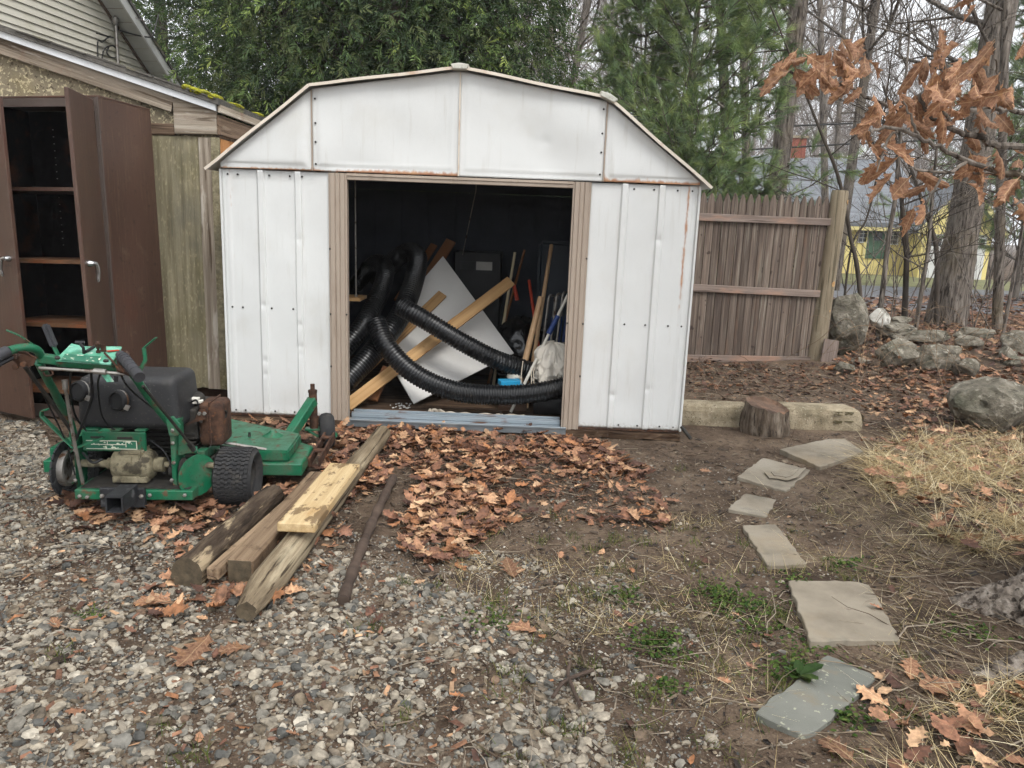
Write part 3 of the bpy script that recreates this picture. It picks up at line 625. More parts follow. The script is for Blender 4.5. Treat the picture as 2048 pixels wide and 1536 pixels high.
# ================================================================== WHAT LIES IN THE SHED
def thing1(o, label, cat, group=None): return tag(o, label, cat, group)
def hose(name, pts, r, label):
    P = spline(pts, 60); s = [0]
    for a, b in zip(P, P[1:]): s.append(s[-1]+(b-a).length)
    L_ = s[-1]; n = int(L_/.0054); Q = []; rad = []; k = 0
    for i in range(n+1):
        t = L_*i/n
        while k < len(s)-2 and s[k+1] < t: k += 1
        Q.append(P[k].lerp(P[k+1], (t-s[k])/max(1e-9, s[k+1]-s[k]))); rad.append(r*(1, 1, .90, .90)[i % 4])
    mb = MB().tube(Q, rad, 22)
    return thing1(obj(name, mb, 'hose', smooth=50), label, 'hose')
hose('corrugated_hose', [at(690, 765, 5.10), at(745, 705, 5.28), at(800, 632, 5.52), at(828, 560, 5.85), at(834, 512, 6.2), at(806, 508, 6.55), at(752, 560, 6.75)], .077, 'thick black corrugated hose rising from the left door jamb into the dark')
hose('corrugated_hose', [at(680, 708, 5.33), at(728, 648, 5.50), at(762, 580, 5.8), at(770, 535, 6.1), at(748, 528, 6.45), at(712, 570, 6.65)], .070, 'black corrugated hose curving up behind the others at far left')
hose('corrugated_hose', [at(752, 645, 5.24), at(775, 695, 5.14), at(830, 748, 5.09), at(910, 782, 5.06), at(1000, 790, 5.05), at(1080, 784, 5.06), at(1175, 762, 5.09)], .070, 'black corrugated hose sagging across the doorway just above the floor')
hose('corrugated_hose', [at(800, 612, 5.36), at(850, 640, 5.31), at(920, 682, 5.29), at(990, 718, 5.32), at(1048, 738, 5.38), at(1090, 752, 5.45)], .068, 'black corrugated hose slanting down over the white board')
# the white board, a rectangle leaning back on one corner
T_, R_, B_ = at(886, 512, 6.25), at(1028, 706, 5.80), at(828, 807, 5.22)
nrm = (R_-T_).cross(B_-T_).normalized(); nrm = nrm if nrm.y < 0 else -nrm; L_ = pln(748, 672, T_, nrm)
mb = MB(); mb.prism([T_, R_, B_, L_], -nrm*.013); thing1(obj('plasterboard_sheet', mb, 'plasterboard', bevel=.001), 'large white wallboard sheet standing tilted on one corner in the shed', 'wallboard')
def lumb(a, b, wd, th, m_, label, up=(0, -1, .4)):
    o = board('lumber_board', a, b, wd, th, m_, upv=up); return thing1(o, label, 'board')
lumb(at(694, 812, 5.06), at(1022, 562, 5.86), .085, .022, 'lumber', 'long pale board lying diagonally across the white wallboard')
lumb(at(700, 768, 5.16), at(885, 588, 5.95), .075, .022, 'lumber', 'shorter pale board leaning left of the long diagonal board')
lumb(at(745, 800, 5.22), at(775, 735, 5.45), .07, .022, 'lumber_red', 'short brown board end standing behind the diagonal boards')
lumb(at(800, 640, 5.9), at(902, 482, 6.55), .085, .022, 'lumber_red', 'reddish board leaning behind the white wallboard tip')
lumb(at(795, 602, 6.05), at(868, 490, 6.62), .06, .022, 'lumber_red', 'thin reddish board leaning left of the wallboard tip')
def blob(name, c, rx, ry, rz, m_, seed, amp, sc_, label, cat, nu=56, nv=36, ridged=True, flat=None):
    u = np.linspace(0, 2*np.pi, nu, endpoint=False); v = np.linspace(0, np.pi, nv); U, V = np.meshgrid(u, v, indexing='ij')
    d = np.stack([np.cos(U)*np.sin(V), np.sin(U)*np.sin(V), np.cos(V)], -1).reshape(-1, 3)
    n = vnoise(d, sc_, seed, 4)
    if ridged: n = 1-np.abs(n*2-1)*1.6
    Pp = d*(1+amp*(n[:, None]-.4))*np.array([rx, ry, rz])+np.array(c)
    if flat is not None: Pp[:, 2] = np.maximum(Pp[:, 2], flat)
    i, j = np.meshgrid(np.arange(nu), np.arange(nv-1), indexing='ij'); a = (i*nv+j).ravel(); b = (((i+1) % nu)*nv+j).ravel()
    o = npmesh(name, Pp, np.stack([a, b, b+1, a+1], 1), m_, smooth=True); return tag(o, label, cat) if label else o
c = at(1036, 650, 6.2); blob('rubbish_bag', (c.x+.02, 6.22, .29), .22, .20, .29, 'bag', 4, .30, 2.0, 'crumpled shiny black rubbish bag behind the wallboard', 'bag', flat=.066)
# boxy appliance with a pale grille
ap = empty('window_unit', at(958, 560, 6.6), 'black boxy appliance with a two-tone pale grille at the back', 'appliance')
c = at(957, 545, 6.7); obj('casing', MB().b2((c.x-.20, 6.55, .30), (c.x+.20, 6.95, c.z+.18)), 'black_plastic', ap, bevel=.01)
g0, g1 = at(921, 522, 6.54), at(984, 541, 6.54); xm = (g0.x+g1.x)/2
mb = MB(); mb.b2((xm, 6.535, g1.z), (g1.x, 6.549, g0.z)); obj('grille', mb, 'pale_grille', ap)
gr = MB()
for i in range(6):
    x = g0.x+(xm-g0.x)*(i+.5)/6; gr.b2((x-.016, 6.538, g1.z), (x+.016, 6.549, g0.z))
obj('grille', gr, 'black_paint', ap)
obj('stand', MB().b2((c.x-.22, 6.5, .066), (c.x+.22, 6.98, .299)), 'dark_wood', ap)
def pole(name, a, b, r0, r1, m_, label, cat='pole', n=10):
    return thing1(obj(name, MB().tube([a, a.lerp(b, .5), b], [r0, (r0+r1)/2, r1], n), m_, smooth=40), label, cat)
def to_floor(a, b, z=.07):
    t = (z-a.z)/(b.z-a.z); return a+(b-a)*t
t_ = at(1082, 594, 5.55); b_ = at(1052, 715, 5.42); o = pole('broom_handle', to_floor(t_, b_), t_, .024, .021, 'handle_wood', 'thick pale wooden handle leaning by the drop cloth', 'tool handle')
t_ = at(1103, 490, 6.0); b_ = at(1070, 700, 5.55); pole('rake_handle', to_floor(t_, b_), t_, .017, .015, 'handle_wood', 'long thin wooden handle reaching up into the dark', 'tool handle')
t_ = at(1030, 505, 6.3); b_ = at(1021, 560, 6.25); pole('pale_stick', to_floor(t_, b_), t_, .012, .011, 'wood_handle_pale', 'short pale stick poking up behind the long board end', 'stick')
t_ = at(1049, 500, 6.5); b_ = at(1030, 570, 6.4); pole('tool_shaft', to_floor(t_, b_), t_, .012, .010, 'lumber_red', 'dark brown tool shaft leaning at the back wall', 'tool handle')
t_ = at(1058, 560, 6.2); b_ = at(1068, 630, 6.1); pole('red_bar', to_floor(t_, b_), t_, .013, .012, 'red_paint', 'red painted metal bar leaning behind the wooden handles', 'bar')
t_ = at(1028, 575, 6.15); pole('red_tool', t_+Vector((.03, 0, -.10)), t_+Vector((0, 0, .02)), .017, .013, 'red_paint', 'small red plastic tool grip below the long board end', 'tool')
# painter's pole
pp = empty('extension_pole', at(1085, 695, 5.3), 'white extension pole with a blue grip beside the right jamb', 'pole')
a, b = at(1086, 692, 5.30), at(1136, 590, 5.40); a = to_floor(b, a)
obj('tube', MB().tube([a, b], .011, 12), 'white_plastic', pp, smooth=True)
q = b-a; f0, f1 = at(1097, 668, 5.318), at(1116, 632, 5.355)
obj('grip', MB().tube([f0, f1], [.019, .017], 12), 'blue_grip', pp, smooth=True)
# folding chair frame: bent metal tubes
fc = empty('folding_chair', at(1105, 680, 5.7), 'folded metal tube chair frame with blue sleeves behind the pole', 'chair')
for k, (px, dx) in enumerate(((1092, 0), (1108, .03), (1120, .05))):
    t_ = at(px+6, 596-k*3, 5.7); t2 = at(px+18, 600-k*3, 5.78); f = Vector((t_.x-.07, t_.y-.06, .07)); f2 = Vector((t2.x-.05, t2.y, .07))
    obj('frame_tube', MB().tube(spline([f, f.lerp(t_, .8), t_, (t_+t2)/2+Vector((0, 0, .025)), t2, t2.lerp(f2, .3), f2], 8), .009, 8), 'steel', fc, smooth=True)
    obj('sleeve', MB().tube([f2.lerp(t2, .55), f2.lerp(t2, .82)], .014, 8), 'blue_grip', fc, smooth=True)
# dark blue sheet behind
a, b = at(1078, 482, 6.7), at(1142, 640, 6.7); mb = MB(); mb.b2((a.x, 6.70, .07), (b.x+.10, 6.82, a.z)); thing1(obj('storage_bin', mb, 'navy_plastic', bevel=.03, seg=3, smooth=40), 'tall dark blue plastic bin in the right back corner', 'bin')
# drop cloth: one crumpled sheet over a dark bag
def cloth(name, c, nx, ny, hfun, m_, label, cat):
    pass
cc = at(1098, 728, 5.24)
nu, nv = 150, 100; u = np.linspace(0, 2*np.pi, nu, endpoint=False); v = np.linspace(0, np.pi, nv); U, V = np.meshgrid(u, v, indexing='ij')
d = np.stack([np.cos(U)*np.sin(V), np.sin(U)*np.sin(V), np.cos(V)], -1).reshape(-1, 3)
Uf, Vf = U.ravel(), V.ravel(); low = np.clip((Vf-.9)/2.2, 0, 1)
ang = np.stack([np.cos(Uf)*2.2, np.sin(Uf)*2.2, Vf*.55], 1); ang = ang+.5*np.stack([vnoise(ang, .9, 41, 2), vnoise(ang, .9, 42, 2), vnoise(ang, .9, 43, 2)], 1)
fold = vnoise(ang, 1.5, 44, 1)-.5; fine = np.abs(vnoise(ang, 3.2, 45, 2)*2-1)
rr = 1+.9*fold*(.35+low)-.30*fine*(.3+low)
rim = vnoise(np.stack([np.cos(Uf)*2, np.sin(Uf)*2, Uf*0], 1), 1.4, 47, 3)-.5
zz = np.where(Vf < np.pi/2, np.cos(Vf)*.95, -(Vf-np.pi/2)*(.85+.7*rim))
hr_ = np.where(Vf < np.pi/2, np.sin(Vf), 1+.10*(Vf-np.pi/2))
Pp = np.stack([cc.x+.035+np.cos(Uf)*hr_*rr*.128, 5.35+np.sin(Uf)*hr_*rr*.13, cc.z+.03+zz*.115+.03*fold], 1)
Pp[:, 1] = np.maximum(Pp[:, 1], 5.135)
i, j = np.meshgrid(np.arange(nu), np.arange(nv-1), indexing='ij'); a = (i*nv+j).ravel(); b = (((i+1) % nu)*nv+j).ravel()
o = npmesh('drop_cloth', Pp, np.stack([a, b, b+1, a+1], 1), 'canvas', smooth=True)
tag(o, 'crumpled off-white canvas drop cloth heaped beside the right jamb', 'cloth')
blob('duffel_bag', (cc.x+.06, 5.42, .20), .20, .20, .14, 'black_plastic', 15, .2, 2.5, 'dark lumpy bag under the canvas drop cloth', 'bag', ridged=False, flat=.067)
for k, px in enumerate((1046, 1066, 1070)):
    t_ = at(px, 722 if k == 0 else 735, 5.17); obj_ = MB().tube(spline([t_, at(px-3, 745, 5.15), at(px-4+k, 768, 5.13)], 6), .0035, 6)
    if k == 0: ctie = empty('cloth_ties', t_, 'thin white cord ties hanging from the drop cloth', 'cord')
    obj('cord', obj_, 'rope', ctie)
a = at(998, 763, 5.22); mb = MB(); mb.box((a.x+.075, 5.26, a.z-.012), (.15, .10, .035), Matrix.Rotation(.25, 3, 'Z')); thing1(obj('blue_carton', mb, 'blue_card', bevel=.002), 'small bright blue carton behind the sagging hose', 'carton')
mb = MB(); mb.b2((a.x+.0, 5.24, .066), (a.x+.2, 5.42, a.z-.034)); thing1(obj('wooden_crate', mb, 'dark_wood'), 'dark low wooden box carrying the blue carton', 'box')
a = at(1030, 752, 5.36); blob('work_glove', (a.x, a.y, a.z), .05, .04, .03, 'canvas', 5, .4, 3, 'greyish white work glove beside the blue carton', 'glove', nu=28, nv=18)
# rope on the floor, a loop at each end
rp = spline([at(868, 806, 5.06)+Vector((-.03, 0, 0)), at(862, 798, 5.1), at(880, 796, 5.1), at(890, 803, 5.05), at(930, 812, 5.03), at(990, 812, 5.03), at(1005, 817, 5.0), at(994, 822, 4.99), at(1000, 812, 5.02), at(1050, 806, 5.05)], 14)
thing1(obj('rope', MB().tube([Vector((p.x, max(p.y, 5.03), .078+.004*math.sin(i*.7))) for i, p in enumerate(rp)], .011, 8), 'rope', smooth=True), 'off-white rope with looped ends on the shed floor', 'rope')
a = at(1098, 822, 5.12); mb = MB(); mb.lathe([(.085, 0), (.10, .02), (.115, .22), (.105, .22), (.09, .02)], 28, (a.x+.13, 5.16, .066+.10), (-1, .25, 0)); thing1(obj('bucket', mb, 'black_plastic', smooth=35), 'black plastic bucket lying on its side by the right jamb', 'bucket')
# hanging shelf rod
hr = empty('hanging_shelf', at(710, 590, 5.6), 'thin metal rod holding a small wooden shelf at left', 'shelf')
a, b = at(705, 372, 5.6), at(712, 590, 5.6); obj('rod', MB().tube([Vector((b.x-.005, 5.6, 2.02)), b], .006, 8), 'steel', hr)
obj('board', MB().b2((SX0+.02, 5.5, b.z-.035), (b.x+.05, 5.75, b.z-.012)), 'lumber', hr); obj('nut', MB().lathe([(.012, 0), (.012, .014)], 6, b-Vector((0, 0, .012))), 'steel', hr)
a, b = at(952, 380, 6.2), at(925, 510, 6.5); thing1(obj('hanging_wire', MB().tube([Vector((a.x, a.y, 2.12)), a, b], .004, 6), 'steel'), 'thin wire hanging down from the dark shed roof', 'wire')
# bits of white plaster on the sill
mb = MB()
for k in range(26):
    q = gd(random.uniform(780, 822), random.uniform(806, 817), .068); s_ = random.uniform(.003, .011); mb.box((q.x, max(5.02, q.y), .070), (s_*1.5, s_, .005), Matrix.Rotation(random.random()*3, 3, 'Z'))
tag(obj('plaster_crumbs', mb, 'plasterboard'), 'white plaster crumbs on the shed sill', 'crumbs', kind='stuff')

# ================================================================== GARAGE AT THE LEFT
WY, WX = 5.42, -2.09
gar = empty('garage', (-4, WY, 0), 'weathered wooden garage with mossy roof behind the brown cabinet', 'garage')
def rk(px, py): return at(px, py, WY)
ra, rb_ = rk(0, 64), rk(440, 214)
sl_ = (rb_.z-ra.z)/(rb_.x-ra.x)
def rake(x): return rb_.z+sl_*(x-rb_.x)
XL = -5.6
# lower plywood wall, ragged foot; upper old panel
mb = MB(); n = 60; V = []; Fc = []
for i in range(n+1):
    x = XL+(WX-.02-XL)*i/n; V += [(x, WY, .105+random.uniform(-.012, .008)), (x, WY, 1.845)]
for i in range(n): Fc.append((2*i, 2*i+2, 2*i+3, 2*i+1))
mb.add(V, Fc); o = obj('plywood_wall', mb, 'plywood_old', gar); o.modifiers.new('sheet', 'SOLIDIFY').thickness = .015
mb = MB(); mb.prism([(XL, WY+.004, 1.846), (WX-.02, WY+.004, 1.846), (WX-.02, WY+.004, rake(WX)-.1), (XL, WY+.004, rake(XL)-.1)], (0, .015, 0)); obj('gable_wall', mb, 'stucco_old', gar)
obj('foundation', MB().b2((XL, WY+.02, -.05), (WX-.03, WY+.2, .14)), 'dark_wood', gar)
# boards on the corner and the head band
for (x0, x1, dy) in ((-2.235, -2.15, -.02), (-2.148, WX, -.026)):
    board('corner_board', ((x0+x1)/2, WY+dy+.004, .10), ((x0+x1)/2, WY+dy+.004, 1.842), x1-x0, .022, 'trim_old' if x0 < -2.2 else 'plywood_old', gar, upv=(0, -1, 0), warp=.08)
pA, pB = rk(312, 238), rk(352, 240)
board('head_board', (pA.x-.7, WY-.012, 1.885), (rk(351, 236).x, WY-.012, 1.885), .075, .022, 'trim_brown', gar, upv=(0, -1, 0), warp=.05)
# rake trim: long pale board, end block, white drip edge
x1 = rk(350, 200).x
board('rake_board', (XL, WY-.03, rake(XL)-.085), (x1, WY-.03, rake(x1)-.085), .105, .024, 'trim_old', gar, upv=(0, -1, 0), warp=.05)
mb = MB(); xe = rk(437, 240).x
mb.prism([(x1+.003, WY-.044, 1.855), (xe, WY-.044, 1.862), (xe, WY-.044, rake(xe)-.034), (x1+.003, WY-.044, rake(x1)-.034)], (0, .03, 0)); obj('end_block', mb, 'trim_old', gar, bevel=.003)
mb = MB(); xe2 = xe+.01
mb.prism([(XL, WY-.075, rake(XL)-.036), (xe2, WY-.075, rake(xe2)-.036), (xe2, WY-.075, rake(xe2)+.006), (XL, WY-.075, rake(XL)+.006)], (0, .022, 0)); obj('drip_edge', mb, 'drip_edge', gar)
# roof slab with ragged shingle edge
xe3 = xe+.03
nrm = Vector((-sl_, 0, 1)).normalized()
a, b = Vector((XL, WY-.09, rake(XL)+.008)), Vector((xe3, WY-.09, rake(xe3)+.008))
mb = MB(); mb.prism([a, b, b+nrm*.03, a+nrm*.03], (0, 6.2, 0)); rf = obj('roof', mb, 'shingle_roof', gar)
k = 0; t = 0
while t < 1:
    dt = random.uniform(.05, .075); p0 = a.lerp(b, t); p1 = a.lerp(b, min(1, t+dt*.96)); y0 = -random.uniform(.0, .02)
    obj('shingle', MB().prism([p0+nrm*.031+Vector((0, y0, 0)), p1+nrm*.031+Vector((0, y0, 0)), p1+nrm*(.037+random.random()*.006)+Vector((0, y0, 0)), p0+nrm*(.037+random.random()*.006)+Vector((0, y0, 0))], (0, 1.0, 0)), 'shingle_roof', rf)
    t += dt
for (px, sz) in ((408, .05), (434, .035), (396, .03), (380, .02)):
    q = rk(px, 190); x = q.x; blob_ = blob('moss_clump', (x, WY-.02, rake(x)+.048), sz, .09, .022, 'moss', px, .5, 4, None, None, nu=30, nv=18, ridged=False)
    blob_.parent = rf
# right-hand side wall: vertical boards, eave fascia and moss
y = WY+.012; k = 0
while y < 11:
    board('siding_board', (WX-.012, y+.07, .12), (WX-.012, y+.07, 1.84), .135, .018, 'cedar_siding', gar, upv=(1, 0, 0), warp=.02); y += .142
obj('side_backing', MB().b2((WX-.06, WY+.03, .1), (WX-.024, 11, 1.84)), 'dark_wood', gar)
board('fascia', (xe+.012, WY-.03, 1.925), (xe+.012, 11.2, 1.925), .125, .024, 'trim_brown', gar, upv=(1, 0, 0), warp=.03)
mb = MB(); mb.b2((WX-.03, WY, 1.842), (xe, 11.2, 1.862)); obj('soffit', mb, 'trim_brown', gar)
board('roof_edge_board', (xe+.026, WY-.05, rake(xe)-.02), (xe+.026, 11.2, rake(xe)-.02), .05, .022, 'trim_old', gar, upv=(1, 0, 0))
for i in range(8):
    y = WY+.35+i*.42+random.uniform(-.1, .1); bl = blob('moss_clump', (xe+.01, y, rake(xe)+.045), .04, random.uniform(.05, .14), .016, 'moss', 50+i, .5, 4, None, None, nu=26, nv=16, ridged=False); bl.parent = rf

# ================================================================== BROWN STEEL CABINET
C0 = Vector((-2.495, 4.70, 0)); CA = R(-8)
cab = empty('steel_cabinet', (-2.95, 4.78, 0), 'tall brown steel cabinet with open doors against the garage wall', 'cabinet')
CM = Matrix.Translation(Vector((C0.x, C0.y, 0)))@Matrix.Rotation(CA, 4, 'Z')@Matrix.Rotation(R(-1.3), 4, 'Y')@Matrix.Rotation(R(-.6), 4, 'X')
CW, CD, CH, CB = .91, .50, 1.985, .03
def cabpart(name, mb, m_, par=cab, **k):
    mb.v = [tuple(CM@Vector(p)) for p in mb.v]; return obj(name, mb, m_, par, **k)
cabpart('side_panel', MB().b2((-.012, .0, CB), (0, CD, CH)), 'cabinet', bevel=.002)
cabpart('side_panel', MB().b2((-CW, .0, CB), (-CW+.012, CD, CH)), 'cabinet', bevel=.002)
cabpart('top_panel', MB().b2((-CW, .0, CH+.0005), (0, CD, CH+.012)), 'cabinet', bevel=.002)
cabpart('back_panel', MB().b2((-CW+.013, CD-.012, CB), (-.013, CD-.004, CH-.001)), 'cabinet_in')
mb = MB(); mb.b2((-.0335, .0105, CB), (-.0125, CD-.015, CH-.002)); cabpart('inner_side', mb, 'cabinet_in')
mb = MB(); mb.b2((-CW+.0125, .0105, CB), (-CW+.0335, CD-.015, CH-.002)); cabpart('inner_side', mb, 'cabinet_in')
mb = MB(); mb.b2((-.034, .001, CB+.001), (-.0125, .010, CH-.001)); mb.b2((-CW+.0125, .001, CB+.001), (-CW+.034, .010, CH-.001)); mb.b2((-CW+.035, .001, CH-.05), (-.035, .010, CH-.001)); mb.b2((-CW+.035, .001, CB), (-.035, .010, CB+.08)); cabpart('front_frame', mb, 'cabinet_edge', bevel=.001)
cabpart('front_flange', MB().b2((-.0115, -.012, CB), (.0015, -.0005, CH)), 'cabinet_edge', bevel=.002)
for z in (1.47, 1.03, .63, .20):
    cabpart('shelf', MB().b2((-CW+.036, .03, z-.022), (-.036, CD-.016, z)), 'shelf' if z < 1.2 else 'cabinet')
for z0 in (1.06, 1.50):                     # the shelf-pin slots
    mb = MB()
    for i in range(8): mb.b2((-CW+.20, CD-.0165, z0+.05+i*.045), (-CW+.206, CD-.0125, z0+.055+i*.045))
    cabpart('pin_slots', mb, 'pale_grille')
def cdoor(hx, ang, sgn, sag=0, dy=-.004):
    """door leaf hinged at hx; sgn -1: leaf runs to the left of its hinge"""
    M = CM@Matrix.Translation((hx, dy, 1.9))@Matrix.Rotation(ang, 4, 'Z')@Matrix.Rotation(sag*sgn, 4, 'Y')@Matrix.Translation((0, 0, -1.9))
    def pt(mb): mb.v = [tuple(M@Vector(p)) for p in mb.v]; return mb
    wd = .450*sgn
    d = obj('door', pt(MB().b2((0, -.022, CB+.03), (wd, 0, CH-.02))), 'cabinet', cab, bevel=.003)
    x = wd*.86
    h = MB(); h.lathe([(.019, 0), (.019, .012), (.012, .03)], 16, (x, -.022, 1.04), (0, -1, 0))
    h.tube(spline([(x, -.048, 1.045), (x+.022*(-sgn), -.058, 1.035), (x+.036*(-sgn), -.060, .99), (x+.038*(-sgn), -.054, .935)], 6), [.011]*7+[.012]*6+[.010]*5+[.007], 10)
    obj('handle', pt(h), 'chrome', d, smooth=40)
    for z in (.35, 1.05, 1.75): obj('hinge', pt(MB().tube([(0, -.006, z-.03), (0, -.006, z+.03)], .007, 8)), 'steel', d)
cdoor(-.020, R(112), -1, R(1.2), -.055)
cdoor(-CW+.004, R(-21), 1)

# ================================================================== HOUSE BEHIND THE GARAGE
hp = at(290, 150, 13.0); hd = Vector((math.sin(R(6.2)), math.cos(R(6.2)), 0)); hn = Vector((hd.y, -hd.x, 0))   # wall runs along hd, faces hn
hou = empty('cream_house', (hp.x, hp.y, 0), 'cream clapboard house gable rising behind the garage roof', 'house')
def hw(px, py): return pln(px, py, hp, hn)
k0, k1 = hw(197, 0), hw(295, 147)
def hs_(p): return (p-hp).dot(hd)
sR = (k1.z-k0.z)/(hs_(k1)-hs_(k0))
def hrake(s): return k0.z+sR*(s-hs_(k0))
lines = [hw(0, y_).z for y_ in (0, 11)]
pitch = .098
s_lo = -14.0; zt = 14.0
z = 1.9
while z < zt:
    smax = hs_(k0)+(z-k0.z)/sR
    if smax > s_lo+.2:
        A = hp+hd*s_lo; B = hp+hd*smax; A.z = B.z = z
        mb = MB(); mb.add([A-hn*.01, B-hn*.01, B+hn*.022, A+hn*.022, A+hn*.004+Vector((0, 0, pitch)), B+hn*.004+Vector((0, 0, pitch)), A+hn*.010, B+hn*.010],
                          [(3, 2, 5, 4), (6, 7, 2, 3), (0, 1, 7, 6)])
        obj('clapboard', mb, 'siding_cream', hou)
    z += pitch
mb = MB(); q0, q1 = hp+hd*s_lo-hn*.02, hp+hd*(hs_(k1)+3)-hn*.02; mb.prism([Vector((q0.x, q0.y, 0)), Vector((q1.x, q1.y, 0)), Vector((q1.x, q1.y, hrake(hs_(q1)))), Vector((q0.x, q0.y, hrake(hs_(q0))))], -hn*4); obj('gable_core', mb, 'siding_cream', hou)
ov = .33
def rp_(s, o, dz=0): q = hp+hd*s+hn*o; return Vector((q.x, q.y, hrake(s)+dz))
s0, s1 = -10, hs_(k1)+2.0
mb = MB(); mb.prism([rp_(s0, .022), rp_(s1, .022), rp_(s1, ov), rp_(s0, ov)], (0, 0, .02)); obj('soffit', mb, 'soffit', hou)
mb = MB()
for i in range(60):
    s = s0+(s1-s0)*i/60; mb.bar(rp_(s, .03, -.002), rp_(s, ov-.03, -.002), .012, .004)
obj('soffit_groove', mb, 'trim_old', hou)
mb = MB(); mb.prism([rp_(s0, ov, -.03), rp_(s1, ov, -.03), rp_(s1, ov, .14), rp_(s0, ov, .14)], hn*.025); obj('rake_fascia', mb, 'trim_white', hou)
mb = MB(); mb.prism([rp_(s0, -3.9, .142), rp_(s1, -3.9, .142), rp_(s1, ov+.05, .142), rp_(s0, ov+.05, .142)], (0, 0, .05)); obj('roof', mb, 'shingle_roof', hou)
mb = MB(); mb.prism([rp_(s0, .023, -.05), rp_(s1, .023, -.05), rp_(s1, .023, -.004), rp_(s0, .023, -.004)], hn*.02); obj('frieze_trim', mb, 'trim_brown', hou)
# service mast and looping cables on the gable
ms = empty('service_mast', hw(222, 127), 'thin metal service mast with cable loops on the cream gable', 'mast')
a, b = hw(219, 50)+hn*.10, hw(224, 127)+hn*.10; obj('mast_pipe', MB().tube([b-Vector((0, 0, 1.2)), a], .022, 8), 'steel', ms); obj('weatherhead', MB().lathe([(.03, 0), (.05, .04), (.045, .1), (.01, .13)], 12, a), 'steel', ms, smooth=True)
for lp in ([(221, 50), (236, 62), (248, 74), (258, 64), (265, 40), (268, 28)], [(188, 122), (188, 82), (196, 84), (207, 76), (213, 72)], [(196, 120), (200, 100), (208, 93), (220, 92), (228, 104), (224, 115), (212, 113), (206, 104), (210, 94)], [(185, 66), (198, 70), (219, 75)]):
    obj('cable', MB().tube(spline([hw(*p)+hn*(.06+(.35 if p[0] > 240 else 0)) for p in lp], 6), .011, 6), 'wire', ms)
wv = spline([rp_(hs_(k0)+.3, ov+.04, .05), at(430, 100, 13), at(610, 210, 12)], 10)
tag(obj('overhead_cable', MB().tube(wv, .007, 5), 'steel'), 'thin overhead cable running from the cream house across the evergreens', 'cable')
# ================================================================== WALK-BEHIND MOWER
MWM = Matrix.Translation((-1.70, 3.42, 0))@Matrix.Rotation(R(5), 4, 'Z'); MWI = MWM.inverted()
_o = MWI@Vector((0, 0, H))
def ml(px, py, ly):                      # the mower's own frame: x right, y forward, z up
    d = MWI.to_3x3()@ray(px, py); t = (ly-_o.y)/d.y; return _o+d*t
mow = empty('lawn_mower', (-1.70, 3.42, 0), 'green walk-behind lawn mower with black fuel tank parked on the gravel', 'lawn mower')
def mp_(name, mb, m_, par=mow, **k):
    o_ = obj(name, mb, m_, None, **k)
    me = o_.data; me.transform(Matrix.Identity(4)); o_.matrix_world = MWM; PM[o_.name] = MWM.copy()
    o_.parent = par; o_.matrix_parent_inverse = PM[par.name].inverted(); return o_
def wheel(c, r, wd, ntread, parname='wheel', lug=True):
    c = Vector(c); hub = mp_(parname, MB().lathe([(r*.22, -wd*.30), (r*.50, -wd*.22), (r*.56, -wd*.30), (r*.60, -wd*.30), (r*.60, wd*.30), (r*.56, wd*.30), (r*.50, wd*.22), (r*.22, wd*.30)], 28, c, (1, 0, 0)), 'engine_dark', smooth=40)
    prof = [(r*.58, -wd*.36), (r*.72, -wd*.46), (r*.86, -wd*.49), (r*.95, -wd*.43), (r*.985, -wd*.30), (r*.99, 0), (r*.985, wd*.30), (r*.95, wd*.43), (r*.86, wd*.49), (r*.72, wd*.46), (r*.58, wd*.36)]
    mb = MB().lathe(prof, 44, c, (1, 0, 0), closed=True)
    if lug:
        cols_ = 9
        for i in range(ntread):
            a = 2*math.pi*i/ntread
            for j in range(cols_):
                aa = a+(.5*2*math.pi/ntread if j % 2 else 0)*.55; x = (j-(cols_-1)/2)*wd*.094; rr = r*(.99 if abs(j-4) < 4 else .967)
                M = Matrix.Rotation(aa, 3, 'X'); mb.box(c+Vector((x, 0, 0))+M@Vector((0, 0, rr)), (wd*.09, 2*math.pi*r/ntread*.66, .013), M)
    mp_('tyre', mb, 'tyre', hub, smooth=30)
    return hub
WR = .134
wheel((.392, 0, WR-.006), WR, .178, 40); wheel((-.315, .08, WR-.006), WR, .178, 40)
# rear platform and uprights
a, b = ml(150, 1004, -.22), ml(386, 1000, -.22)
zb = min(a.z, b.z); zb = max(.085, zb); xl, xr = a.x, b.x
mp_('platform', MB().b2((xl, -.22, zb), (xr, .42, zb+.045)), 'green_paint', bevel=.004)
mp_('platform_deck', MB().b2((xl+.02, -.20, zb+.0455), (xr-.02, .40, zb+.05)), 'engine_dark')
h0, h1 = ml(200, 975, -.235), ml(292, 1014, -.235)
mp_('hitch_plate', MB().b2((h0.x, -.245, h1.z), (h1.x, -.2215, h0.z)), 'black_paint', bevel=.003)
t0, t1 = ml(209, 993, -.40), ml(247, 1026, -.40); cx, cz = (t0.x+t1.x)/2, (t0.z+t1.z)/2; s_ = (t1.x-t0.x)/2
mb = MB(); wl = .007
for (x0, x1, z0, z1) in ((-s_, s_, s_-wl, s_), (-s_, s_, -s_, -s_+wl), (-s_, -s_+wl, -s_+wl, s_-wl), (s_-wl, s_, -s_+wl, s_-wl)): mb.b2((cx+x0, -.40, cz+z0), (cx+x1, -.2455, cz+z1))
mp_('receiver_tube', mb, 'black_paint')
for x in (h0.x+.012, h1.x-.012): mp_('bolt', MB().lathe([(.010, 0), (.010, .008), (.006, .012)], 6, (x, -.245, (h0.z+h1.z)/2+.01), (0, -1, 0)), 'steel')
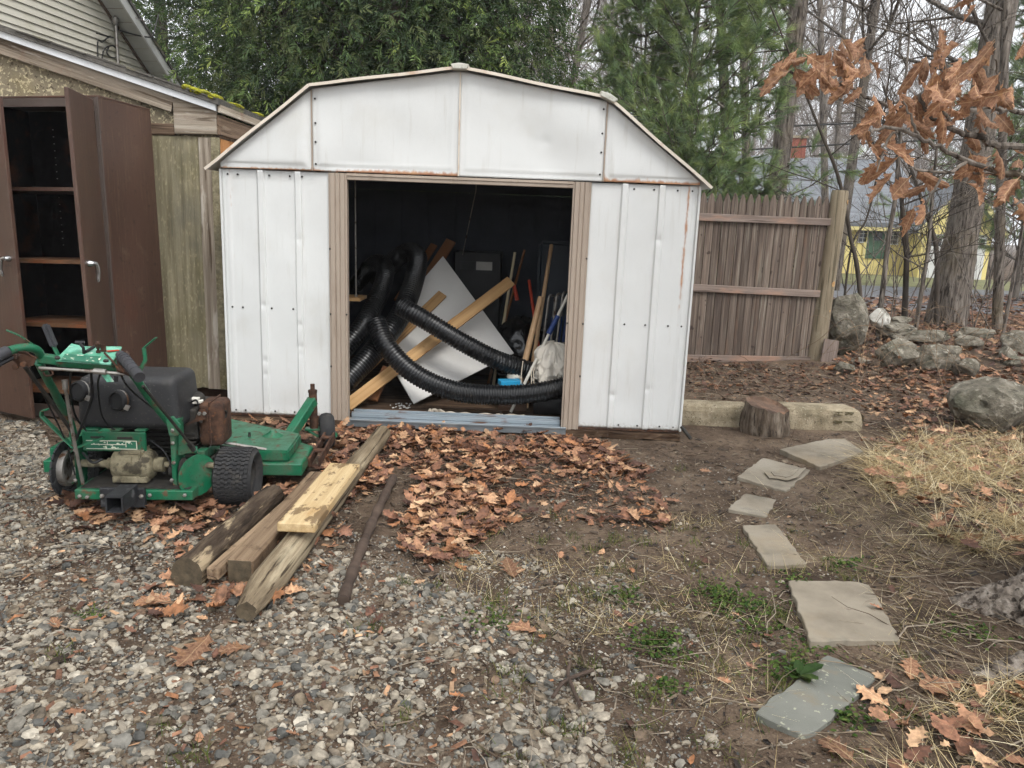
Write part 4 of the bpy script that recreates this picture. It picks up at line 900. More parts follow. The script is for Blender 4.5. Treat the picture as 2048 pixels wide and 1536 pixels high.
def upright(px0, px1, pyt, pyb, ly, dep):
    a, b = ml(px0, pyt, ly), ml(px1, pyb, ly); return MB().b2((a.x, ly, zb+.002), (b.x, ly+dep, a.z))
mp_('upright', upright(338, 356, 845, 1000, -.16, .12), 'green_paint', bevel=.003)
mp_('upright', upright(146, 156, 880, 1000, -.16, .12), 'green_paint', bevel=.003)
# engine panel with decal
p0, p1 = ml(162, 858, -.12), ml(293, 904, -.12)
mb = MB(); mb.b2((p0.x, -.12, p1.z), (p1.x, -.108, p0.z-.012)); mb.b2((p0.x+.01, -.115, p0.z-.012), (p0.x+.07, -.03, p0.z)); mb.b2((p0.x+.12, -.115, p0.z-.012), (p1.x-.11, -.03, p0.z)); mb.b2((p1.x-.05, -.115, p0.z-.012), (p1.x, -.03, p0.z))
pan = mp_('engine_panel', mb, 'green_paint', bevel=.004)
d0, d1 = ml(172, 880, -.122), ml(275, 899, -.122); mp_('decal', MB().b2((d0.x, -.1225, d1.z), (d1.x, -.1205, d0.z)), 'decal', pan)
mb = MB()
for (xa, xb, za, zb_) in ((d0.x, d1.x, d0.z-.003, d0.z), (d0.x, d1.x, d1.z, d1.z+.003), (d1.x-.004, d1.x, d1.z, d0.z), (d0.x+.09, d0.x+.093, d1.z+.02, d0.z), (d0.x+.17, d0.x+.173, d1.z+.01, d0.z), (d0.x+.02, d1.x-.05, (d0.z+d1.z)/2, (d0.z+d1.z)/2+.003)): mb.b2((xa, -.124, za), (xb, -.1227, zb_))
mp_('decal_border', mb, 'decal_edge', pan)
mp_('slot', MB().b2((d0.x+.02, -.1222, d0.z+.008), (d0.x+.075, -.1195, d0.z+.018)), 'engine_dark', pan); mp_('slot', MB().b2((d1.x-.085, -.1222, d0.z+.006), (d1.x-.02, -.1195, d0.z+.016)), 'engine_dark', pan)
# gearbox and shafts
g0, g1 = ml(213, 906, -.16), ml(303, 966, -.16); gc = (g0+g1)/2; gw = g1.x-g0.x; gh = g0.z-g1.z
mb = MB(); mb.lathe([(gh*.30, -gw*.5), (gh*.46, -gw*.44), (gh*.5, -gw*.2), (gh*.47, gw*.1), (gh*.52, gw*.34), (gh*.44, gw*.46), (gh*.3, gw*.5)], 26, (gc.x, -.10, gc.z), (1, 0, 0))
mb.b2((gc.x-gw*.42, -.16, gc.z-gh*.52), (gc.x+gw*.40, -.04, gc.z-gh*.30)); mb.b2((gc.x-gw*.1, -.165, gc.z-gh*.1), (gc.x+gw*.06, -.10, gc.z+gh*.35)); mb.b2((gc.x+gw*.22, -.16, gc.z-gh*.35), (gc.x+gw*.27, -.04, gc.z+gh*.54)); mb.b2((gc.x-gw*.25, -.14, gc.z+gh*.40), (gc.x+gw*.3, -.06, gc.z+gh*.54))
gb = mp_('gearbox', mb, 'cast_alu', bevel=.004, smooth=40)
mp_('axle_shaft', MB().tube([(xl-.05, -.10, gc.z), (gc.x-gw*.45, -.10, gc.z)], .018, 14).tube([(gc.x-gw*.62, -.10, gc.z), (gc.x-gw*.45, -.10, gc.z)], .027, 14), 'cast_alu', smooth=40)
mp_('axle_shaft', MB().tube([(gc.x+gw*.45, -.10, gc.z), (xr+.06, -.10, gc.z)], .014, 14).tube([(gc.x+gw*.45, -.10, gc.z), (gc.x+gw*.72, -.10, gc.z)], .034, 16), 'cast_alu', smooth=40)
# right pulley and its green guard
q = ml(366, 942, -.12); mp_('pulley', MB().lathe([(.050, 0), (.058, .006), (.044, .018), (.044, .026), (.058, .038), (.050, .044)], 26, (q.x-.012, -.10, q.z), (1, 0, 0)).lathe([(.03, -.05), (.036, -.03), (.036, 0)], 18, (q.x-.012, -.10, q.z), (1, 0, 0)), 'engine_dark', smooth=30)
q = ml(397, 948, -.12); mb = MB(); n = 22; poly = []
for i in range(n):
    a = 2*math.pi*i/n; poly.append((q.x+.0, -.12+.095*math.cos(a)-.02, q.z+.098*math.sin(a)*(1 if math.sin(a) > 0 else .98)))
mbM = Matrix.Rotation(R(-38), 3, 'Z'); cen = Vector((q.x, -.14, q.z)); poly = [cen+mbM@(Vector(p)-cen) for p in poly]
mb.prism(poly, mbM@Vector((.006, 0, 0))); mp_('pulley_guard', mb, 'green_paint')
r0 = ml(345, 903, -.10); mp_('guard_arm', MB().tube([r0, ml(395, 900, -.08)], .017, 10), 'green_paint', smooth=True); mp_('guard_arm', MB().tube([ml(345, 986, -.10), ml(392, 983, -.10)], .012, 10), 'green_paint', smooth=True)
# left brake drum
q = ml(128, 936, -.12); mp_('brake_drum', MB().lathe([(.070, 0), (.080, .008), (.080, .05), (.066, .052), (.06, .03)], 28, (q.x-.02, -.12, q.z), (1, 0, 0)), 'steel', smooth=35)
bp = [Vector((q.x+.0, -.12+.098*math.cos(t), q.z+.098*math.sin(t))) for t in np.linspace(-1.2, 4.3, 20)]
mb = MB()
for u, v in zip(bp, bp[1:]): mb.bar(u, v, .045, .008, upv=(1, .01, 0))
mp_('brake_band', mb, 'black_paint')
mp_('band_bracket', MB().b2(ml(122, 905, -.13), ml(152, 899, -.09)), 'green_paint', bevel=.002); mp_('band_bracket', MB().b2(ml(125, 968, -.13), ml(155, 961, -.09)), 'green_paint', bevel=.002)
# fuel tank, a moulded box
p0, p1 = ml(140, 750, -.10), ml(362, 862, -.10); cx = (p0.x+p1.x)/2; wd = (p1.x-p0.x)-.05; ht = p0.z-p1.z
def rbox(c, sz, r, nseg=5, taper=1.0):
    mb = MB().box((0, 0, 0), sz); me = bpy.data.meshes.new('t'); me.from_pydata(mb.v, [], mb.f); bm = bmesh.new(); bm.from_mesh(me); bmesh.ops.recalc_face_normals(bm, faces=bm.faces)
    bmesh.ops.bevel(bm, geom=bm.edges[:], offset=r, segments=nseg, affect='EDGES', profile=.5); out = MB()
    bm.verts.index_update()
    V = []
    for v in bm.verts:
        k = taper+(1-taper)*(.5-v.co.z/sz[2]); V.append((v.co.x*k+c[0], v.co.y*k+c[1], v.co.z+c[2]))
    out.add(V, [[v.index for v in f.verts] for f in bm.faces]); bm.free(); bpy.data.meshes.remove(me); return out
mb = rbox((cx+.0, .06, (p0.z+p1.z)/2-.005), (wd+.04, .32, ht*.98), .038, 6, .93)
tank = mp_('fuel_tank', mb, 'tank_plastic', smooth=60)
for (px, py) in ((157, 784), (235, 803)):
    q = ml(px+4, py, -.125); c = Vector((q.x, -.10, q.z))
    cap = mp_('fuel_cap', MB().lathe([(.045, .0), (.047, .01), (.047, .022), (.044, .034), (.036, .038), (.034, .030)], 28, c, (-.35, -1, .15)), 'black_plastic', tank, smooth=35)
    mp_('cap_band', MB().lathe([(.0475, .012), (.0478, .016), (.0475, .020)], 28, c, (-.35, -1, .15)), 'steel', cap)
    mp_('cap_tab', MB().box(c+Vector((.03, -.035, -.022)), (.03, .012, .022), Matrix.Rotation(.5, 3, 'Y')), 'steel', cap)
mp_('fuel_line', MB().tube(spline([ml(182, 742, -.30), ml(184, 790, -.26), ml(172, 830, -.22), ml(152, 880, -.2)], 8), .006, 6), 'black_plastic', smooth=True)
# engine, muffler
e0 = ml(375, 800, .12)
mp_('engine_block', MB().b2((xl+.08, .06, zb+.05), (e0.x+.02, .40, p1.z-.005)).b2((e0.x-.06, .05, zb+.2), (e0.x+.06, .34, e0.z-.03)).lathe([(.045, 0), (.05, .04), (.03, .06)], 18, (e0.x+.02, .16, e0.z-.03)), 'engine_dark', bevel=.008)
for i in range(7): 
    z = zb+.10+i*.022; mp_('cooling_fin', MB().b2((e0.x-.16, .035, z), (e0.x+.05, .30, z+.006)), 'engine_dark')
q = ml(380, 793, .14); mp_('air_filter', MB().box(q, (.10, .09, .014), Matrix.Rotation(.12, 3, 'Y')).box(q-Vector((-.02, .0, .02)), (.08, .08, .016), Matrix.Rotation(.3, 3, 'Z')), 'white_plastic', bevel=.003)
m0, m1 = ml(394, 806, .05), ml(447, 894, .05); mc = (m0+m1)/2
mb = rbox((mc.x, .13, mc.z), (m1.x-m0.x, .17, m0.z-m1.z), .026, 4)
muf = mp_('muffler', mb, 'rust', smooth=50)
q = ml(435, 833, .04); mp_('outlet', MB().lathe([(.018, -.02), (.022, .012), (.016, .014), (.014, -.02)], 18, (m1.x-.012, .09, q.z), (1, -.5, 0)), 'engine_dark', muf, smooth=40)
mp_('muffler_seam', MB().b2((mc.x-.005, .042, m1.z+.01), (mc.x+.004, .218, m0.z+.006)), 'rust', muf, bevel=.002)
b0, b1 = ml(372, 858, .02), ml(415, 832, .02)
br = mp_('bracket', MB().prism([ml(368, 852, .02), ml(413, 838, .02), ml(414, 818, .02), ml(398, 820, .02), ml(390, 838, .02)], (0, .006, 0)), 'rust')
for k in range(3): mp_('bracket_hole', MB().lathe([(.007, 0), (.007, .002)], 10, ml(380+11*k, 850-3.5*k, .0185), (0, -1, 0)), 'engine_dark', br)
for k in range(2): mp_('bracket_bolt', MB().lathe([(.010, 0), (.008, .008)], 6, ml(399+10*k, 827, .0185), (0, -1, 0)), 'steel', br)
# cutting deck
A, B, C_, D_ = [MWI@gd(*p, .20) for p in ((440, 836), (602, 867), (577, 902), (430, 893))]
back = Vector((-.62, B.y+.10, .20))
top = [Vector((-.55, C_.y, .20)), Vector((C_.x, C_.y, .20)), Vector((B.x, B.y, .20)), Vector((A.x+.05, A.y, .20)), Vector((-.55, A.y+.02, .20))]
mb = MB(); mb.prism([v-Vector((0, 0, .055)) for v in top], (0, 0, .055))
dk = mp_('cutting_deck', mb, 'green_paint', bevel=.007, seg=2)
ctr = (top[1]+top[2]+top[3]+top[4])/4
low = [Vector((v.x+(.07 if v.x > 0 else -.02), v.y+(.05 if v.y > ctr.y else -.03), .08)) for v in top]
mp_('deck_skirt', MB().prism(low, (0, 0, .062)), 'green_paint', dk, bevel=.006)
q = ml(545, 873, C_.y+.15); q = MWI@gd(546, 870, .203); mp_('spindle_boss', MB().lathe([(.055, 0), (.04, .008), (.022, .018), (.014, .03)], 20, (q.x, q.y, .2005)), 'green_paint', dk, smooth=35)
q = MWI@gd(499, 872, .203); mp_('grease_fitting', MB().lathe([(.008, 0), (.005, .018), (.007, .022)], 10, (q.x, q.y, .2005)), 'engine_dark', dk)
# caster arm, spindle, fork and caster wheel
cw = MWI@Vector((-1.155, 4.40, 0))
fa = Vector((B.x-.02, B.y-.01, .215)); tp = Vector((cw.x-.02, cw.y-.02, 0)); 
s0 = MWI@at(625, 768, 4.36); s1 = MWI@at(628, 848, 4.36)
arm = mp_('caster_arm', MB().bar(MWI@at(574, 880, 4.12), MWI@at(626, 800, 4.36), .052, .055, upv=(0, 0, 1)), 'green_paint', bevel=.004)
mp_('arm_brace', MB().bar(MWI@at(583, 870, 4.22), MWI@at(596, 888, 4.10), .04, .03), 'green_paint', arm)
sp = mp_('caster_spindle', MB().tube([s1-Vector((0, 0, .03)), s0-Vector((0, 0, .035))], .024, 16).tube([s0-Vector((0, 0, .036)), s0], .013, 8).tube([s0-Vector((0, 0, .05)), s0-Vector((0, 0, .036))], .027, 14), 'rust', smooth=40)
fk = Vector((s1.x, s1.y, s1.z-.03)); cc = Vector((fk.x+.07, fk.y+.02, .105))
mp_('caster_fork', MB().bar(fk+Vector((-.05, 0, 0)), fk+Vector((.07, .01, .0)), .06, .012).bar(fk+Vector((-.045, 0, 0)), Vector((cc.x-.04, cc.y-.03, .075)), .045, .01, upv=(1, 0, .1)).bar(fk+Vector((.07, .01, 0)), Vector((cc.x+.06, cc.y, .075)), .045, .01, upv=(1, 0, .1)), 'green_paint', bevel=.002)
mp_('caster_wheel', MB().lathe([(.03, -.04), (.085, -.042), (.102, -.028), (.108, 0), (.102, .028), (.085, .042), (.03, .04)], 32, cc, (1, .25, 0)), 'tyre', smooth=40)
# rusty side bracket and rods
q0, q1 = MWI@gd(618, 925, .10), MWI@gd(650, 872, .14)
mp_('side_hanger', MB().bar(q0, q1, .012, .05).bar(q0+Vector((.05, 0, .0)), q1+Vector((.05, 0, 0)), .010, .05).bar(q0.lerp(q1, .3)+Vector((-.004, 0, .02)), q0.lerp(q1, .3)+Vector((.056, 0, .02)), .04, .012).bar(q0.lerp(q1, .8)+Vector((-.004, 0, .02)), q0.lerp(q1, .8)+Vector((.056, 0, .02)), .04, .012), 'rust', bevel=.002)
mp_('lift_rod', MB().tube([ml(440, 884, .18), ml(533, 899, .20)], .008, 8), 'steel', smooth=True); mp_('lift_rod', MB().tube([ml(440, 893, .16), ml(620, 918, .34)], .007, 8), 'engine_dark', smooth=True)
mp_('frame_rail', MB().bar(ml(400, 912, -.02), ml(445, 878, .45), .04, .05), 'green_paint', bevel=.004); mp_('frame_rail', MB().bar((xl+.06, .3, zb+.03), (xl+.06, .55, .19), .05, .05), 'green_paint')
mp_('drive_belt', MB().bar(ml(405, 940, -.06), ml(440, 905, .16), .012, .03).bar(ml(405, 952, -.06), ml(440, 916, .16), .012, .02), 'engine_dark')
# handlebars, console
def seg(a, b, n=8): return [Vector(a).lerp(Vector(b), i/n) for i in range(n+1)]
RT = spline([ml(352, 862, -.12), ml(338, 845, -.14), ml(300, 797, -.24), ml(272, 757, -.34), ml(256, 733, -.40)], 8)
mp_('handle_tube', MB().tube(RT, .0165, 14), 'green_paint', smooth=True)
LT = spline([ml(150, 880, -.12), ml(140, 845, -.15), ml(112, 790, -.27), ml(88, 745, -.38), ml(78, 725, -.43)], 8)
mp_('handle_tube', MB().tube(LT, .0165, 14), 'green_paint', smooth=True)
mp_('handle_bend', MB().tube(spline([ml(83, 718, -.42), ml(76, 702, -.45), ml(58, 695, -.49), ml(36, 697, -.53), ml(16, 702, -.58)], 6), .0165, 14), 'green_paint', smooth=True)
mp_('grip', MB().tube(spline([ml(16, 702, -.58), ml(-8, 714, -.62), ml(-40, 736, -.70)], 8), [.0215+.0012*(i % 2) for i in range(17)], 14), 'grip', smooth=40)
mp_('squeeze_lever', MB().tube(spline([ml(28, 714, -.56), ml(8, 724, -.60), ml(-30, 745, -.68)], 6), .009, 8), 'black_plastic', smooth=True)
gp = spline([ml(240, 709, -.42), ml(252, 722, -.47), ml(279, 755, -.58)], 9)
mp_('grip', MB().tube(gp, [(.0175 if i < 4 else .0215+.0014*(i % 2)) for i in range(len(gp))], 14), 'grip', smooth=40); mp_('handle_bend', MB().tube(spline([ml(258, 738, -.40), ml(250, 722, -.405), ml(240, 708, -.418)], 4), .017, 12), 'green_paint', smooth=True)
mp_('crossbar', MB().bar(ml(78, 716, -.42), ml(248, 734, -.40), .045, .035), 'green_paint', bevel=.004)
con = [ml(110, 720, -.47), ml(222, 728, -.46), ml(244, 694, -.28), ml(168, 693, -.28), ml(142, 688, -.28)]
nn = (con[1]-con[0]).cross(con[2]-con[0]).normalized(); nn = nn if nn.z > 0 else -nn
cs = mp_('console', MB().prism([p+nn*.004 for p in con], -nn*.012), 'green_faded', bevel=.003)
mp_('console_skirt', MB().prism([con[0]-nn*.009, con[1]-nn*.009, con[1]-nn*.03+Vector((0, .01, 0)), con[0]-nn*.03+Vector((0, .01, 0))], (0, .12, 0)), 'green_paint', cs)
def onc(px, py):
    d = MWI.to_3x3()@ray(px, py); t = (con[0]+nn*.0045-_o).dot(nn)/d.dot(nn); return _o+d*t
mp_('console_label', MB().prism([onc(122, 720), onc(196, 726), onc(204, 713), onc(130, 708)], nn*.0012), 'decal', cs)
for (px, py) in ((115, 717), (212, 723)): mp_('console_knob', MB().lathe([(.010, 0), (.010, .006), (.006, .009)], 12, onc(px, py), nn), 'engine_dark', cs, smooth=40)
mp_('throttle_lever', MB().tube([onc(168, 707)+nn*.0, onc(168, 707)+nn*.025, onc(162, 702)+nn*.03], .006, 8).tube([onc(152, 700)+nn*.032, onc(171, 700)+nn*.032], .0075, 8).tube([onc(172, 706)+nn*.006, onc(189, 698)+nn*.01], .006, 6), 'black_plastic', cs, smooth=True)
mp_('ignition_key', MB().lathe([(.009, 0), (.009, .008)], 12, onc(197, 705), nn).lathe([(.004, .008), (.010, .03), (.012, .04), (.006, .048)], 10, onc(197, 705), nn).box(onc(207, 703)+nn*.015, (.022, .004, .03)), 'rust', cs, smooth=40)
mp_('tag', MB().box(onc(226, 703)+nn*.004, (.045, .016, .003), Matrix.Rotation(.7, 3, 'Z')), 'red_paint', cs)
mp_('control_rod', MB().tube([ml(78, 736, -.47), ml(160, 741, -.47), ml(248, 748, -.45)], .0065, 10).tube([ml(188, 742, -.47), ml(212, 744, -.47)], .012, 8), 'steel', smooth=True)
mp_('rod_bracket', MB().prism([ml(198, 744, -.46), ml(214, 744, -.46), ml(228, 764, -.46), ml(214, 764, -.46)], (0, .004, 0)), 'green_faded'); mp_('rubber_tip', MB().tube([ml(232, 752, -.46), ml(232, 763, -.46)], .008, 8), 'black_plastic')
mp_('linkage', MB().prism([ml(22, 703, -.55), ml(50, 703, -.55), ml(72, 716, -.53), ml(66, 732, -.53), ml(40, 734, -.53), ml(26, 722, -.55)], (0, .006, 0)).lathe([(.011, 0), (.011, .014)], 10, ml(32, 712, -.556), (0, -1, 0)).lathe([(.011, 0), (.011, .014)], 10, ml(33, 733, -.54), (0, -1, 0)).lathe([(.011, 0), (.011, .014)], 10, ml(49, 728, -.54), (0, -1, 0)), 'rust', bevel=.001)
mp_('linkage', MB().tube([ml(238, 722, -.44), ml(244, 742, -.46)], .010, 8).tube([ml(236, 738, -.46), ml(262, 748, -.46)], .011, 8).tube([ml(250, 705, -.38), ml(258, 712, -.38)], .010, 8).tube([ml(209, 706, -.40), ml(225, 722, -.45), ml(243, 746, -.46)], .0045, 6), 'rust')
mp_('brake_rod', MB().tube([ml(50, 734, -.53), ml(96, 795, -.36), ml(150, 872, -.2)], .008, 8), 'engine_dark', smooth=True)
mp_('shift_rod', MB().tube([ml(130, 772, -.32), ml(146, 870, -.25), ml(166, 968, -.20)], .0075, 8).tube([ml(129, 760, -.32), ml(131, 778, -.32)], .012, 8), 'steel', smooth=True)
mp_('brake_rod', MB().tube([ml(286, 772, -.42), ml(340, 838, -.25), ml(386, 896, -.10)], .0065, 8).tube([ml(378, 886, -.11), ml(388, 900, -.09)], .013, 8), 'engine_dark', smooth=True)
# cables, bolts and gussets
for (pp_, r) in (([(150, 728, -.44), (140, 760, -.36), (150, 830, -.16), (180, 870, -.10)], .0045), ([(232, 730, -.43), (262, 780, -.28), (330, 830, -.10), (372, 830, .05)], .0045), ([(205, 735, -.44), (196, 775, -.24), (215, 850, -.13), (300, 880, -.05)], .004), ([(60, 735, -.5), (92, 800, -.36), (130, 880, -.2), (150, 950, -.16)], .0035), ([(300, 880, -.1), (330, 905, -.12), (350, 950, -.14)], .004), ([(165, 905, -.14), (185, 925, -.18), (205, 918, -.16)], .006), ([(375, 810, .08), (392, 800, .05), (398, 815, .04)], .004)):
    mp_('cable', MB().tube(spline([ml(*q_) for q_ in pp_], 7), r, 6), 'black_plastic', smooth=True)
for (px, py, ly) in ((346, 860, -.163), (346, 886, -.163), (344, 960, -.163), (151, 900, -.163), (151, 960, -.163), (348, 925, -.163), (160, 992, -.223), (370, 990, -.223), (175, 994, -.223), (300, 990, -.223)):
    mp_('bolt', MB().lathe([(.009, 0), (.009, .007), (.005, .010)], 6, ml(px, py, ly), (0, -1, 0)), 'steel')
mp_('gusset', MB().prism([ml(356, 860, -.13), ml(386, 893, -.10), ml(384, 905, -.10), ml(356, 912, -.13)], (0, .008, 0)), 'green_paint', bevel=.002)
mp_('handle_plate', MB().prism([ml(330, 838, -.17), ml(346, 832, -.17), ml(362, 850, -.17), ml(358, 872, -.17), ml(338, 872, -.17)], (0, .01, 0)), 'green_paint', bevel=.003)
for k_ in range(6): mp_('wrap_ring', MB().lathe([(.0235, 0), (.0245, .003), (.0235, .006)], 14, gp[5+2*k_], (gp[6+2*k_]-gp[5+2*k_])), 'grip')
# levers
def strap(name, pts, wd, th, m_='green_paint'):
    mb = MB()
    for u, v in zip(pts, pts[1:]): mb.bar(u, v, wd, th)
    return mp_(name, mb, m_, bevel=.002)
lv = strap('shift_lever', spline([ml(12, 660, -.52), ml(40, 672, -.50), ml(66, 690, -.47), ml(82, 706, -.44)], 4), .026, .005)
bl = strap('blade_lever', [ml(106, 690, -.40), ml(117, 712, -.40)], .026, .006); mp_('lever_grip', MB().bar(ml(90, 648, -.40), ml(109, 694, -.40), .034, .022), 'grip', bl, bevel=.006, seg=2)
rl = mp_('drive_lever', MB().tube([ml(288, 696, -.46), ml(291, 720, -.46), ml(277, 747, -.46)], .0085, 10), 'green_paint', smooth=40); mp_('lever_paddle', MB().bar(ml(289, 695, -.46), ml(313, 675, -.46), .028, .005), 'green_paint', rl, bevel=.002)
strap('foot_lever', [ml(98, 818, -.20), ml(84, 822, -.20), ml(83, 832, -.20), ml(118, 866, -.20), ml(148, 896, -.20)], .028, .007); strap('foot_lever', [ml(150, 897, -.21), ml(206, 876, -.16)], .026, .006)
mp_('spring_wire', MB().tube(spline([ml(82, 742, -.43), ml(98, 738, -.43), ml(106, 748, -.43), ml(92, 752, -.43), ml(86, 744, -.43)], 5), .004, 5), 'rust')

# ================================================================== TIMBERS ON THE LEAVES
def log(name, a, b, r0, r1, m_, label, cat, seed=0, wob=.02, end_m='end_grain', taper_end=False, n=26, k=46):
    a, b = Vector(a), Vector(b); x = (b-a).normalized(); y = Vector((0, 0, 1)).cross(x).normalized(); z = x.cross(y); ln = (b-a).length
    M = Matrix((x, y, z)).transposed().to_4x4(); M.translation = a
    t = np.linspace(0, 1, k); A_ = np.linspace(0, 2*np.pi, n, endpoint=False); T, AA = np.meshgrid(t, A_, indexing='ij')
    q = np.stack([T.ravel()*ln*1.2, np.cos(AA).ravel()*.35, np.sin(AA).ravel()*.35], 1)
    rad = (r0+(r1-r0)*T.ravel())*(1+.34*(vnoise(q, 3, seed, 3)-.5)+.28*(vnoise(q*np.array([.6, 9, 9]), 2, seed+3, 3)-.5))
    if taper_end: rad *= np.clip(.55+T.ravel()/.10*.45+.30*(vnoise(q, 6, seed+9)-.5), .35, 1)
    cy = wob*(vnoise(np.stack([T.ravel()*2, T.ravel()*0, T.ravel()*0], 1), 2, seed+5)-.5); cz = .6*wob*(vnoise(np.stack([T.ravel()*2, T.ravel()*0+5, T.ravel()*0], 1), 2, seed+6)-.5)
    V = np.stack([T.ravel()*ln, cy+np.cos(AA).ravel()*rad, cz+np.sin(AA).ravel()*rad], 1)
    i, j = np.meshgrid(np.arange(k-1), np.arange(n), indexing='ij'); aa = (i*n+j).ravel(); bb = (i*n+(j+1) % n).ravel()
    Fc = np.stack([aa, bb, bb+n, aa+n], 1)
    root = empty(name, (a+b)/2-Vector((0, 0, r0)), label, cat)
    npmesh('trunk', V, Fc, m_, root, smooth=True, mw=M)
    for e in (0, k-1):
        ring = V[e*n:(e+1)*n]; c = ring.mean(0)+np.array([.006 if e == 0 else -.006, 0, 0]); mb = MB(); mb.add([tuple(p) for p in ring]+[tuple(c)], [(i_, (i_+1) % n, n) for i_ in range(n)])
        o_ = obj('cut_end', mb, end_m, root, mw=M)
    return root
def on(px, py, z): q = gd(px, py, z); return q
log('log', on(374, 1148, .055), on(546, 990, .062), .060, .054, 'log_bark', 'dark bark-covered round log, leftmost of the timber pile', 'log', 3)
log('fence_post', on(490, 1222, .055), on(765, 866, .075), .062, .046, 'log_grey', 'long weathered grey round post running under the yellow plank', 'post', 8, taper_end=True, k=70)
o = board('square_stick', on(424, 1148, .062), on(606, 985, .075), .046, .046, 'beam_wood', warp=.08, bevel=.004); tag(o, 'thin square weathered stick beside the bark log', 'stick')
bm_ = empty('square_beam', on(478, 1150, 0), 'thick square weathered timber beam between stick and round post', 'beam')
a, b = on(480, 1143, .055), on(640, 962, .06); board('beam', a, b, .100, .098, 'beam_wood', bm_, warp=.04, bevel=.007)
x = (b-a).normalized(); board('cut_end', a-x*.0025, a-x*.0005, .086, .086, 'end_grain', bm_, bevel=0)
o = board('yellow_plank', on(592, 1056, .158), on(690, 934, .145), .148, .038, 'plank_yellow', warp=.02, bevel=.004); tag(o, 'clean yellow plank lying on top of the weathered timbers', 'plank')
st = spline([on(686, 1200, .02), on(712, 1125, .024), on(742, 1050, .026), on(765, 1000, .03), on(787, 955, .035)], 8)
tag(obj('bare_pole', MB().tube(st, [.021+.003*math.sin(i*1.3) for i in range(len(st))], 12), 'stick_dark', smooth=True), 'dark slim bare pole lying alone right of the timber pile', 'pole')

# ================================================================== STOCKADE FENCE
FA, FB = Vector((1.50, 7.99, 0)), Vector((3.36, 8.40, 0)); fd = (FB-FA).normalized(); fn = Vector((fd.y, -fd.x, 0))
fen = empty('stockade_fence', (2.6, 8.2, 0), 'weathered wooden stockade fence with pointed pickets right of the shed', 'fence')
pw = .0865; n = int((FB-FA).length/pw)
def zpix(px, py):
    q = pln(px, py, FA, fn); return q.z
ztop_l, ztop_r = zpix(1410, 386), zpix(1670, 394)
for i in range(n):
    t = (i+.5)/n; c = FA.lerp(FB, t); zt = ztop_l+(ztop_r-ztop_l)*((c.x-1.85)/1.5)+random.uniform(-.008, .008); z0 = .02+random.uniform(-.01, .01)
    wd = pw*random.uniform(.935, .972); off = random.uniform(-.003, .003); th = .016
    hw_ = wd/2; s = .095
    M = Matrix((Vector((0, 0, 1)), fd, fn)).transposed().to_4x4(); M.translation = c+fn*off
    poly = [(z0, -hw_, 0), (z0, hw_, 0), (zt-s, hw_, 0), (zt-s*.45, hw_*.66, 0), (zt, hw_*.22, 0), (zt, -hw_*.22, 0), (zt-s*.45, -hw_*.66, 0), (zt-s, -hw_, 0)]
    obj('picket', MB().prism(poly, (0, 0, th)), 'fence_wood', fen, mw=M, bevel=.004)
for (pa, pb, h_) in (((1400, 434), (1672, 445), .075), ((1392, 575), (1655, 588), .075), ((1375, 716), (1600, 720), .08)):
    za, zb2 = zpix(*pa), zpix(*pb); a = FA+fn*.04; b = FB+fn*.04-fd*.03; sl2 = (zb2-za)/1.6
    board('rail', (a.x, a.y, za-.30*sl2), (b.x, b.y, zb2+.05*sl2), h_, .035, 'fence_rail', fen, upv=fn, warp=.04, bevel=.004)
pb_, pt_ = gd(1655, 735, 0), at(1683, 381, 8.33)
log_ = MB(); n_ = 20; V = []
pst = empty('fence_post', (pb_.x, 8.40, 0), 'stout round wooden fence post with pale scars at the fence end', 'post')
pc0 = Vector((pb_.x, 8.36, -.05)); pc1 = Vector((pt_.x, 8.36, pt_.z))
mb = MB().tube([pc0.lerp(pc1, t) for t in (0, .2, .4, .6, .8, .985, 1)], [.098, .094, .092, .090, .088, .087, .080], 22); obj('post', mb, 'post_wood', pst, smooth=40)
for (px, py, s) in ((1699, 403, .018), (1668, 568, .022), (1661, 622, .010)):
    q = at(px, py, 8.27); mb = MB(); poly = [Vector((q.x+math.cos(a)*s*random.uniform(.6, 1.1), 0, q.z+math.sin(a)*s*1.6*random.uniform(.6, 1.1))) for a in np.linspace(0, 6.28, 9)[:-1]]
    ax = pc0.lerp(pc1, (q.z+.05)/(pc1.z+.05)); poly = [Vector((p.x, 8.36-math.sqrt(max(1e-6, .0935**2-(p.x-ax.x)**2))-.003, p.z)) for p in poly]
    obj('scar', MB().prism(poly, (0, .02, 0)), 'lumber', pst)
a = gd(1655, 730, 0); o = board('wood_scrap', (a.x+.02, 8.20, .0), (a.x+.05, 8.235, .26), .17, .022, 'fence_rail', upv=(.15, -1, 0), warp=.05); tag(o, 'short broken board leaning on the foot of the fence post', 'board')
o = board('wood_scrap', gd(1640, 738, .02), gd(1668, 735, .06), .09, .02, 'lumber_red', upv=(0, -.4, 1)); tag(o, 'small reddish board offcut on leaves before the fence post', 'board')

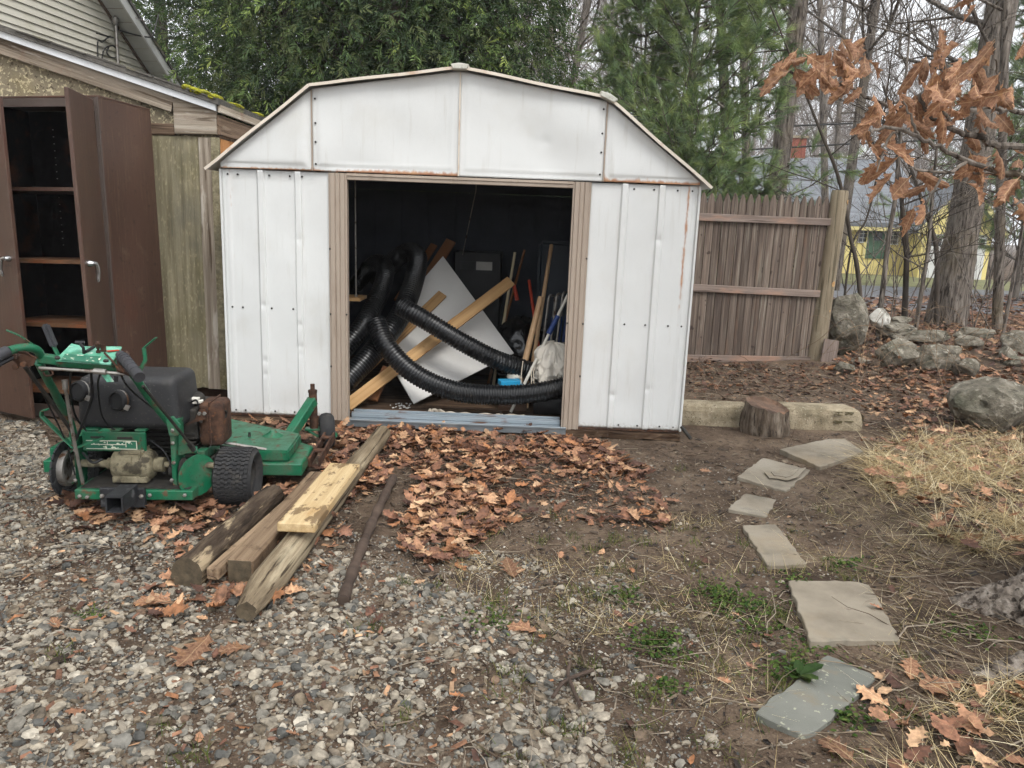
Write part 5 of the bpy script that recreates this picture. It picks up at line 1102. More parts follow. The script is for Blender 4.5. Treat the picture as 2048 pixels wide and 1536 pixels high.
# ================================================================== KERBS, STUMP, FLAGSTONES
def kerb(name, x0, x1, y0, y1, z, label, rot=0, chip=.012, seed=0, rightround=0):
    nu = int((x1-x0)/.02)+2; prof = []
    sec = [(y0, -.04), (y0, .03), (y0+.002, z-.045), (y0+.014, z-.015), (y0+.034, z-.002), ((y0+y1)/2, z), (y1-.02, z-.004), (y1, z-.03), (y1, -.04)]
    S = []
    for (aY, aZ), (bY, bZ) in zip(sec, sec[1:]):
        m_ = max(1, int(math.hypot(bY-aY, bZ-aZ)/.02))
        for i in range(m_): S.append((aY+(bY-aY)*i/m_, aZ+(bZ-aZ)*i/m_))
    S.append(sec[-1]); S = np.array(S); nv = len(S); xs = np.linspace(x0, x1, nu)
    V = np.zeros((nu, nv, 3)); V[:, :, 0] = xs[:, None]; V[:, :, 1] = S[None, :, 0]; V[:, :, 2] = S[None, :, 1]
    if rightround:
        e = np.clip((V[:, :, 0]-(x1-rightround))/rightround, 0, 1); V[:, :, 2] -= np.where(V[:, :, 2] > z*.5, .35*z*e**2.6, 0); V[:, :, 1] += np.where(V[:, :, 1] > (y0+y1)/2, -.5*(y1-y0)*e**2, .04*e**3)
    P = V.reshape(-1, 3); nz = vnoise(P, 14, seed, 3)-.5
    P[:, 2] += nz*chip; P[:, 1] += (vnoise(P, 16, seed+2, 3)-.5)*chip
    c = np.array([(x0+x1)/2, (y0+y1)/2, 0]); Rm = np.array(Matrix.Rotation(rot, 3, 'Z')); P = (P-c)@Rm.T+c
    root = empty(name, tuple(c), label, 'kerb')
    npmesh('kerb_body', P, grid_surface(nu, nv), 'concrete', root, smooth=False)
    for e in (0, nu-1):
        mb = MB(); mb.add([tuple(P[e*nv+i]) for i in range(nv)], [tuple(range(nv))]); obj('kerb_end', mb, 'concrete', root)
    return root
ka, kb = gd(1360, 852, 0), gd(1494, 857, 0)
kerb('kerb_stone', 1.08, kb.x, 5.26, 5.46, .155, 'rough concrete kerb between the shed corner and the stump', R(1), seed=4)
kc, kd = gd(1572, 856, 0), gd(1710, 852, 0)
k2 = kerb('kerb_stone', kc.x-.02, kd.x, 5.30, 5.52, .155, 'smooth concrete kerb with stamped letters right of the stump', R(2), chip=.006, seed=9, rightround=.10)
def letter(ch, px, py, size, par, Yp):
    cu = bpy.data.curves.new('t', 'FONT'); cu.body = ch; cu.size = size; cu.extrude = .004; cu.align_x = 'CENTER'; cu.align_y = 'CENTER'; cu.offset = .0008
    o_ = bpy.data.objects.new('t', cu); COL.objects.link(o_); dg = bpy.context.evaluated_depsgraph_get(); me = bpy.data.meshes.new_from_object(o_.evaluated_get(dg)); COL.objects.unlink(o_); bpy.data.objects.remove(o_)
    me.materials.clear(); me.materials.append(MATS['concrete_cut'])
    q = at(px, py, Yp); M = Matrix.Translation(q)@Matrix.Rotation(R(90), 4, 'X')@Matrix.Rotation(R(-90), 4, 'Z')@Matrix.Scale(.8, 4, (1, 0, 0))@Matrix.Scale(1.6, 4, (0, 1, 0))
    return link(bpy.data.objects.new('stamped_letter', me), par, M)
for ch, px, py, s in (('H', 1676, 827, .050), ('B', 1675, 844, .050), ('R', 1698, 827, .05), ('I', 1697, 843, .055)): letter(ch, px, py, s, k2, 5.293+.012*((px-1670)/30))
# stump: a sawn round with a flare
sc_ = gd(1541, 876, 0); smp = empty('tree_stump', (sc_.x, sc_.y+.14, 0), 'short sawn tree stump standing between the two kerbs', 'stump')
n, k = 48, 18; A_ = np.linspace(0, 2*np.pi, n, endpoint=False); t = np.linspace(0, 1, k); T, AA = np.meshgrid(t, A_, indexing='ij'); q = np.stack([np.cos(AA).ravel(), np.sin(AA).ravel(), T.ravel()*1.5], 1)
rad = .146*(1+.22*(vnoise(q, 1.4, 2)-.5)+.20*(vnoise(q*np.array([3, 3, .6]), 2.4, 6)-.5))*(1+.06*np.sin(T.ravel()*3.1))*(1+.05*(1-T.ravel()))
top_z = .195+.03*np.cos(AA.ravel()-2.4)+.05*(vnoise(np.stack([np.cos(AA).ravel()*2, np.sin(AA).ravel()*2, AA.ravel()*0], 1), 2.5, 12, 3)-.45)
V = np.stack([sc_.x+np.cos(AA).ravel()*rad, sc_.y+.145+np.sin(AA).ravel()*rad, -.03+T.ravel()*(top_z+.03)+.012*(vnoise(q*4, 2, 8)-.5)*(T.ravel() > .9)], 1)
i, j = np.meshgrid(np.arange(k-1), np.arange(n), indexing='ij'); aa = (i*n+j).ravel(); bb = (i*n+(j+1) % n).ravel()
npmesh('bark', V, np.stack([aa, bb, bb+n, aa+n], 1), 'stump_bark', smp, smooth=True)
ring = V[-n:]; c = ring.mean(0); vt = [tuple(p) for p in ring]; ins = [(c[0]+(p[0]-c[0])*.87, c[1]+(p[1]-c[1])*.87, .178+.03*math.cos(math.atan2(p[1]-c[1], p[0]-c[0])-2.4)) for p in ring]
mb = MB(); mb.add(vt+ins+[(c[0], c[1], .176)], [(i_, (i_+1) % n, n+(i_+1) % n, n+i_) for i_ in range(n)]+[(n+i_, n+(i_+1) % n, 2*n) for i_ in range(n)]); obj('cut_top', mb, 'stump_top', smp)
# flagstones
flags = [([(1560, 898), (1650, 880), (1690, 879), (1727, 905), (1640, 934)], 'flagstone', 'tan pointed flagstone nearest the stump'),
         ([(1475, 953), (1527, 913), (1621, 935), (1572, 980)], 'flagstone', 'flagstone with flaked surface overlapping the pointed one'),
         ([(1455, 1017), (1492, 984), (1553, 994), (1531, 1030)], 'flagstone', 'smallest grey flagstone, third along the path from the stump'),
         ([(1486, 1050), (1551, 1050), (1613, 1128), (1536, 1131)], 'flagstone', 'narrow oblong flagstone between the smallest and the largest'),
         ([(1577, 1161), (1700, 1162), (1738, 1170), (1801, 1280), (1620, 1281)], 'flagstone', 'largest square-ended flagstone in the middle of the grass'),
         ([(1511, 1424), (1655, 1305), (1756, 1345), (1640, 1452), (1602, 1466)], 'bluestone', 'blue-grey speckled flagstone nearest the viewer')]
FLAGPX = [f[0] for f in flags]
for kf, (pl, m_, lab) in enumerate(flags):
    P = [gd(px, py, .020) for px, py in pl]; Q = []
    for a, b in zip(P, P[1:]+P[:1]):
        m2 = max(3, int((b-a).length/.03))
        for i in range(m2):
            q = a.lerp(b, i/m2); e = (b-a).normalized(); nrm_ = Vector((e.y, -e.x, 0)); Q.append(q+nrm_*random.uniform(-.007, .004)*(1 if i else 0))
    tilt = random.uniform(-.006, .006)
    Q = [Vector((q.x, q.y, q.z+tilt*(q.x-P[0].x)*8)) for q in Q]
    mb = MB().prism([q-Vector((0, 0, .042)) for q in Q], (0, 0, .042))
    c = sum((Vector((q.x, q.y, 0)) for q in Q), Vector())/len(Q); M = Matrix.Translation(c); mb.v = [tuple(Vector(p)-c) for p in mb.v]
    o = obj('flagstone', mb, m_, mw=M, bevel=.003, ang=60); tag(o, lab, 'flagstone', 'flagstones of the stepping path')
    if kf == 1:       # the flaked patch
        poly = [gd(*p, .0205) for p in ((1528, 945), (1548, 948), (1560, 940), (1588, 942), (1612, 936), (1596, 955), (1575, 962), (1555, 958), (1538, 957))]
        for lev in range(2):
            cc_ = sum(poly, Vector())/len(poly); pl2 = [cc_+(p-cc_)*(1-.35*lev) for p in poly]; o2 = obj('flake', MB().prism(pl2, (0, 0, .005*(1+lev))), 'flagstone', o, bevel=.001); o2.matrix_parent_inverse = M.inverted()

# ================================================================== BOULDERS
def rock(name, px0, py0, px1, py1, label, m_='boulder', seed=0, Yd=None, squash=1.0, cuts=16, cat='rock', tilt=0, group=None):
    base = gd((px0+px1)/2, py1, gz1(*gd((px0+px1)/2, py1, 0)[:2])); Yc = base.y if Yd is None else Yd
    a, b = at(px0, (py0+py1)/2, Yc), at(px1, (py0+py1)/2, Yc); top = at((px0+px1)/2, py0, Yc).z; hw_ = (b.x-a.x)/2; zb_ = base.z-.02 if Yd is None else at((px0+px1)/2, py1, Yc).z
    hz = (top-zb_)/2
    bm = bmesh.new(); bmesh.ops.create_icosphere(bm, subdivisions=4, radius=1); P = np.array([v.co[:] for v in bm.verts]); Fc = np.array([[v.index for v in f.verts] for f in bm.faces]); bm.free()
    rg = np.random.default_rng(seed+100)
    for _ in range(cuts):
        d = rg.normal(size=3); d /= np.linalg.norm(d); h = rg.uniform(.60, .88); s = P@d-h; P = P-np.outer(np.clip(s, 0, None)*.92, d)
    P *= 1+.30*(vnoise(P, 1.7, seed, 4)[:, None]-.5)+.10*(vnoise(P, 5, seed+1, 3)[:, None]-.5)-.10*np.clip(1-np.abs(vnoise(P*np.array([1, 1, 2.5]), 1.6, seed+7, 2)-.5)*22, 0, 1)[:, None]
    P -= (P.max(0)+P.min(0))/2; P /= np.abs(P).max(0)
    if tilt: P = P@np.array(Matrix.Rotation(tilt, 3, 'Y')).T; P /= np.abs(P).max(0)
    V = P*np.array([hw_, hw_*squash, hz])
    M = Matrix.Translation(((a.x+b.x)/2, Yc+hw_*squash*.6, (top+zb_)/2))
    o = npmesh(name, V, Fc, m_, smooth=True, mw=M); o.data.set_sharp_from_angle(angle=R(38)); return tag(o, label, cat, group)
rock('boulder', 1664, 586, 1746, 714, 'large mossy green boulder behind the fence post', seed=1, squash=1.1, cuts=14, cat='boulder')
rock('rock', 1743, 617, 1783, 661, 'round white lichen-spotted rock beside the large boulder', 'boulder_white', 2, Yd=9.3)
rock('rock', 1777, 634, 1835, 652, 'flat dark rock right of the white rock', seed=3, Yd=9.6)
rock('rock', 1764, 648, 1836, 682, 'blocky rock under the white and flat rocks', seed=4, Yd=9.2)
rock('rock', 1793, 661, 1915, 690, 'long slab rock lying on the wall middle', seed=5, Yd=9.0, squash=.5)
rock('rock', 1755, 677, 1850, 742, 'slanted oblong rock at the foot of the wall', seed=6, tilt=-.5, squash=.6)
rock('rock', 1838, 690, 1930, 748, 'rounded hump rock right of the slanted rock', seed=7, squash=.7)
rock('rock', 1915, 717, 1964, 757, 'small squat rock at the foot of the wall', seed=8)
rock('rock', 1915, 672, 1968, 702, 'pale top rock of the right wall end', seed=9, Yd=8.8)
rock('rock', 1912, 656, 2002, 684, 'broad low rock at the back of the wall', seed=10, Yd=9.4, squash=.5)
rock('rock', 2012, 663, 2090, 718, 'green-grey rock cut by the right picture edge', seed=11, Yd=8.7)
rock('rock', 2002, 694, 2040, 732, 'small dark rock below the edge rock', seed=12, Yd=8.3)
rock('rock', 2018, 715, 2075, 745, 'lowest rock at the right picture edge', seed=13, Yd=8.1)
rock('rock', 1674, 726, 1714, 748, 'low mossy stone by the broken board', seed=14)
rock('rock', 1708, 717, 1746, 732, 'flat grey stone between mossy stone and slanted rock', 'flagstone', 15)
rock('boulder', 1926, 764, 2120, 868, 'big speckled boulder at the right above the dry grass', seed=16, squash=.8, cuts=12, cat='boulder')
# ================================================================== LEAF, STONE AND BLADE SHAPES
def leaf_shape(seed, nacross=3, roll=1.0, bend=.5, twist=.4, crum=.03, deep=1.0):
    """a lobed oak leaf, unit length along +Y, rolled about its midrib and bent along it"""
    rg = np.random.default_rng(seed)
    st = [(0, .010), (.10, .016), (.16, .10), (.25, .24), (.29, .14), (.37, .17), (.47, .36), (.49, .20), (.57, .20), (.69, .40), (.69, .22), (.78, .17), (.88, .24), (.87, .13), (.94, .09), (1.0, .004)]
    V = []; half = nacross//2; K = len(st)-1
    for k, (t, w_) in enumerate(st):
        if deep < 1 and 3 < k < 14: w_ = w_*deep+.27*(1-deep)*math.sin(math.pi*min(1, .15+t*.9))
        for a in range(-half, half+1):
            f = a/half; jit = 1+rg.uniform(-.18, .18)*(abs(f) == 1)
            V.append([w_*f*jit*.92, t*abs(f)+(1-abs(f))*(k/K), 0])
    V = np.array(V); n = 2*half+1; Fc = []
    for k in range(K):
        for a in range(n-1):
            q = k*n+a; Fc += [[q, q+1, q+n+1], [q, q+n+1, q+n]]
    x, y = V[:, 0], V[:, 1]; Q = np.stack([x, y, x*0+seed*.37], 1)
    kx = roll*2.2*(1+.6*(vnoise(Q, 2.5, seed, 2)-.5)); s_ = np.where(np.abs(kx) < 1e-3, 1e-3, kx); X = np.sin(s_*x)/s_; Z = (1-np.cos(s_*x))/s_
    Z = Z+crum*2*(vnoise(Q, 6, seed+1, 2)-.5)+.012*np.cos(y*40+np.abs(x)*25)*np.clip(np.abs(x)*6, 0, 1)
    tw = twist*(y-.4); X, Z = X*np.cos(tw)-Z*np.sin(tw), X*np.sin(tw)+Z*np.cos(tw)
    kb = bend*1.5 if abs(bend) > 1e-3 else 1e-3; an = kb*(y-.35); Yy = .35+np.sin(an)/kb-Z*np.sin(an); Zz = (1-np.cos(an))/kb+Z*np.cos(an)
    leaf_shape.flat = {'lx': x.copy(), 'ly': y.copy()}
    return np.stack([X, Yy, Zz], 1), np.array(Fc)
LEAVES = [leaf_shape(i+1, 5, r_, b_, t_, .05, dp) for i, (r_, b_, t_, dp) in enumerate(((.5, .3, .3, 1), (1.4, -.3, .5, .9), (-.8, .6, -.4, .8), (2.2, .3, .6, .7), (.3, -.7, -.8, 1), (1.8, .9, .9, .8), (-.4, .2, .1, 1), (1.0, 1.1, -.5, .9), (.6, .3, .2, 0), (1.6, -.6, .5, .1), (-1.2, .4, -.6, .3), (.2, .1, .2, 1)))]
LEAVES += [leaf_shape(50+i, 3, r_, b_, t_, .04, dp) for i, (r_, b_, t_, dp) in enumerate(((.4, .2, .3, 1), (1.2, -.4, .5, .8), (-.6, .3, -.3, .6), (.2, .1, .1, .2), (.9, .5, -.6, .9), (1.5, .2, .4, .4)))]
LEAVES += [(v_, f_[:len(f_)//2]) for v_, f_ in (LEAVES[0], LEAVES[4])]+[(v_*np.array([1, .8, 1]), f_[len(f_)//3:]) for v_, f_ in (LEAVES[1], LEAVES[6])]
LEAVES_LO = [leaf_shape(i+31, 3, r_, b_, t_, .05, .8) for i, (r_, b_, t_) in enumerate(((.5, .3, .3), (1.4, -.3, .5), (-.8, .6, -.4), (2.0, .3, .6), (.3, -.7, -.8), (1.0, 1.0, -.5)))]
def stone_shape(seed, sub):
    bm = bmesh.new(); bmesh.ops.create_icosphere(bm, subdivisions=sub, radius=1); P = np.array([v.co[:] for v in bm.verts]); Fc = np.array([[v.index for v in f.verts] for f in bm.faces]); bm.free()
    rg = np.random.default_rng(seed)
    for _ in range(13):
        d = rg.normal(size=3); d /= np.linalg.norm(d); h = rg.uniform(.42, .80); P = P-np.outer(np.clip(P@d-h, 0, None)*.97, d)
    P *= np.array([rg.uniform(.8, 1.15), rg.uniform(.6, .95), rg.uniform(.42, .72)]); P *= 1+.025*rg.normal(size=(len(P), 1)); return P*1.18, Fc
ST_BIG = [stone_shape(s, 2) for s in range(10)]; ST_SM = [stone_shape(s+40, 1) for s in range(10)]
def sample(poly, n, dens=None, z=0.0):
    """n random ground points inside an area given by its outline in the view"""
    c = np.array([gd(px, py, z)[:2] for px, py in poly]); lo, hi = c.min(0), c.max(0); out = []
    tot = 0
    for _ in range(200):
        p = RNG.uniform(lo, hi, (n*2, 2)); k = inpoly(p[:, 0], p[:, 1], c)
        if dens is not None: k &= RNG.random(len(p)) < dens(p[:, 0], p[:, 1])
        out.append(p[k]); tot += k.sum()
        if tot >= n: break
    p = np.concatenate(out)[:n]; return p
def clear_of_flags(p, z=.03):
    px, py = pix(np.c_[p, np.full(len(p), z)]); k = np.ones(len(p), bool)
    for f in FLAGPX: k &= ~inpoly(px, py, f)
    return k
def inside_shed(p): return (p[:, 0] > SX0-.03) & (p[:, 0] < SX1+.03) & (p[:, 1] > D-.03) & (p[:, 1] < SYB+.1)
def on_kerb(p): return (p[:, 0] > 1.0) & (p[:, 0] < 2.55) & (p[:, 1] > 5.22) & (p[:, 1] < 5.54)

# ================================================================== GRAVEL
def patch(x, y): return vnoise(np.stack([x, y, x*0], 1), 5.0, 77, 3)
G0 = [(-900, 780), (-60, 838), (-200, 1650), (-1100, 1650)]
G1 = [(-80, 838), (75, 842), (150, 985), (330, 1035), (470, 1120), (700, 1090), (780, 1140), (950, 1190), (1090, 1290), (1200, 1420), (1290, 1650), (-200, 1650)]
G2 = [(640, 1060), (900, 1090), (1250, 1150), (1420, 1300), (1460, 1650), (1150, 1650), (1000, 1300)]
G3 = [(1200, 900), (1500, 930), (1700, 1050), (1800, 1650), (1200, 1650), (1000, 1100)]
pts_ = [sample(G1, 21000, lambda x, y: np.clip((patch(x, y)-.30)*6, .2, 1)), sample(G2, 1800, lambda x, y: np.clip((patch(x+3, y)-.40)*5, .05, 1)), sample(G3, 500), sample([(150, 985), (700, 1000), (700, 1100), (470, 1130), (330, 1040)], 500), sample(G0, 5000)]
p = np.concatenate(pts_); big = np.concatenate([np.full(len(q), k) for k, q in enumerate(pts_)])
k = clear_of_flags(p) & ~inside_shed(p); p, big = p[k], big[k]; n = len(p)
sz = np.clip(np.exp(RNG.normal(math.log(.0084), .50, n)), .003, .028)*np.where((big == 0) | (big == 4), 1, .78)
pal = lins([(146, 143, 136), (170, 163, 151), (126, 125, 121), (102, 103, 102), (184, 176, 162), (144, 132, 116), (204, 198, 186), (138, 116, 100), (168, 160, 148), (132, 122, 110)])*.80
pal *= 1.12
col = pal[RNG.choice(len(pal), n, p=[.15, .16, .10, .07, .14, .12, .08, .03, .09, .06])]*RNG.uniform(.75, 1.15, (n, 1))
pos = np.c_[p, gz(p[:, 0], p[:, 1])+sz*RNG.uniform(-.15, .30, n)]
near = sz > .0135
for nm, ss, bs in (('gravel', near, ST_BIG), ('fine_gravel', ~near, ST_SM)):
    o = scatter(nm, bs, pos[ss], rots(ss.sum(), .5), sz[ss], col[ss]*np.array([1.03, .985, .91]), 'gravel', smooth=False)
    tag(o, 'loose grey and white gravel stones over the lower left yard' if nm == 'gravel' else 'small grey pebbles scattered between the larger gravel')
grit = [(np.array([[1, 0, -.3], [-.5, .8, -.3], [-.6, -.7, -.3], [.1, .05, .6], [.5, .6, .2]]), np.array([[0, 4, 3], [4, 1, 3], [1, 2, 3], [2, 0, 3]]))]
q = np.concatenate([sample(G1, 17000), sample(G2, 3500), sample(G3, 3000)]); q = q[clear_of_flags(q) & ~inside_shed(q)]; n = len(q); sg = np.exp(RNG.normal(math.log(.0042), .35, n))
o = scatter('grit', grit, np.c_[q, gz(q[:, 0], q[:, 1])+sg*.2], rots(n, .5), sg, pal[RNG.integers(0, len(pal), n)]*RNG.uniform(.6, 1.1, (n, 1)), 'gravel'); tag(o, 'fine pale grit pressed into the soil between the stones')
# fine crumbs of soil, bark and chips that break the bare earth
mixp = [(-80, 838), (450, 830), (690, 870), (1110, 870), (1360, 880), (1480, 880), (1720, 850), (2100, 860), (2200, 1650), (-400, 1650)]
p = np.concatenate([sample(mixp, 14000), sample([(1370, 725), (1680, 735), (1800, 745), (2100, 770), (2100, 900), (1720, 860), (1370, 860)], 5000)]); p = p[clear_of_flags(p) & ~inside_shed(p) & ~on_kerb(p)]; n = len(p)
chip = [(np.array([[-1, -.4, 0], [1, -.3, .1], [.9, .35, .25], [-.8, .4, .1]]), np.array([[0, 1, 2], [0, 2, 3]])), (np.array([[-1, -.25, .1], [.1, -.3, .3], [1, .1, 0], [.2, .3, .2], [-.9, .15, 0]]), np.array([[0, 1, 2], [0, 2, 3], [0, 3, 4]]))]
pal = lins([(96, 80, 64), (120, 102, 84), (70, 56, 46), (142, 124, 102), (54, 44, 38), (160, 142, 118)])*.8
o = scatter('soil_debris', chip, np.c_[p, gz(p[:, 0], p[:, 1])+.003], rots(n, .5), np.exp(RNG.normal(math.log(.008), .5, n)), pal[RNG.integers(0, len(pal), n)], 'litter'); tag(o, 'small bark chips and leaf crumbs strewn over the soil')
CRUMB = True

# ================================================================== FALLEN LEAVES
leafpal = np.array([1.03, .97, .89])*lins([(158, 118, 94), (176, 134, 106), (136, 98, 78), (112, 80, 66), (192, 154, 122), (202, 168, 136), (92, 66, 56), (164, 116, 82), (148, 110, 92)])*1.0
def leaves(name, poly, n, label, layers=.03, size=(.055, .12), dark=1.12, tilt=.42, dens=None, lift=0, pp=None, shapes=None):
    p = sample(poly, n, dens); k = clear_of_flags(p) & ~inside_shed(p) & ~on_kerb(p); p = p[k]; n = len(p)
    z = gz(p[:, 0], p[:, 1])+.006+lift+RNG.random(n)**1.6*layers
    s = RNG.uniform(*size, n); o = scatter(name, shapes or LEAVES, np.c_[p, z], rots(n, tilt), s, leafpal[RNG.choice(len(leafpal), n, p=pp)]*RNG.uniform(.7, 1.2, (n, 1))*dark, 'litter', smooth=True)
    return tag(o, label)
A_pile = [(650, 866), (760, 862), (900, 858), (1090, 868), (1195, 888), (1255, 930), (1335, 1005), (1345, 1052), (1250, 1064), (1130, 1050), (1010, 1042), (965, 1080), (930, 1125), (862, 1142), (800, 1105), (805, 1040), (850, 965), (805, 925), (770, 960), (715, 1010), (660, 985), (640, 930)]
leaves('leaf_pile', A_pile, 2100, 'drift of brown oak leaves in front of the shed door', layers=.04, tilt=.34, dens=lambda x, y: np.clip((vnoise(np.stack([x, y, x*0], 1), 2.2, 5, 3)-.36)*7, .10, 1))
leaves('leaf_litter', [(290, 1000), (560, 955), (700, 990), (690, 1090), (580, 1200), (440, 1235), (290, 1245), (340, 1110), (250, 1030)], 260, 'oak leaves caught between and around the weathered timbers', layers=.05)
leaves('leaf_litter', [(90, 975), (440, 1000), (430, 1050), (160, 1065)], 210, 'brown leaves gathered under the mower', layers=.03, dark=.85)
leaves('leaf_litter', [(455, 828), (690, 856), (690, 905), (600, 935), (545, 940), (470, 890)], 210, 'leaves between mower deck and shed wall', layers=.05, dark=.9)
leaves('leaf_litter', [(1372, 722), (1660, 732), (1690, 770), (1600, 795), (1372, 790)], 330, 'dark leaf mould along the foot of the fence', layers=.05, size=(.04, .09), dark=.5, shapes=LEAVES_LO)
leaves('leaf_litter', [(1660, 728), (1780, 745), (2120, 755), (2120, 1010), (1900, 900), (1760, 850), (1715, 800)], 1000, 'pale brown leaves between stone wall and dry grass', layers=.05, size=(.06, .12), dark=.95, shapes=LEAVES_LO)
leaves('leaf_litter', [(1690, 660), (2120, 640), (2120, 770), (1690, 745)], 1500, 'brown leaves filling the gaps of the stone wall', layers=.12, size=(.07, .14), lift=.02, dark=.85, shapes=LEAVES_LO)
leaves('leaf_litter', [(1640, 600), (2300, 585), (2300, 665), (1690, 690)], 3200, 'brown leaf floor of the woods behind the stone wall', layers=.05, size=(.10, .2), dark=.85, shapes=[(np.array([[0, 0, 0], [.3, .35, .1], [.2, .75, .05], [0, 1, .1], [-.2, .75, .05], [-.3, .35, .1]]), np.array([[0, 1, 2], [0, 2, 3], [0, 3, 4], [0, 4, 5]]))])
leaves('leaf_litter', [(1760, 1380), (2100, 1340), (2120, 1600), (1720, 1600)], 60, 'curled brown leaves in the grass at the lower right corner', layers=.04)
leaves('leaf_litter', [(1700, 880), (2100, 900), (2100, 1130), (1850, 1090)], 260, 'brown leaves sunk in the dry grass', layers=.05)
leaves('stray_leaves', [(0, 1050), (700, 1150), (1300, 1080), (1800, 1000), (1900, 1600), (0, 1600)], 55, 'small stray leaf scraps on gravel and soil', layers=.01, size=(.03, .07))
p = np.concatenate([sample(A_pile, 2600), sample([(290, 1000), (560, 955), (700, 990), (690, 1090), (580, 1200), (440, 1235), (290, 1245), (340, 1110), (250, 1030)], 700), sample([(0, 870), (130, 1000), (700, 1090), (1000, 1300), (1000, 1600), (0, 1600)], 500), sample([(1380, 725), (2100, 760), (2100, 960), (1760, 860), (1380, 800)], 2200)]); p = p[clear_of_flags(p) & ~inside_shed(p) & ~on_kerb(p)]; n = len(p)
o = scatter('leaf_crumbs', chip, np.c_[p, gz(p[:, 0], p[:, 1])+.004+RNG.random(n)*.012], rots(n, .6), np.exp(RNG.normal(math.log(.0105), .45, n)), leafpal[RNG.integers(0, len(leafpal), n)]*RNG.uniform(.6, 1.1, (n, 1)), 'litter'); tag(o, 'broken leaf fragments between leaves and gravel')
# single leaves that one can point at
single = [(392, 1312, .17, 2.9, 'forked tan oak leaf lying alone on the gravel'), (1046, 1268, .12, 1.2, 'flat orange-tan oak leaf on the gravel at picture centre'), (1020, 1152, .13, .3, 'pale curled oak leaf on bare soil above the gravel'),
          (470, 1308, .11, 1.9, 'rolled brown leaf right of the forked leaf'), (436, 1212, .10, .4, 'pale oak leaf before the round post tip'), (1187, 920, .13, .2, 'spread oak leaf on dark soil right of the drift'), (1232, 916, .10, 2.2, 'small oak leaf furthest right before the shed'),
          (1296, 940, .09, 1.4, 'narrow leaf on bare soil right of the drift'), (568, 1192, .14, 2.4, 'orange oak leaf right of the round post'), (310, 1212, .15, 1.6, 'reddish oak leaf left of the square beam end'), (112, 1262, .07, .8, 'tiny tan leaf on the left gravel'),
          (1672, 1510, .12, .5, 'orange leaf at the bottom edge below the bluestone'), (1880, 1385, .16, 1.8, 'large reddish oak leaf near the tree root'), (1820, 1345, .11, 2.7, 'pale leaf right of the bluestone corner'), (1412, 948, .08, .9, 'small red-brown leaf on soil below the stump')]
mats_leaf = []
for kk, (px, py, s, yaw, lab) in enumerate(single):
    v, f = leaf_shape(60+kk, 7, .5, .3*(-1)**kk, .4, .04); q = gd(px, py, 0); M = Matrix.Translation((q.x, q.y, gz1(q.x, q.y)+.022))@Matrix.Rotation(yaw, 4, 'Z')@Matrix.Rotation(random.uniform(-.25, .25), 4, 'X')@Matrix.Scale(s, 4)@Matrix.Translation((0, -.5, 0))
    o = npmesh('fallen_leaf', v, f, 'oak_leaf', smooth=True, mw=M, attrs=leaf_shape.flat); tag(o, lab, 'leaf', 'single fallen leaves')

# ================================================================== GRASS, WEEDS, TWIGS
def blade(seed, bend, lean, k=5):
    V, Fc = [], []
    for i in range(k+1):
        t = i/k; w_ = .5*(1-t**1.5)+.02; y = lean*t+bend*t*t; z = t*(1-.55*abs(bend)*t); V += [[-w_, y, z], [w_, y, z]]
    for i in range(k): Fc += [[2*i, 2*i+1, 2*i+3], [2*i, 2*i+3, 2*i+2]]
    return np.array(V), np.array(Fc)
BL_ARCH = [blade(1, .9, .3), blade(2, 1.2, .6), blade(3, .5, .9), blade(4, 1.5, .2)]; BL_UP = [blade(5, .35, .15, 3), blade(6, .7, .3, 3), blade(7, .15, .35, 3)]
def grass(name, p, ln, wd, pal, bases, label, tilt=.25, kind='stuff'):
    p = p[~inside_shed(p) & ~on_kerb(p)]; n = len(p); L_ = RNG.uniform(ln[0], ln[1], n); scl = np.c_[np.full(n, wd)*RNG.uniform(.7, 1.3, n), L_, L_*(.34 if bases is BL_ARCH else 1)*RNG.uniform(.6, 1.3, n)]
    o = scatter(name, bases, np.c_[p, gz(p[:, 0], p[:, 1])-.002], rots(n, tilt), scl, pal[RNG.integers(0, len(pal), n)]*RNG.uniform(.75, 1.2, (n, 1)), 'blade', kind); return tag(o, label)
straw = lins([(196, 176, 132), (214, 196, 154), (178, 156, 114), (164, 144, 106), (226, 212, 178)])*1.2
clump = lambda sd, th=.42: (lambda x, y: np.clip((vnoise(np.stack([x, y, x*0], 1), 4.5, sd, 3)-th)*8, .04, 1))
S1 = [(1742, 885), (1860, 868), (2140, 895), (2140, 1125), (1960, 1112), (1880, 1080), (1800, 1035), (1735, 970)]
grass('dry_grass', sample(S1, 8200, clump(3, .38)), (.06, .24), .0034, straw, BL_ARCH, 'matted straw-coloured dry grass at the right', tilt=.5)
grass('dry_grass', sample([(1840, 1420), (1930, 1370), (2140, 1360), (2140, 1650), (1740, 1650)], 900, clump(5)), (.05, .18), .0024, straw, BL_ARCH, 'dry straw grass in the lower right corner', tilt=.5)
pq = np.concatenate([sample([(1600, 960), (1760, 980), (1960, 1110), (1900, 1350), (1730, 1330), (1620, 1140)], 1700, clump(7, .44)), sample([(1300, 1030), (1560, 960), (1620, 1150), (1600, 1330), (1500, 1480), (1650, 1650), (1150, 1650), (1330, 1300)], 1500, clump(9, .50)), sample([(900, 1040), (1340, 1060), (1400, 1200), (1150, 1300), (900, 1180)], 1100, clump(10, .47))])
grass('thin_grass', pq[clear_of_flags(pq)], (.03, .11), .0017, np.concatenate([straw*.95, lins([(150, 140, 92), (132, 132, 80)])*.8]), BL_ARCH, 'thin faded grass along the stepping stones', tilt=.6)
green = lins([(112, 124, 58), (92, 108, 50), (134, 140, 74), (156, 152, 92), (76, 94, 46)])*.72
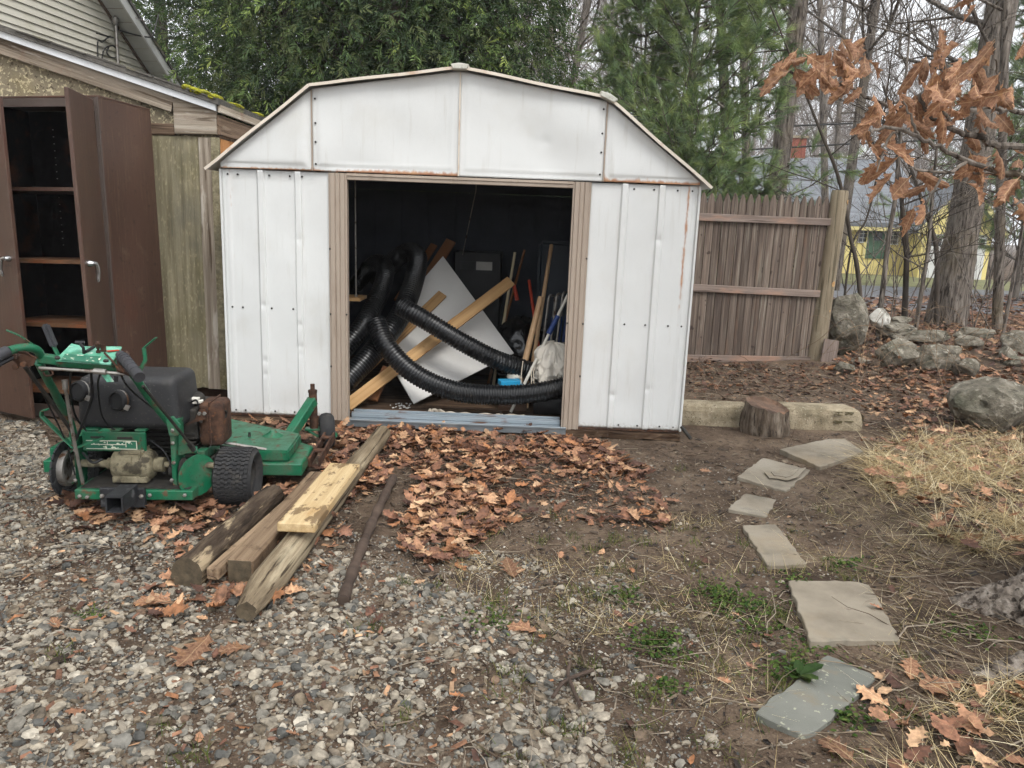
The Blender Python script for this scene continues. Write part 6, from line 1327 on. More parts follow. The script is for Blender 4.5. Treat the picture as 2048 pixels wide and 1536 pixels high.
tufts = [(880, 1035), (905, 1050), (960, 1055), (1150, 1085), (1180, 1105), (1080, 1090), (1160, 1185), (1190, 1200), (1130, 1215), (985, 1215), (1000, 1240), (1010, 1350), (805, 1442), (740, 1258), (1090, 1230), (1040, 1360), (1120, 1460), (1145, 1470), (1250, 1510), (1310, 1280), (1545, 1370), (1560, 1380), (1830, 1335), (1800, 1440), (1820, 1430), (2015, 1420), (1355, 940), (1590, 1145), (1700, 1160), (1660, 1140), (1290, 1090), (1230, 1085), (1210, 1150), (330, 1450), (390, 1510), (120, 1310), (180, 1230), (1390, 1135), (1440, 1330), (1500, 1450), (1180, 1340), (870, 1180), (810, 1170), (1560, 1230), (1590, 1310), (1560, 1245)]
P = []
for (px, py) in tufts:
    q = gd(px, py, 0); m_ = random.randint(28, 60); P.append(np.c_[RNG.normal(q.x, .026, m_), RNG.normal(q.y, .026, m_)])
q_ = sample([(850, 1045), (1400, 1030), (1700, 1000), (1740, 1600), (1000, 1600), (950, 1200)], 46)
for x, y in q_:
    m_ = random.randint(10, 40); P.append(np.c_[RNG.normal(x, .03, m_), RNG.normal(y, .03, m_)])
P = np.concatenate(P); grass('grass_tufts', P[clear_of_flags(P)], (.018, .060), .0024, green, BL_UP, 'short green and yellow grass tufts in the soil', tilt=.7)
oval = [(np.array([[0, 0, 0], [.35, .4, .08], [.28, .8, .05], [0, 1, 0], [-.28, .8, .05], [-.35, .4, .08]]), np.array([[0, 1, 2], [0, 2, 3], [0, 3, 4], [0, 4, 5]]))]
P = []
for (px, py, sd, m_) in ((1480, 1208, .075, 420), (1432, 1186, .05, 170), (1310, 1285, .055, 260), (1690, 1432, .05, 200), (1620, 1335, .05, 150), (1570, 1345, .04, 110), (1940, 1270, .06, 150), (1640, 1290, .045, 120), (1250, 1195, .05, 150), (985, 1250, .05, 110), (1340, 1310, .04, 90), (1520, 1260, .05, 90), (1700, 1130, .05, 120), (1600, 1170, .05, 90), (1330, 1375, .03, 90), (190, 1235, .03, 30)):
    q = gd(px, py, 0); P.append(np.c_[RNG.normal(q.x, sd, m_), RNG.normal(q.y, sd*.8, m_)])
P = np.concatenate(P); P = P[clear_of_flags(P)]; n = len(P); wp = lins([(82, 112, 46), (64, 94, 40), (104, 128, 60), (122, 140, 72)])*.68
o = scatter('low_weeds', oval, np.c_[P, gz(P[:, 0], P[:, 1])+RNG.uniform(.002, .018, n)], rots(n, .8), RNG.uniform(.008, .020, n), wp[RNG.integers(0, 4, n)], 'blade'); tag(o, 'small green weeds creeping between the stepping stones')
# broad dock leaves by the bluestone
dk_ = empty('weed_plant', gd(1600, 1345, 0), 'green weed with long leaves at the bluestone edge', 'plant')
for i in range(9):
    a = random.uniform(0, 6.28); v, f = oval[0][0].copy(), oval[0][1]; q = gd(1598, 1350, .01); M = Matrix.Translation(q)@Matrix.Rotation(a, 4, 'Z')@Matrix.Rotation(random.uniform(.15, .6), 4, 'X')@Matrix.Scale(random.uniform(.05, .085), 4)
    npmesh('leaf', v*np.array([.7, 1, 1]), f, 'foliage', dk_, cols=np.tile(wp[i % 3], (len(v), 1)), mw=M)
def tubes(segs, sides):
    """segs (n,8): p0 p1 r0 r1 -> open tubes"""
    S = np.asarray(segs, float); n = len(S); p0, p1 = S[:, :3], S[:, 3:6]; d = p1-p0; d /= np.linalg.norm(d, axis=1)[:, None]+1e-12
    a = np.where(np.abs(d[:, 2:3]) < .9, np.array([[0, 0, 1.]]), np.array([[0, 1., 0]])); x = np.cross(a, d); x /= np.linalg.norm(x, axis=1)[:, None]; y = np.cross(d, x)
    an = np.linspace(0, 2*np.pi, sides, endpoint=False); c, s = np.cos(an), np.sin(an); ring = x[:, None]*c[None, :, None]+y[:, None]*s[None, :, None]
    V = np.concatenate([p0[:, None]+ring*S[:, 6, None, None], p1[:, None]+ring*S[:, 7, None, None]], 1); j = np.arange(sides); j2 = (j+1) % sides
    f = np.stack([j, j2, sides+j2, sides+j], 1); Fc = f[None]+(np.arange(n)*2*sides)[:, None, None]; return V.reshape(-1, 3), Fc.reshape(-1, 4)
def twig_line(p, a, ln, r, k=4, wob=.35, rise=.1):
    out = []; d = Vector((math.cos(a), math.sin(a), rise)); q = Vector(p)
    for i in range(k):
        d2 = (d+Vector((random.gauss(0, wob), random.gauss(0, wob), random.gauss(0, wob*.3)))).normalized(); e = q+d2*(ln/k); e.z = max(e.z, r+gz1(e.x, e.y) if rise < .3 else -1); out.append((*q, *e, r*(1-.7*i/k), r*(1-.7*(i+1)/k))); q = e; d = d2
    return out
segs, scol = [], []
tp = lins([(122, 106, 90), (150, 134, 114), (92, 76, 64), (170, 156, 138)])*.8
for (poly, n, ln, r) in ((mixp, 620, (.05, .22), .0022), ([(1370, 730), (1680, 740), (2100, 760), (2100, 900), (1740, 860), (1370, 850)], 620, (.08, .35), .003), ([(900, 1250), (1800, 1150), (1900, 1600), (800, 1600)], 160, (.06, .25), .0022), ([(1720, 1080), (2100, 1150), (2100, 1600), (1750, 1500)], 260, (.06, .3), .0028), ([(640, 870), (1200, 870), (1300, 1000), (900, 1100)], 220, (.06, .25), .0022)):
    sp_ = sample(poly, n)
    for x, y in sp_[clear_of_flags(sp_)]:
        if inside_shed(np.array([[x, y]]))[0]: continue
        s = twig_line((x, y, gz1(x, y)+.006), random.uniform(0, 6.28), random.uniform(*ln), r*random.uniform(.6, 1.4), rise=random.uniform(0, .12)); segs += s; scol += [tp[random.randint(0, 3)]]*len(s)
V, Fc = tubes(segs, 4); o = npmesh('twigs', V, Fc, 'twig', cols=np.repeat(np.array(scol), 8, 0)); tag(o, 'fine dry twigs scattered over the ground', kind='stuff')
# a forked twig one can point at
fq = gd(1130, 1370, .01); mb = MB()
for (pts__, r) in (([(1105, 1395), (1130, 1362), (1186, 1340)], .006), ([(1140, 1325), (1136, 1350), (1148, 1382), (1160, 1410)], .006)):
    mb.tube(spline([gd(x, y, .018) for x, y in pts__], 5), r, 7)
tag(obj('forked_twig', mb, 'stick_dark', smooth=True), 'pale crossed twigs on the gravel edge below picture centre', 'twig')

# ================================================================== OAK AT THE RIGHT EDGE: ROOTS, BRANCHES, HELD LEAVES
oak = empty('oak_tree', (2.3, 2.6, 0), 'oak tree with flaring roots and brown held leaves at the right edge', 'tree')
def rough_tube(name, pts, rad, m_, par, n=30, amp=.25, sc=5, seed=0, sub=14, flat=None, sqz=1):
    P = spline(pts, sub); k = len(P); rr = np.interp(np.linspace(0, 1, k), np.linspace(0, 1, len(rad)), rad); ring = []
    x = None
    for i, q in enumerate(P):
        d = (P[min(i+1, k-1)]-P[max(i-1, 0)]).normalized()
        if x is None: x, y = basis(d)
        else: x = (x-d*x.dot(d)).normalized(); y = d.cross(x)
        for j in range(n):
            a = 2*math.pi*j/n; ring.append((*(q+(x*math.cos(a)+y*math.sin(a))*rr[i]), *(x*math.cos(a)+y*math.sin(a)), rr[i]))
    A_ = np.array(ring); nz = vnoise(A_[:, :3], sc*2.2, seed, 3); nz = 1-np.abs(nz*2-1)*1.5; V = A_[:, :3]+A_[:, 3:6]*A_[:, 6:7]*(amp*(nz[:, None]-.4)+.3*(vnoise(A_[:, :3], sc*.5, seed+1, 2)[:, None]-.5)*amp*2)
    i, j = np.meshgrid(np.arange(k-1), np.arange(n), indexing='ij'); a = (i*n+j).ravel(); b = (i*n+(j+1) % n).ravel()
    return npmesh(name, V, np.stack([a, b, b+n, a+n], 1), m_, par, smooth=True)
rough_tube('trunk', [(2.42, 2.6, -.1), (2.42, 2.6, .25), (2.42, 2.6, .8), (2.40, 2.62, 2.0), (2.42, 2.6, 4.5), (2.40, 2.6, 8)], [.50, .40, .31, .28, .25, .18], 'bark_root', oak, n=70, amp=.16, sc=5, sub=26)
rough_tube('root', [(2.42, 2.55, .22), (2.12, 2.58, .12), (1.95, 2.62, .045), (1.80, 2.68, .0), (1.64, 2.75, -.05)], [.21, .16, .125, .075, .03], 'bark_root', oak, n=90, amp=.22, sc=13, seed=3, sub=44)
rough_tube('root', [(2.35, 2.45, .20), (2.05, 2.35, .10), (1.80, 2.27, .035), (1.60, 2.24, -.005), (1.40, 2.22, -.04)], [.18, .11, .07, .045, .02], 'bark_root', oak, n=70, amp=.26, sc=14, seed=6, sub=44)
rough_tube('root', [(2.3, 2.3, .2), (2.0, 2.05, .08), (1.7, 1.85, .0), (1.5, 1.75, -.05)], [.16, .09, .06, .02], 'bark_root', oak, n=36, amp=.25, sc=8, seed=9, sub=18)
LM = []
for i in range(12):
    v, f = leaf_shape(200+i, 9, random.uniform(1.2, 3.2)*random.choice((-1, 1)), random.uniform(-1.2, 1.2), random.uniform(-1.6, 1.6), .07, random.uniform(.6, .9)); v = v*np.array([.80, 1, .9])
    v = v-np.array([0, .0, 0]); me = bpy.data.meshes.new('oak_leaf'); me.from_pydata(v.tolist(), [], f.tolist())
    for an_, av_ in leaf_shape.flat.items(): me.attributes.new(an_, 'FLOAT', 'POINT').data.foreach_set('value', av_.astype(np.float32))
    me.materials.append(MATS['oak_leaf']); me.polygons.foreach_set('use_smooth', [True]*len(me.polygons)); LM.append(me)
BY = 2.62
branches = [([(2.30, 2.62, 1.62), at(2048, 296, BY), at(1960, 275, BY-.05), at(1905, 256, BY-.06), at(1862, 232, BY-.05), at(1838, 190, BY-.05)], .013),
            ([(2.3, 2.6, 1.45), at(2110, 372, BY-.1), at(2030, 350, BY-.12), at(1935, 322, BY-.15), at(1868, 288, BY-.18), at(1795, 256, BY-.2), at(1740, 262, BY-.2)], .011),
            ([(2.3, 2.64, 1.75), at(2120, 240, BY+.15), at(1990, 215, BY+.12), at(1900, 226, BY+.1), at(1790, 216, BY+.1), at(1712, 182, BY+.1), at(1660, 160, BY+.1), at(1600, 148, BY+.12), at(1560, 140, BY+.12)], .009),
            ([at(1836, 270, BY-.18), at(1822, 236, BY-.18), at(1804, 196, BY-.18)], .005), ([at(1935, 322, BY-.15), at(1890, 345, BY-.2), at(1836, 338, BY-.22), at(1815, 336, BY-.22)], .006),
            ([at(2048, 352, BY-.1), at(1980, 350, BY-.1), at(1945, 345, BY-.1)], .007), ([at(1890, 345, BY-.2), at(1868, 380, BY-.22), at(1850, 405, BY-.22)], .005), ([at(2000, 206, BY+.1), at(1996, 160, BY+.05), at(1990, 115, BY)], .005),
            ([at(1660, 160, BY+.1), at(1672, 130, BY+.1), at(1665, 100, BY+.1)], .004), ([at(1795, 256, BY-.2), at(1765, 300, BY-.2), at(1752, 345, BY-.2)], .005), ([(2.35, 2.6, 1.3), at(2120, 420, BY-.25), at(2060, 400, BY-.25), at(2020, 410, BY-.25)], .007), ([at(1905, 256, BY-.06), at(1880, 200, BY-.1), at(1885, 140, BY-.1)], .006), ([(2.3, 2.6, 2.2), at(2060, -40, BY), at(1960, 0, BY)], .006)]
bro = []
for pts__, r in branches:
    P = spline(pts__, 7); bro.append(obj('branch', MB().tube([p+Vector((random.gauss(0, .003), 0, random.gauss(0, .003))) for p in P], [r*(1-.6*i/len(P)) for i in range(len(P))], 7), 'bark_grey', oak, smooth=True))
LF = [(1555, 150, 80, 2), (1568, 172, 80, 2), (1578, 135, 75, 2), (1602, 152, 70, 2), (1618, 172, 75, 2), (1650, 130, 80, 8), (1666, 108, 70, 8), (1660, 148, 70, 8), (1684, 160, 60, 2), (1706, 108, 60, 8), (1714, 150, 70, 2), (1655, 186, 60, 2), (1688, 186, 60, 2), (1640, 152, 70, 2),
      (1742, 214, 60, 2), (1750, 232, 65, 2), (1730, 262, 60, 9), (1757, 266, 60, 9), (1742, 286, 55, 9), (1786, 250, 70, 1), (1802, 236, 70, 1), (1822, 214, 75, 3), (1796, 214, 60, 3), (1836, 194, 80, 3), (1852, 152, 80, 11), (1872, 130, 75, 11), (1892, 104, 75, 11), (1912, 122, 80, 11), (1926, 150, 85, 11), (1932, 170, 75, 11), (1872, 180, 90, 0), (1862, 210, 90, 0), (1890, 200, 90, 0), (1900, 172, 85, 11), (1922, 200, 90, 0), (1936, 228, 80, 0), (1880, 240, 75, 0), (1906, 252, 80, 0), (1860, 260, 75, 0), (1942, 210, 80, 2), (1962, 216, 75, 2), (1986, 148, 105, 7), (1990, 122, 80, 7), (1996, 186, 80, 2), (2006, 198, 80, 2), (2030, 222, 85, 2), (2042, 100, 80, 7), (1832, 240, 75, 1), (1812, 266, 70, 1), (1778, 282, 65, 1), (1752, 236, 60, 9), (1842, 282, 70, 1), (1932, 292, 75, 0), (1990, 262, 75, 0), (1952, 262, 75, 0), (1836, 262, 80, 1), (1880, 222, 80, 0),
      (1762, 318, 75, 9), (1742, 322, 70, 9), (1748, 352, 70, 9), (1800, 366, 120, 4), (1815, 400, 95, 4), (1788, 388, 100, 4), (1826, 372, 80, 4), (1842, 432, 85, 6), (1826, 446, 80, 6), (1856, 404, 70, 6), (1862, 362, 60, 6), (1932, 346, 90, 5), (1946, 370, 85, 5), (1934, 400, 80, 5), (1980, 350, 75, 5), (1986, 330, 75, 5), (2006, 322, 80, 5), (2036, 352, 80, 10), (2030, 410, 110, 10), (2018, 432, 100, 10), (2042, 392, 80, 10), (1952, 16, 70, 12), (1960, 0, 60, 12), (1946, 30, 60, 12)]
LF += [(px+random.randint(-14, 14), py+random.randint(-12, 18), s*.9, bi) for (px, py, s, bi) in LF[:14]]
LF += [(px+random.randint(-22, 22), py+random.randint(-18, 22), s*.85, bi) for (px, py, s, bi) in LF[14:58:2]]
for i, (px, py, s, bi) in enumerate(LF):
    Yl = BY+random.uniform(-.25, .12); c = at(px+(18 if px < 1720 else 4)+random.uniform(-4, 4), py-s*.48+random.uniform(-4, 4), Yl); o = bpy.data.objects.new('leaf', LM[i % 12]); sz_ = s*1.75e-3*random.uniform(.72, 1.02)
    tip = Vector((random.gauss(-.15, .55), random.gauss(-.15, .5), random.uniform(-1.1, -.35))).normalized(); side = tip.cross(Vector((random.gauss(0, .6), -1, random.gauss(0, .5)))).normalized(); nr = side.cross(tip)
    M = Matrix((side, tip, nr)).transposed().to_4x4()@Matrix.Scale(sz_, 4); M.translation = c
    b_ = bro[min(bi, len(bro)-1)]; link(o, b_, M)

# ================================================================== TREES
def grow(p, d, L, r, depth, out, rg, maxd=4, kids=(3, 5), up=.15, wob=.18, ratio=.62, nseg=3, spread=.8):
    q = Vector(p); d = Vector(d).normalized(); pts = []
    for i in range(nseg):
        d = (d+Vector((rg.gauss(0, wob), rg.gauss(0, wob), rg.gauss(0, wob*.5)+up*.15))).normalized(); e = q+d*(L/nseg); r1 = r*(1-.16*(i+1)) if depth < maxd else r*(1-.3*(i+1)); out.append((*q, *e, r*(1-.16*i) if depth < maxd else r*(1-.3*i), max(r1, .0008))); pts.append((e, d.copy())); q = e
    if depth >= maxd: return
    for _ in range(rg.randint(*kids)):
        e, dd = rg.choice(pts); x, y = basis(dd); a = rg.uniform(0, 6.283); s = rg.uniform(.45, 1)*spread; nd = (dd+(x*math.cos(a)+y*math.sin(a))*s+Vector((0, 0, up))).normalized()
        grow(e, nd, L*ratio*rg.uniform(.7, 1.2), r*rg.uniform(.38, .58), depth+1, out, rg, maxd, kids, up, wob, ratio, nseg, spread)
class RG(random.Random): pass
def bare_tree(name, pts, rad, label, seed, m_='bark_grey', crown=True, z0=3.0, bl=2.2, br=.05, nb=10, cat='tree', maxd=3, n=16, amp=.08, up=.15):
    b = Vector(pts[0]); root = empty(name, (b.x, b.y, 0), label, cat)
    rough_tube('trunk', pts, rad, m_, root, n=n, amp=amp, sc=3, seed=seed, sub=10)
    if crown:
        rg = RG(seed); out = []; P = spline(pts, 10); Q = [p for p in P if p.z > z0]
        for _ in range(nb):
            i = rg.randrange(max(1, len(Q))); q = Q[i] if Q else P[-1]; a = rg.uniform(0, 6.283)
            grow(q, (math.cos(a), math.sin(a), rg.uniform(.15, .9)), bl*rg.uniform(.6, 1.2), br*rg.uniform(.5, 1), 0, out, rg, maxd, (3, 5), up)
        V, Fc = tubes(out, 4); npmesh('branches', V, Fc, m_, root, smooth=True)['kind'] = 'stuff'
    return root
def vt(px0, py0, px1, py1, Y, ext=8, base=True):
    a, b = at(px0, py0, Y), at(px1, py1, Y); d = (b-a); a0 = a-d*((a.z+.1)/d.z) if base else a
    return [a0, a0.lerp(b, .35), a0.lerp(b, .7), b, b+d.normalized()*ext*.5, b+d.normalized()*ext]
bare_tree('bare_tree', vt(1562, 310, 1598, 0, 16), [.21, .175, .17, .17, .14, .08], 'thick grey bare trunk with shaggy bark rising behind the fence', 1, z0=4.5, n=26, amp=.13, nb=9, br=.07)
bare_tree('bare_tree', vt(1893, 640, 2002, 20, 12.3), [.30, .225, .205, .20, .17, .11], 'big furrowed trunk standing behind the stone wall at right', 2, z0=3.6, n=30, amp=.13, nb=8, br=.06)
bare_tree('bare_tree', vt(1702, 340, 1752, 0, 20), [.14, .12, .105, .10, .08, .05], 'mid-sized grey trunk behind the post, leaning right', 3, z0=4.0, n=16, nb=12, br=.06, bl=2.8)
bare_tree('bare_tree', vt(1494, 350, 1484, 0, 13), [.08, .07, .065, .06, .05, .03], 'slim brownish trunk just right of the pine', 4, z0=2.6, nb=14, br=.035, bl=2.0)
bare_tree('bare_tree', vt(1456, 330, 1440, 0, 18), [.13, .12, .11, .10, .08, .05], 'dark straight trunk behind the pine top', 5, 'bark_dark', z0=4.5, nb=10, br=.06)
bare_tree('bare_tree', vt(1092, 220, 1108, 0, 17), [.10, .09, .08, .08, .06, .03], 'thin upright bare tree left of the pine', 6, z0=2.6, nb=16, br=.035, bl=2.2, up=.4)
bare_tree('bare_tree', vt(1140, 200, 1175, 0, 21), [.11, .10, .09, .09, .07, .03], 'slim bare tree seen between evergreen and pine', 7, z0=3.0, nb=16, br=.035, bl=2.6, up=.4)
bare_tree('bare_tree', vt(1650, 380, 1640, 0, 26), [.12, .11, .10, .09, .07, .04], 'distant bare tree above the grey roof', 8, z0=4.5, nb=16, br=.06, bl=3.2)
bare_tree('bare_tree', vt(1668, 400, 1690, 0, 34), [.11, .10, .09, .08, .06, .03], 'faint distant bare tree right of the brick chimney', 9, z0=3.6, nb=16, br=.05, bl=3.0)
bare_tree('bare_tree', vt(1996, 600, 2004, 300, 11.3), [.07, .062, .058, .055, .04, .02], 'knobbly thin trunk right of the furrowed trunk', 10, z0=2.0, nb=12, br=.025, bl=1.5, amp=.25)
sap = [([(1740, 612), (1716, 545), (1702, 480), (1690, 410), (1672, 340), (1640, 260)], 9.6, .040, 'curved dark sapling leaning left behind the large boulder'), ([(1764, 612), (1770, 540), (1778, 470), (1790, 400), (1797, 320)], 10.0, .050, 'straight dark sapling above the white rock'),
       ([(1812, 650), (1811, 580), (1813, 500), (1806, 430)], 10.6, .062, 'pale grey sapling stub in the middle of the thicket'), ([(1832, 648), (1845, 570), (1856, 500), (1862, 430)], 10.4, .045, 'slim sapling leaning right beside the pale sapling'),
       ([(1884, 590), (1874, 520), (1864, 460), (1840, 390)], 11.6, .055, 'bent sapling leaning left before the furrowed trunk'), ([(2010, 640), (2026, 560), (2042, 470), (2054, 380)], 10.8, .035, 'thin sapling leaning right at the picture edge'), ([(1694, 560), (1702, 500), (1732, 440), (1752, 360), (1762, 280)], 10.2, .022, 'whippy thin stem right beside the fence post')]
for i, (pl, Y, r, lab) in enumerate(sap):
    r *= .60; P = [at(x, y, Y) for x, y in pl]; P[0].z = -.05; d = (P[-1]-P[-2]); P += [P[-1]+d*1.5, P[-1]+d*3]
    bare_tree('sapling', P, [r*1.1, r, r*.9, r*.8, r*.6, r*.3], lab, 30+i, 'bark_dark' if i % 2 == 0 else 'bark_grey', z0=.9, bl=1.1, br=r*.4, nb=11, cat='sapling', maxd=2, n=12, amp=.12)
# shrub stems in front of the neighbouring house
rg = RG(5); out = []
for _ in range(75):
    Y = rg.uniform(10.5, 26); px = rg.uniform(1640, 2120); q = at(px, 560, Y); grow((q.x, Y, -.02), (rg.gauss(0, .25), rg.gauss(0, .25), 1), rg.uniform(.9, 2.3), rg.uniform(.005, .014)*(.5+Y/20), 0, out, rg, 2, (2, 4), .25, .12, .55)
V, Fc = tubes(out, 3); tag(npmesh('thicket', V, Fc, 'bark_grey'), 'tangled bare brush between stone wall and yellow house', kind='stuff')
out = []
for _ in range(75):      # arching briars over the wall
    q = gd(rg.uniform(1700, 2120), rg.uniform(640, 790), 0); a = rg.uniform(0, 6.28); P = spline([q, q+Vector((.25*math.cos(a), .25*math.sin(a), rg.uniform(.2, .6))), q+Vector((.6*math.cos(a), .6*math.sin(a), rg.uniform(.2, .6))), q+Vector((.95*math.cos(a), .95*math.sin(a), rg.uniform(0, .25)))], 5)
    r = rg.uniform(.0012, .0028); out += [(*u, *v, r, r) for u, v in zip(P, P[1:])]
V, Fc = tubes(out, 4); tag(npmesh('briars', V, Fc, 'beam_wood'), 'thin arching bramble stems over the stone wall', kind='stuff')
# the wood behind: a few grown trees repeated until nobody could count them
protos = []
for s in range(6):
    rg = RG(70+s); out = []; h = rg.uniform(9, 14); d = Vector((rg.gauss(0, .05), rg.gauss(0, .05), 1)); q = Vector((0, 0, -.2)); r = rg.uniform(.055, .10); k = 9
    tr = []
    for i in range(k):
        e = q+(d+Vector((rg.gauss(0, .06), rg.gauss(0, .06), 0))).normalized()*h/k; out.append((*q, *e, r*(1-.09*i), r*(1-.09*(i+1)))); tr.append(e); q = e
    for _ in range(24):
        e = tr[rg.randint(1, k-1)]; a = rg.uniform(0, 6.28); grow(e, (math.cos(a), math.sin(a), rg.uniform(.4, 1.4)), rg.uniform(1.6, 3.2), rg.uniform(.018, .036), 0, out, rg, 3, (3, 5), .35, .12, .64)
    protos.append(np.array(out))
rg = RG(9); ptsW, rotW, sclW, idxW = [], [], [], []
for i in range(84):
    Y = rg.uniform(36, 60) if i % 2 else rg.uniform(60, 120); px = rg.uniform(900, 2300) if rg.random() < .85 else rg.uniform(-100, 900); q = at(px, 460, Y)
    ptsW.append((q.x, Y, -.1)); rotW.append(rg.uniform(0, 6.28)); sclW.append(rg.uniform(.8, 1.45)); idxW.append(rg.randint(0, 5))
me = bpy.data.meshes.new('bare_woods'); me.from_pydata(ptsW, [], []); 
for nm_, ty_, va_ in (('rz', 'FLOAT', rotW), ('sc', 'FLOAT', sclW), ('ix', 'INT', idxW)): me.attributes.new(nm_, ty_, 'POINT').data.foreach_set('value', va_)
wo = link(bpy.data.objects.new('bare_woods', me)); tag(wo, 'grey leafless wood filling the background', kind='stuff')
ng = bpy.data.node_groups.new('woods', 'GeometryNodeTree'); ng.interface.new_socket('Geometry', in_out='INPUT', socket_type='NodeSocketGeometry'); ng.interface.new_socket('Geometry', in_out='OUTPUT', socket_type='NodeSocketGeometry')
gi, go_ = ng.nodes.new('NodeGroupInput'), ng.nodes.new('NodeGroupOutput'); ip = ng.nodes.new('GeometryNodeInstanceOnPoints'); jn = ng.nodes.new('GeometryNodeJoinGeometry')
for k_, S in enumerate(protos):
    S = S.copy(); S[:, 6:] *= 1.25; V, Fc = tubes(S[::-1], 3); po = npmesh('bare_wood_tree', V, Fc, 'far_twigs'); COL.objects.unlink(po)
    oi_ = ng.nodes.new('GeometryNodeObjectInfo'); oi_.inputs['Object'].default_value = po; oi_.inputs['As Instance'].default_value = True; ng.links.new(oi_.outputs['Geometry'], jn.inputs[0])
def na_(n_, ty_):
    q_ = ng.nodes.new('GeometryNodeInputNamedAttribute'); q_.data_type = ty_; q_.inputs['Name'].default_value = n_; return q_.outputs['Attribute']
cx_ = ng.nodes.new('ShaderNodeCombineXYZ'); ng.links.new(na_('rz', 'FLOAT'), cx_.inputs['Z'])
ip.inputs['Pick Instance'].default_value = True
ng.links.new(gi.outputs[0], ip.inputs['Points']); ng.links.new(jn.outputs[0], ip.inputs['Instance']); ng.links.new(na_('ix', 'INT'), ip.inputs['Instance Index']); ng.links.new(cx_.outputs[0], ip.inputs['Rotation']); ng.links.new(na_('sc', 'FLOAT'), ip.inputs['Scale']); ng.links.new(ip.outputs[0], go_.inputs[0])
wo.modifiers.new('woods', 'NODES').node_group = ng
# evergreens ---------------------------------------------------------------
def spray(sd_):
    V, Fc = [], []; rs = random.Random(sd_)
    for i in range(9):
        if i < 8 and rs.random() < .18: continue
        t = .12+.88*i/8; sd = (-1 if i % 2 else 1); L_ = (.42*(1-.55*t)+.08)*rs.uniform(.55, 1.35); bx, by = 0, t*.9; tx, ty = sd*L_*rs.uniform(.6, 1.1), t*.9+L_*rs.uniform(.5, 1.1)
        if i == 8: tx, ty = 0, 1.15
        nx, ny = -(ty-by), (tx-bx); l = math.hypot(nx, ny); nx, ny = nx/l*.06, ny/l*.06; mx_, my_ = (bx+tx)/2, (by+ty)/2; o = len(V); dz = -.30*t*t+rs.uniform(-.06, .06)
        V += [[bx, by, dz], [mx_+nx, my_+ny, dz-.02], [tx, ty, dz-.12], [mx_-nx, my_-ny, dz-.02]]; Fc += [[o, o+1, o+2], [o, o+2, o+3]]
    return np.array(V), np.array(Fc)
def dirs_rot(y, roll):
    y = y/np.linalg.norm(y, axis=1)[:, None]; z = np.array([0, 0, 1.])[None]+np.c_[roll, roll[::-1]*.7, np.zeros(len(y))]; x = np.cross(y, z); x /= np.linalg.norm(x, axis=1)[:, None]+1e-9; z = np.cross(x, y); return np.stack([x, y, z], 2)
def cedar_mesh(seed, n=10000, h=8.5, R0=1.35):
    rg = np.random.default_rng(seed); z = .25+(h-.5)*rg.random(n)**1.15; th = rg.uniform(0, 2*np.pi, n); env = R0*np.clip(1-(z/h)**2.2, .03, 1)*np.clip(.55+z/1.5, .5, 1)
    lob = .78+.40*vnoise(np.stack([np.cos(th)*1.3, np.sin(th)*1.3, z*.75], 1), 1.6, seed, 3); r = env*lob*np.where(rg.random(n) < .72, rg.uniform(.82, 1.1, n), rg.uniform(.25, .85, n))
    pos = np.c_[r*np.cos(th), r*np.sin(th), z]; y = np.c_[np.cos(th)+rg.normal(0, .45, n), np.sin(th)+rg.normal(0, .45, n), rg.normal(-.45, .55, n)]
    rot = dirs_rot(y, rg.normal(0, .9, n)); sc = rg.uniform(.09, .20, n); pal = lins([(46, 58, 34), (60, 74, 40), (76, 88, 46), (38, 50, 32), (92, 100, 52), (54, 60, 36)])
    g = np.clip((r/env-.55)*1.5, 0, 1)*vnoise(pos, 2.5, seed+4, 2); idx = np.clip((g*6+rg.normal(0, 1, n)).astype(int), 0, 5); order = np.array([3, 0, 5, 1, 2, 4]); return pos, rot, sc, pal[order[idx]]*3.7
SP = [spray(q) for q in range(5)]
def tree_from(name, meshes, loc, rz, s, label, group):
    root = bpy.data.objects.new(name, None); M = Matrix.Translation(loc)@Matrix.Rotation(rz, 4, 'Z')@Matrix.Scale(s, 4); link(root, None, M); tag(root, label, 'tree', group)
    for nm, me in meshes:
        o = bpy.data.objects.new(nm, me); COL.objects.link(o); o.parent = root
    return root
CED = []
for sd in (1, 2):
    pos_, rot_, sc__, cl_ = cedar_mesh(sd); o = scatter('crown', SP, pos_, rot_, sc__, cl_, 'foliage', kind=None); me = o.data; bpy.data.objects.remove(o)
    rg = RG(sd); out = []
    for i in range(16):
        out.append((0, 0, i*.5-.1, 0, 0, i*.5+.4, .14*(1-i/18), .14*(1-(i+1)/18)))
    for _ in range(90):
        z = rg.uniform(.5, 7); a = rg.uniform(0, 6.28); L_ = 1.2*(1-(z/8.5)**2); q = Vector((0, 0, z)); 
        for j in range(3):
            e = q+Vector((math.cos(a), math.sin(a), .25+.2*j)).normalized()*L_/3; out.append((*q, *e, .022-.006*j, .016-.006*j)); q = e
    V, Fc = tubes(out, 5); o = npmesh('trunk', V, Fc, 'bark_dark'); mt = o.data; bpy.data.objects.remove(o); CED.append([('crown', me), ('trunk', mt)])
ced = [(330, 18.5, 1.6, 0), (480, 15.2, 1.4, 1), (575, 10.6, 1.0, 0), (680, 10.2, 1.05, 1), (790, 9.7, 1.0, 0), (905, 10.3, 1.05, 1), (970, 9.9, .88, 0), (640, 12.8, 1.25, 1), (760, 12.6, 1.25, 0), (860, 12.2, 1.1, 1)]
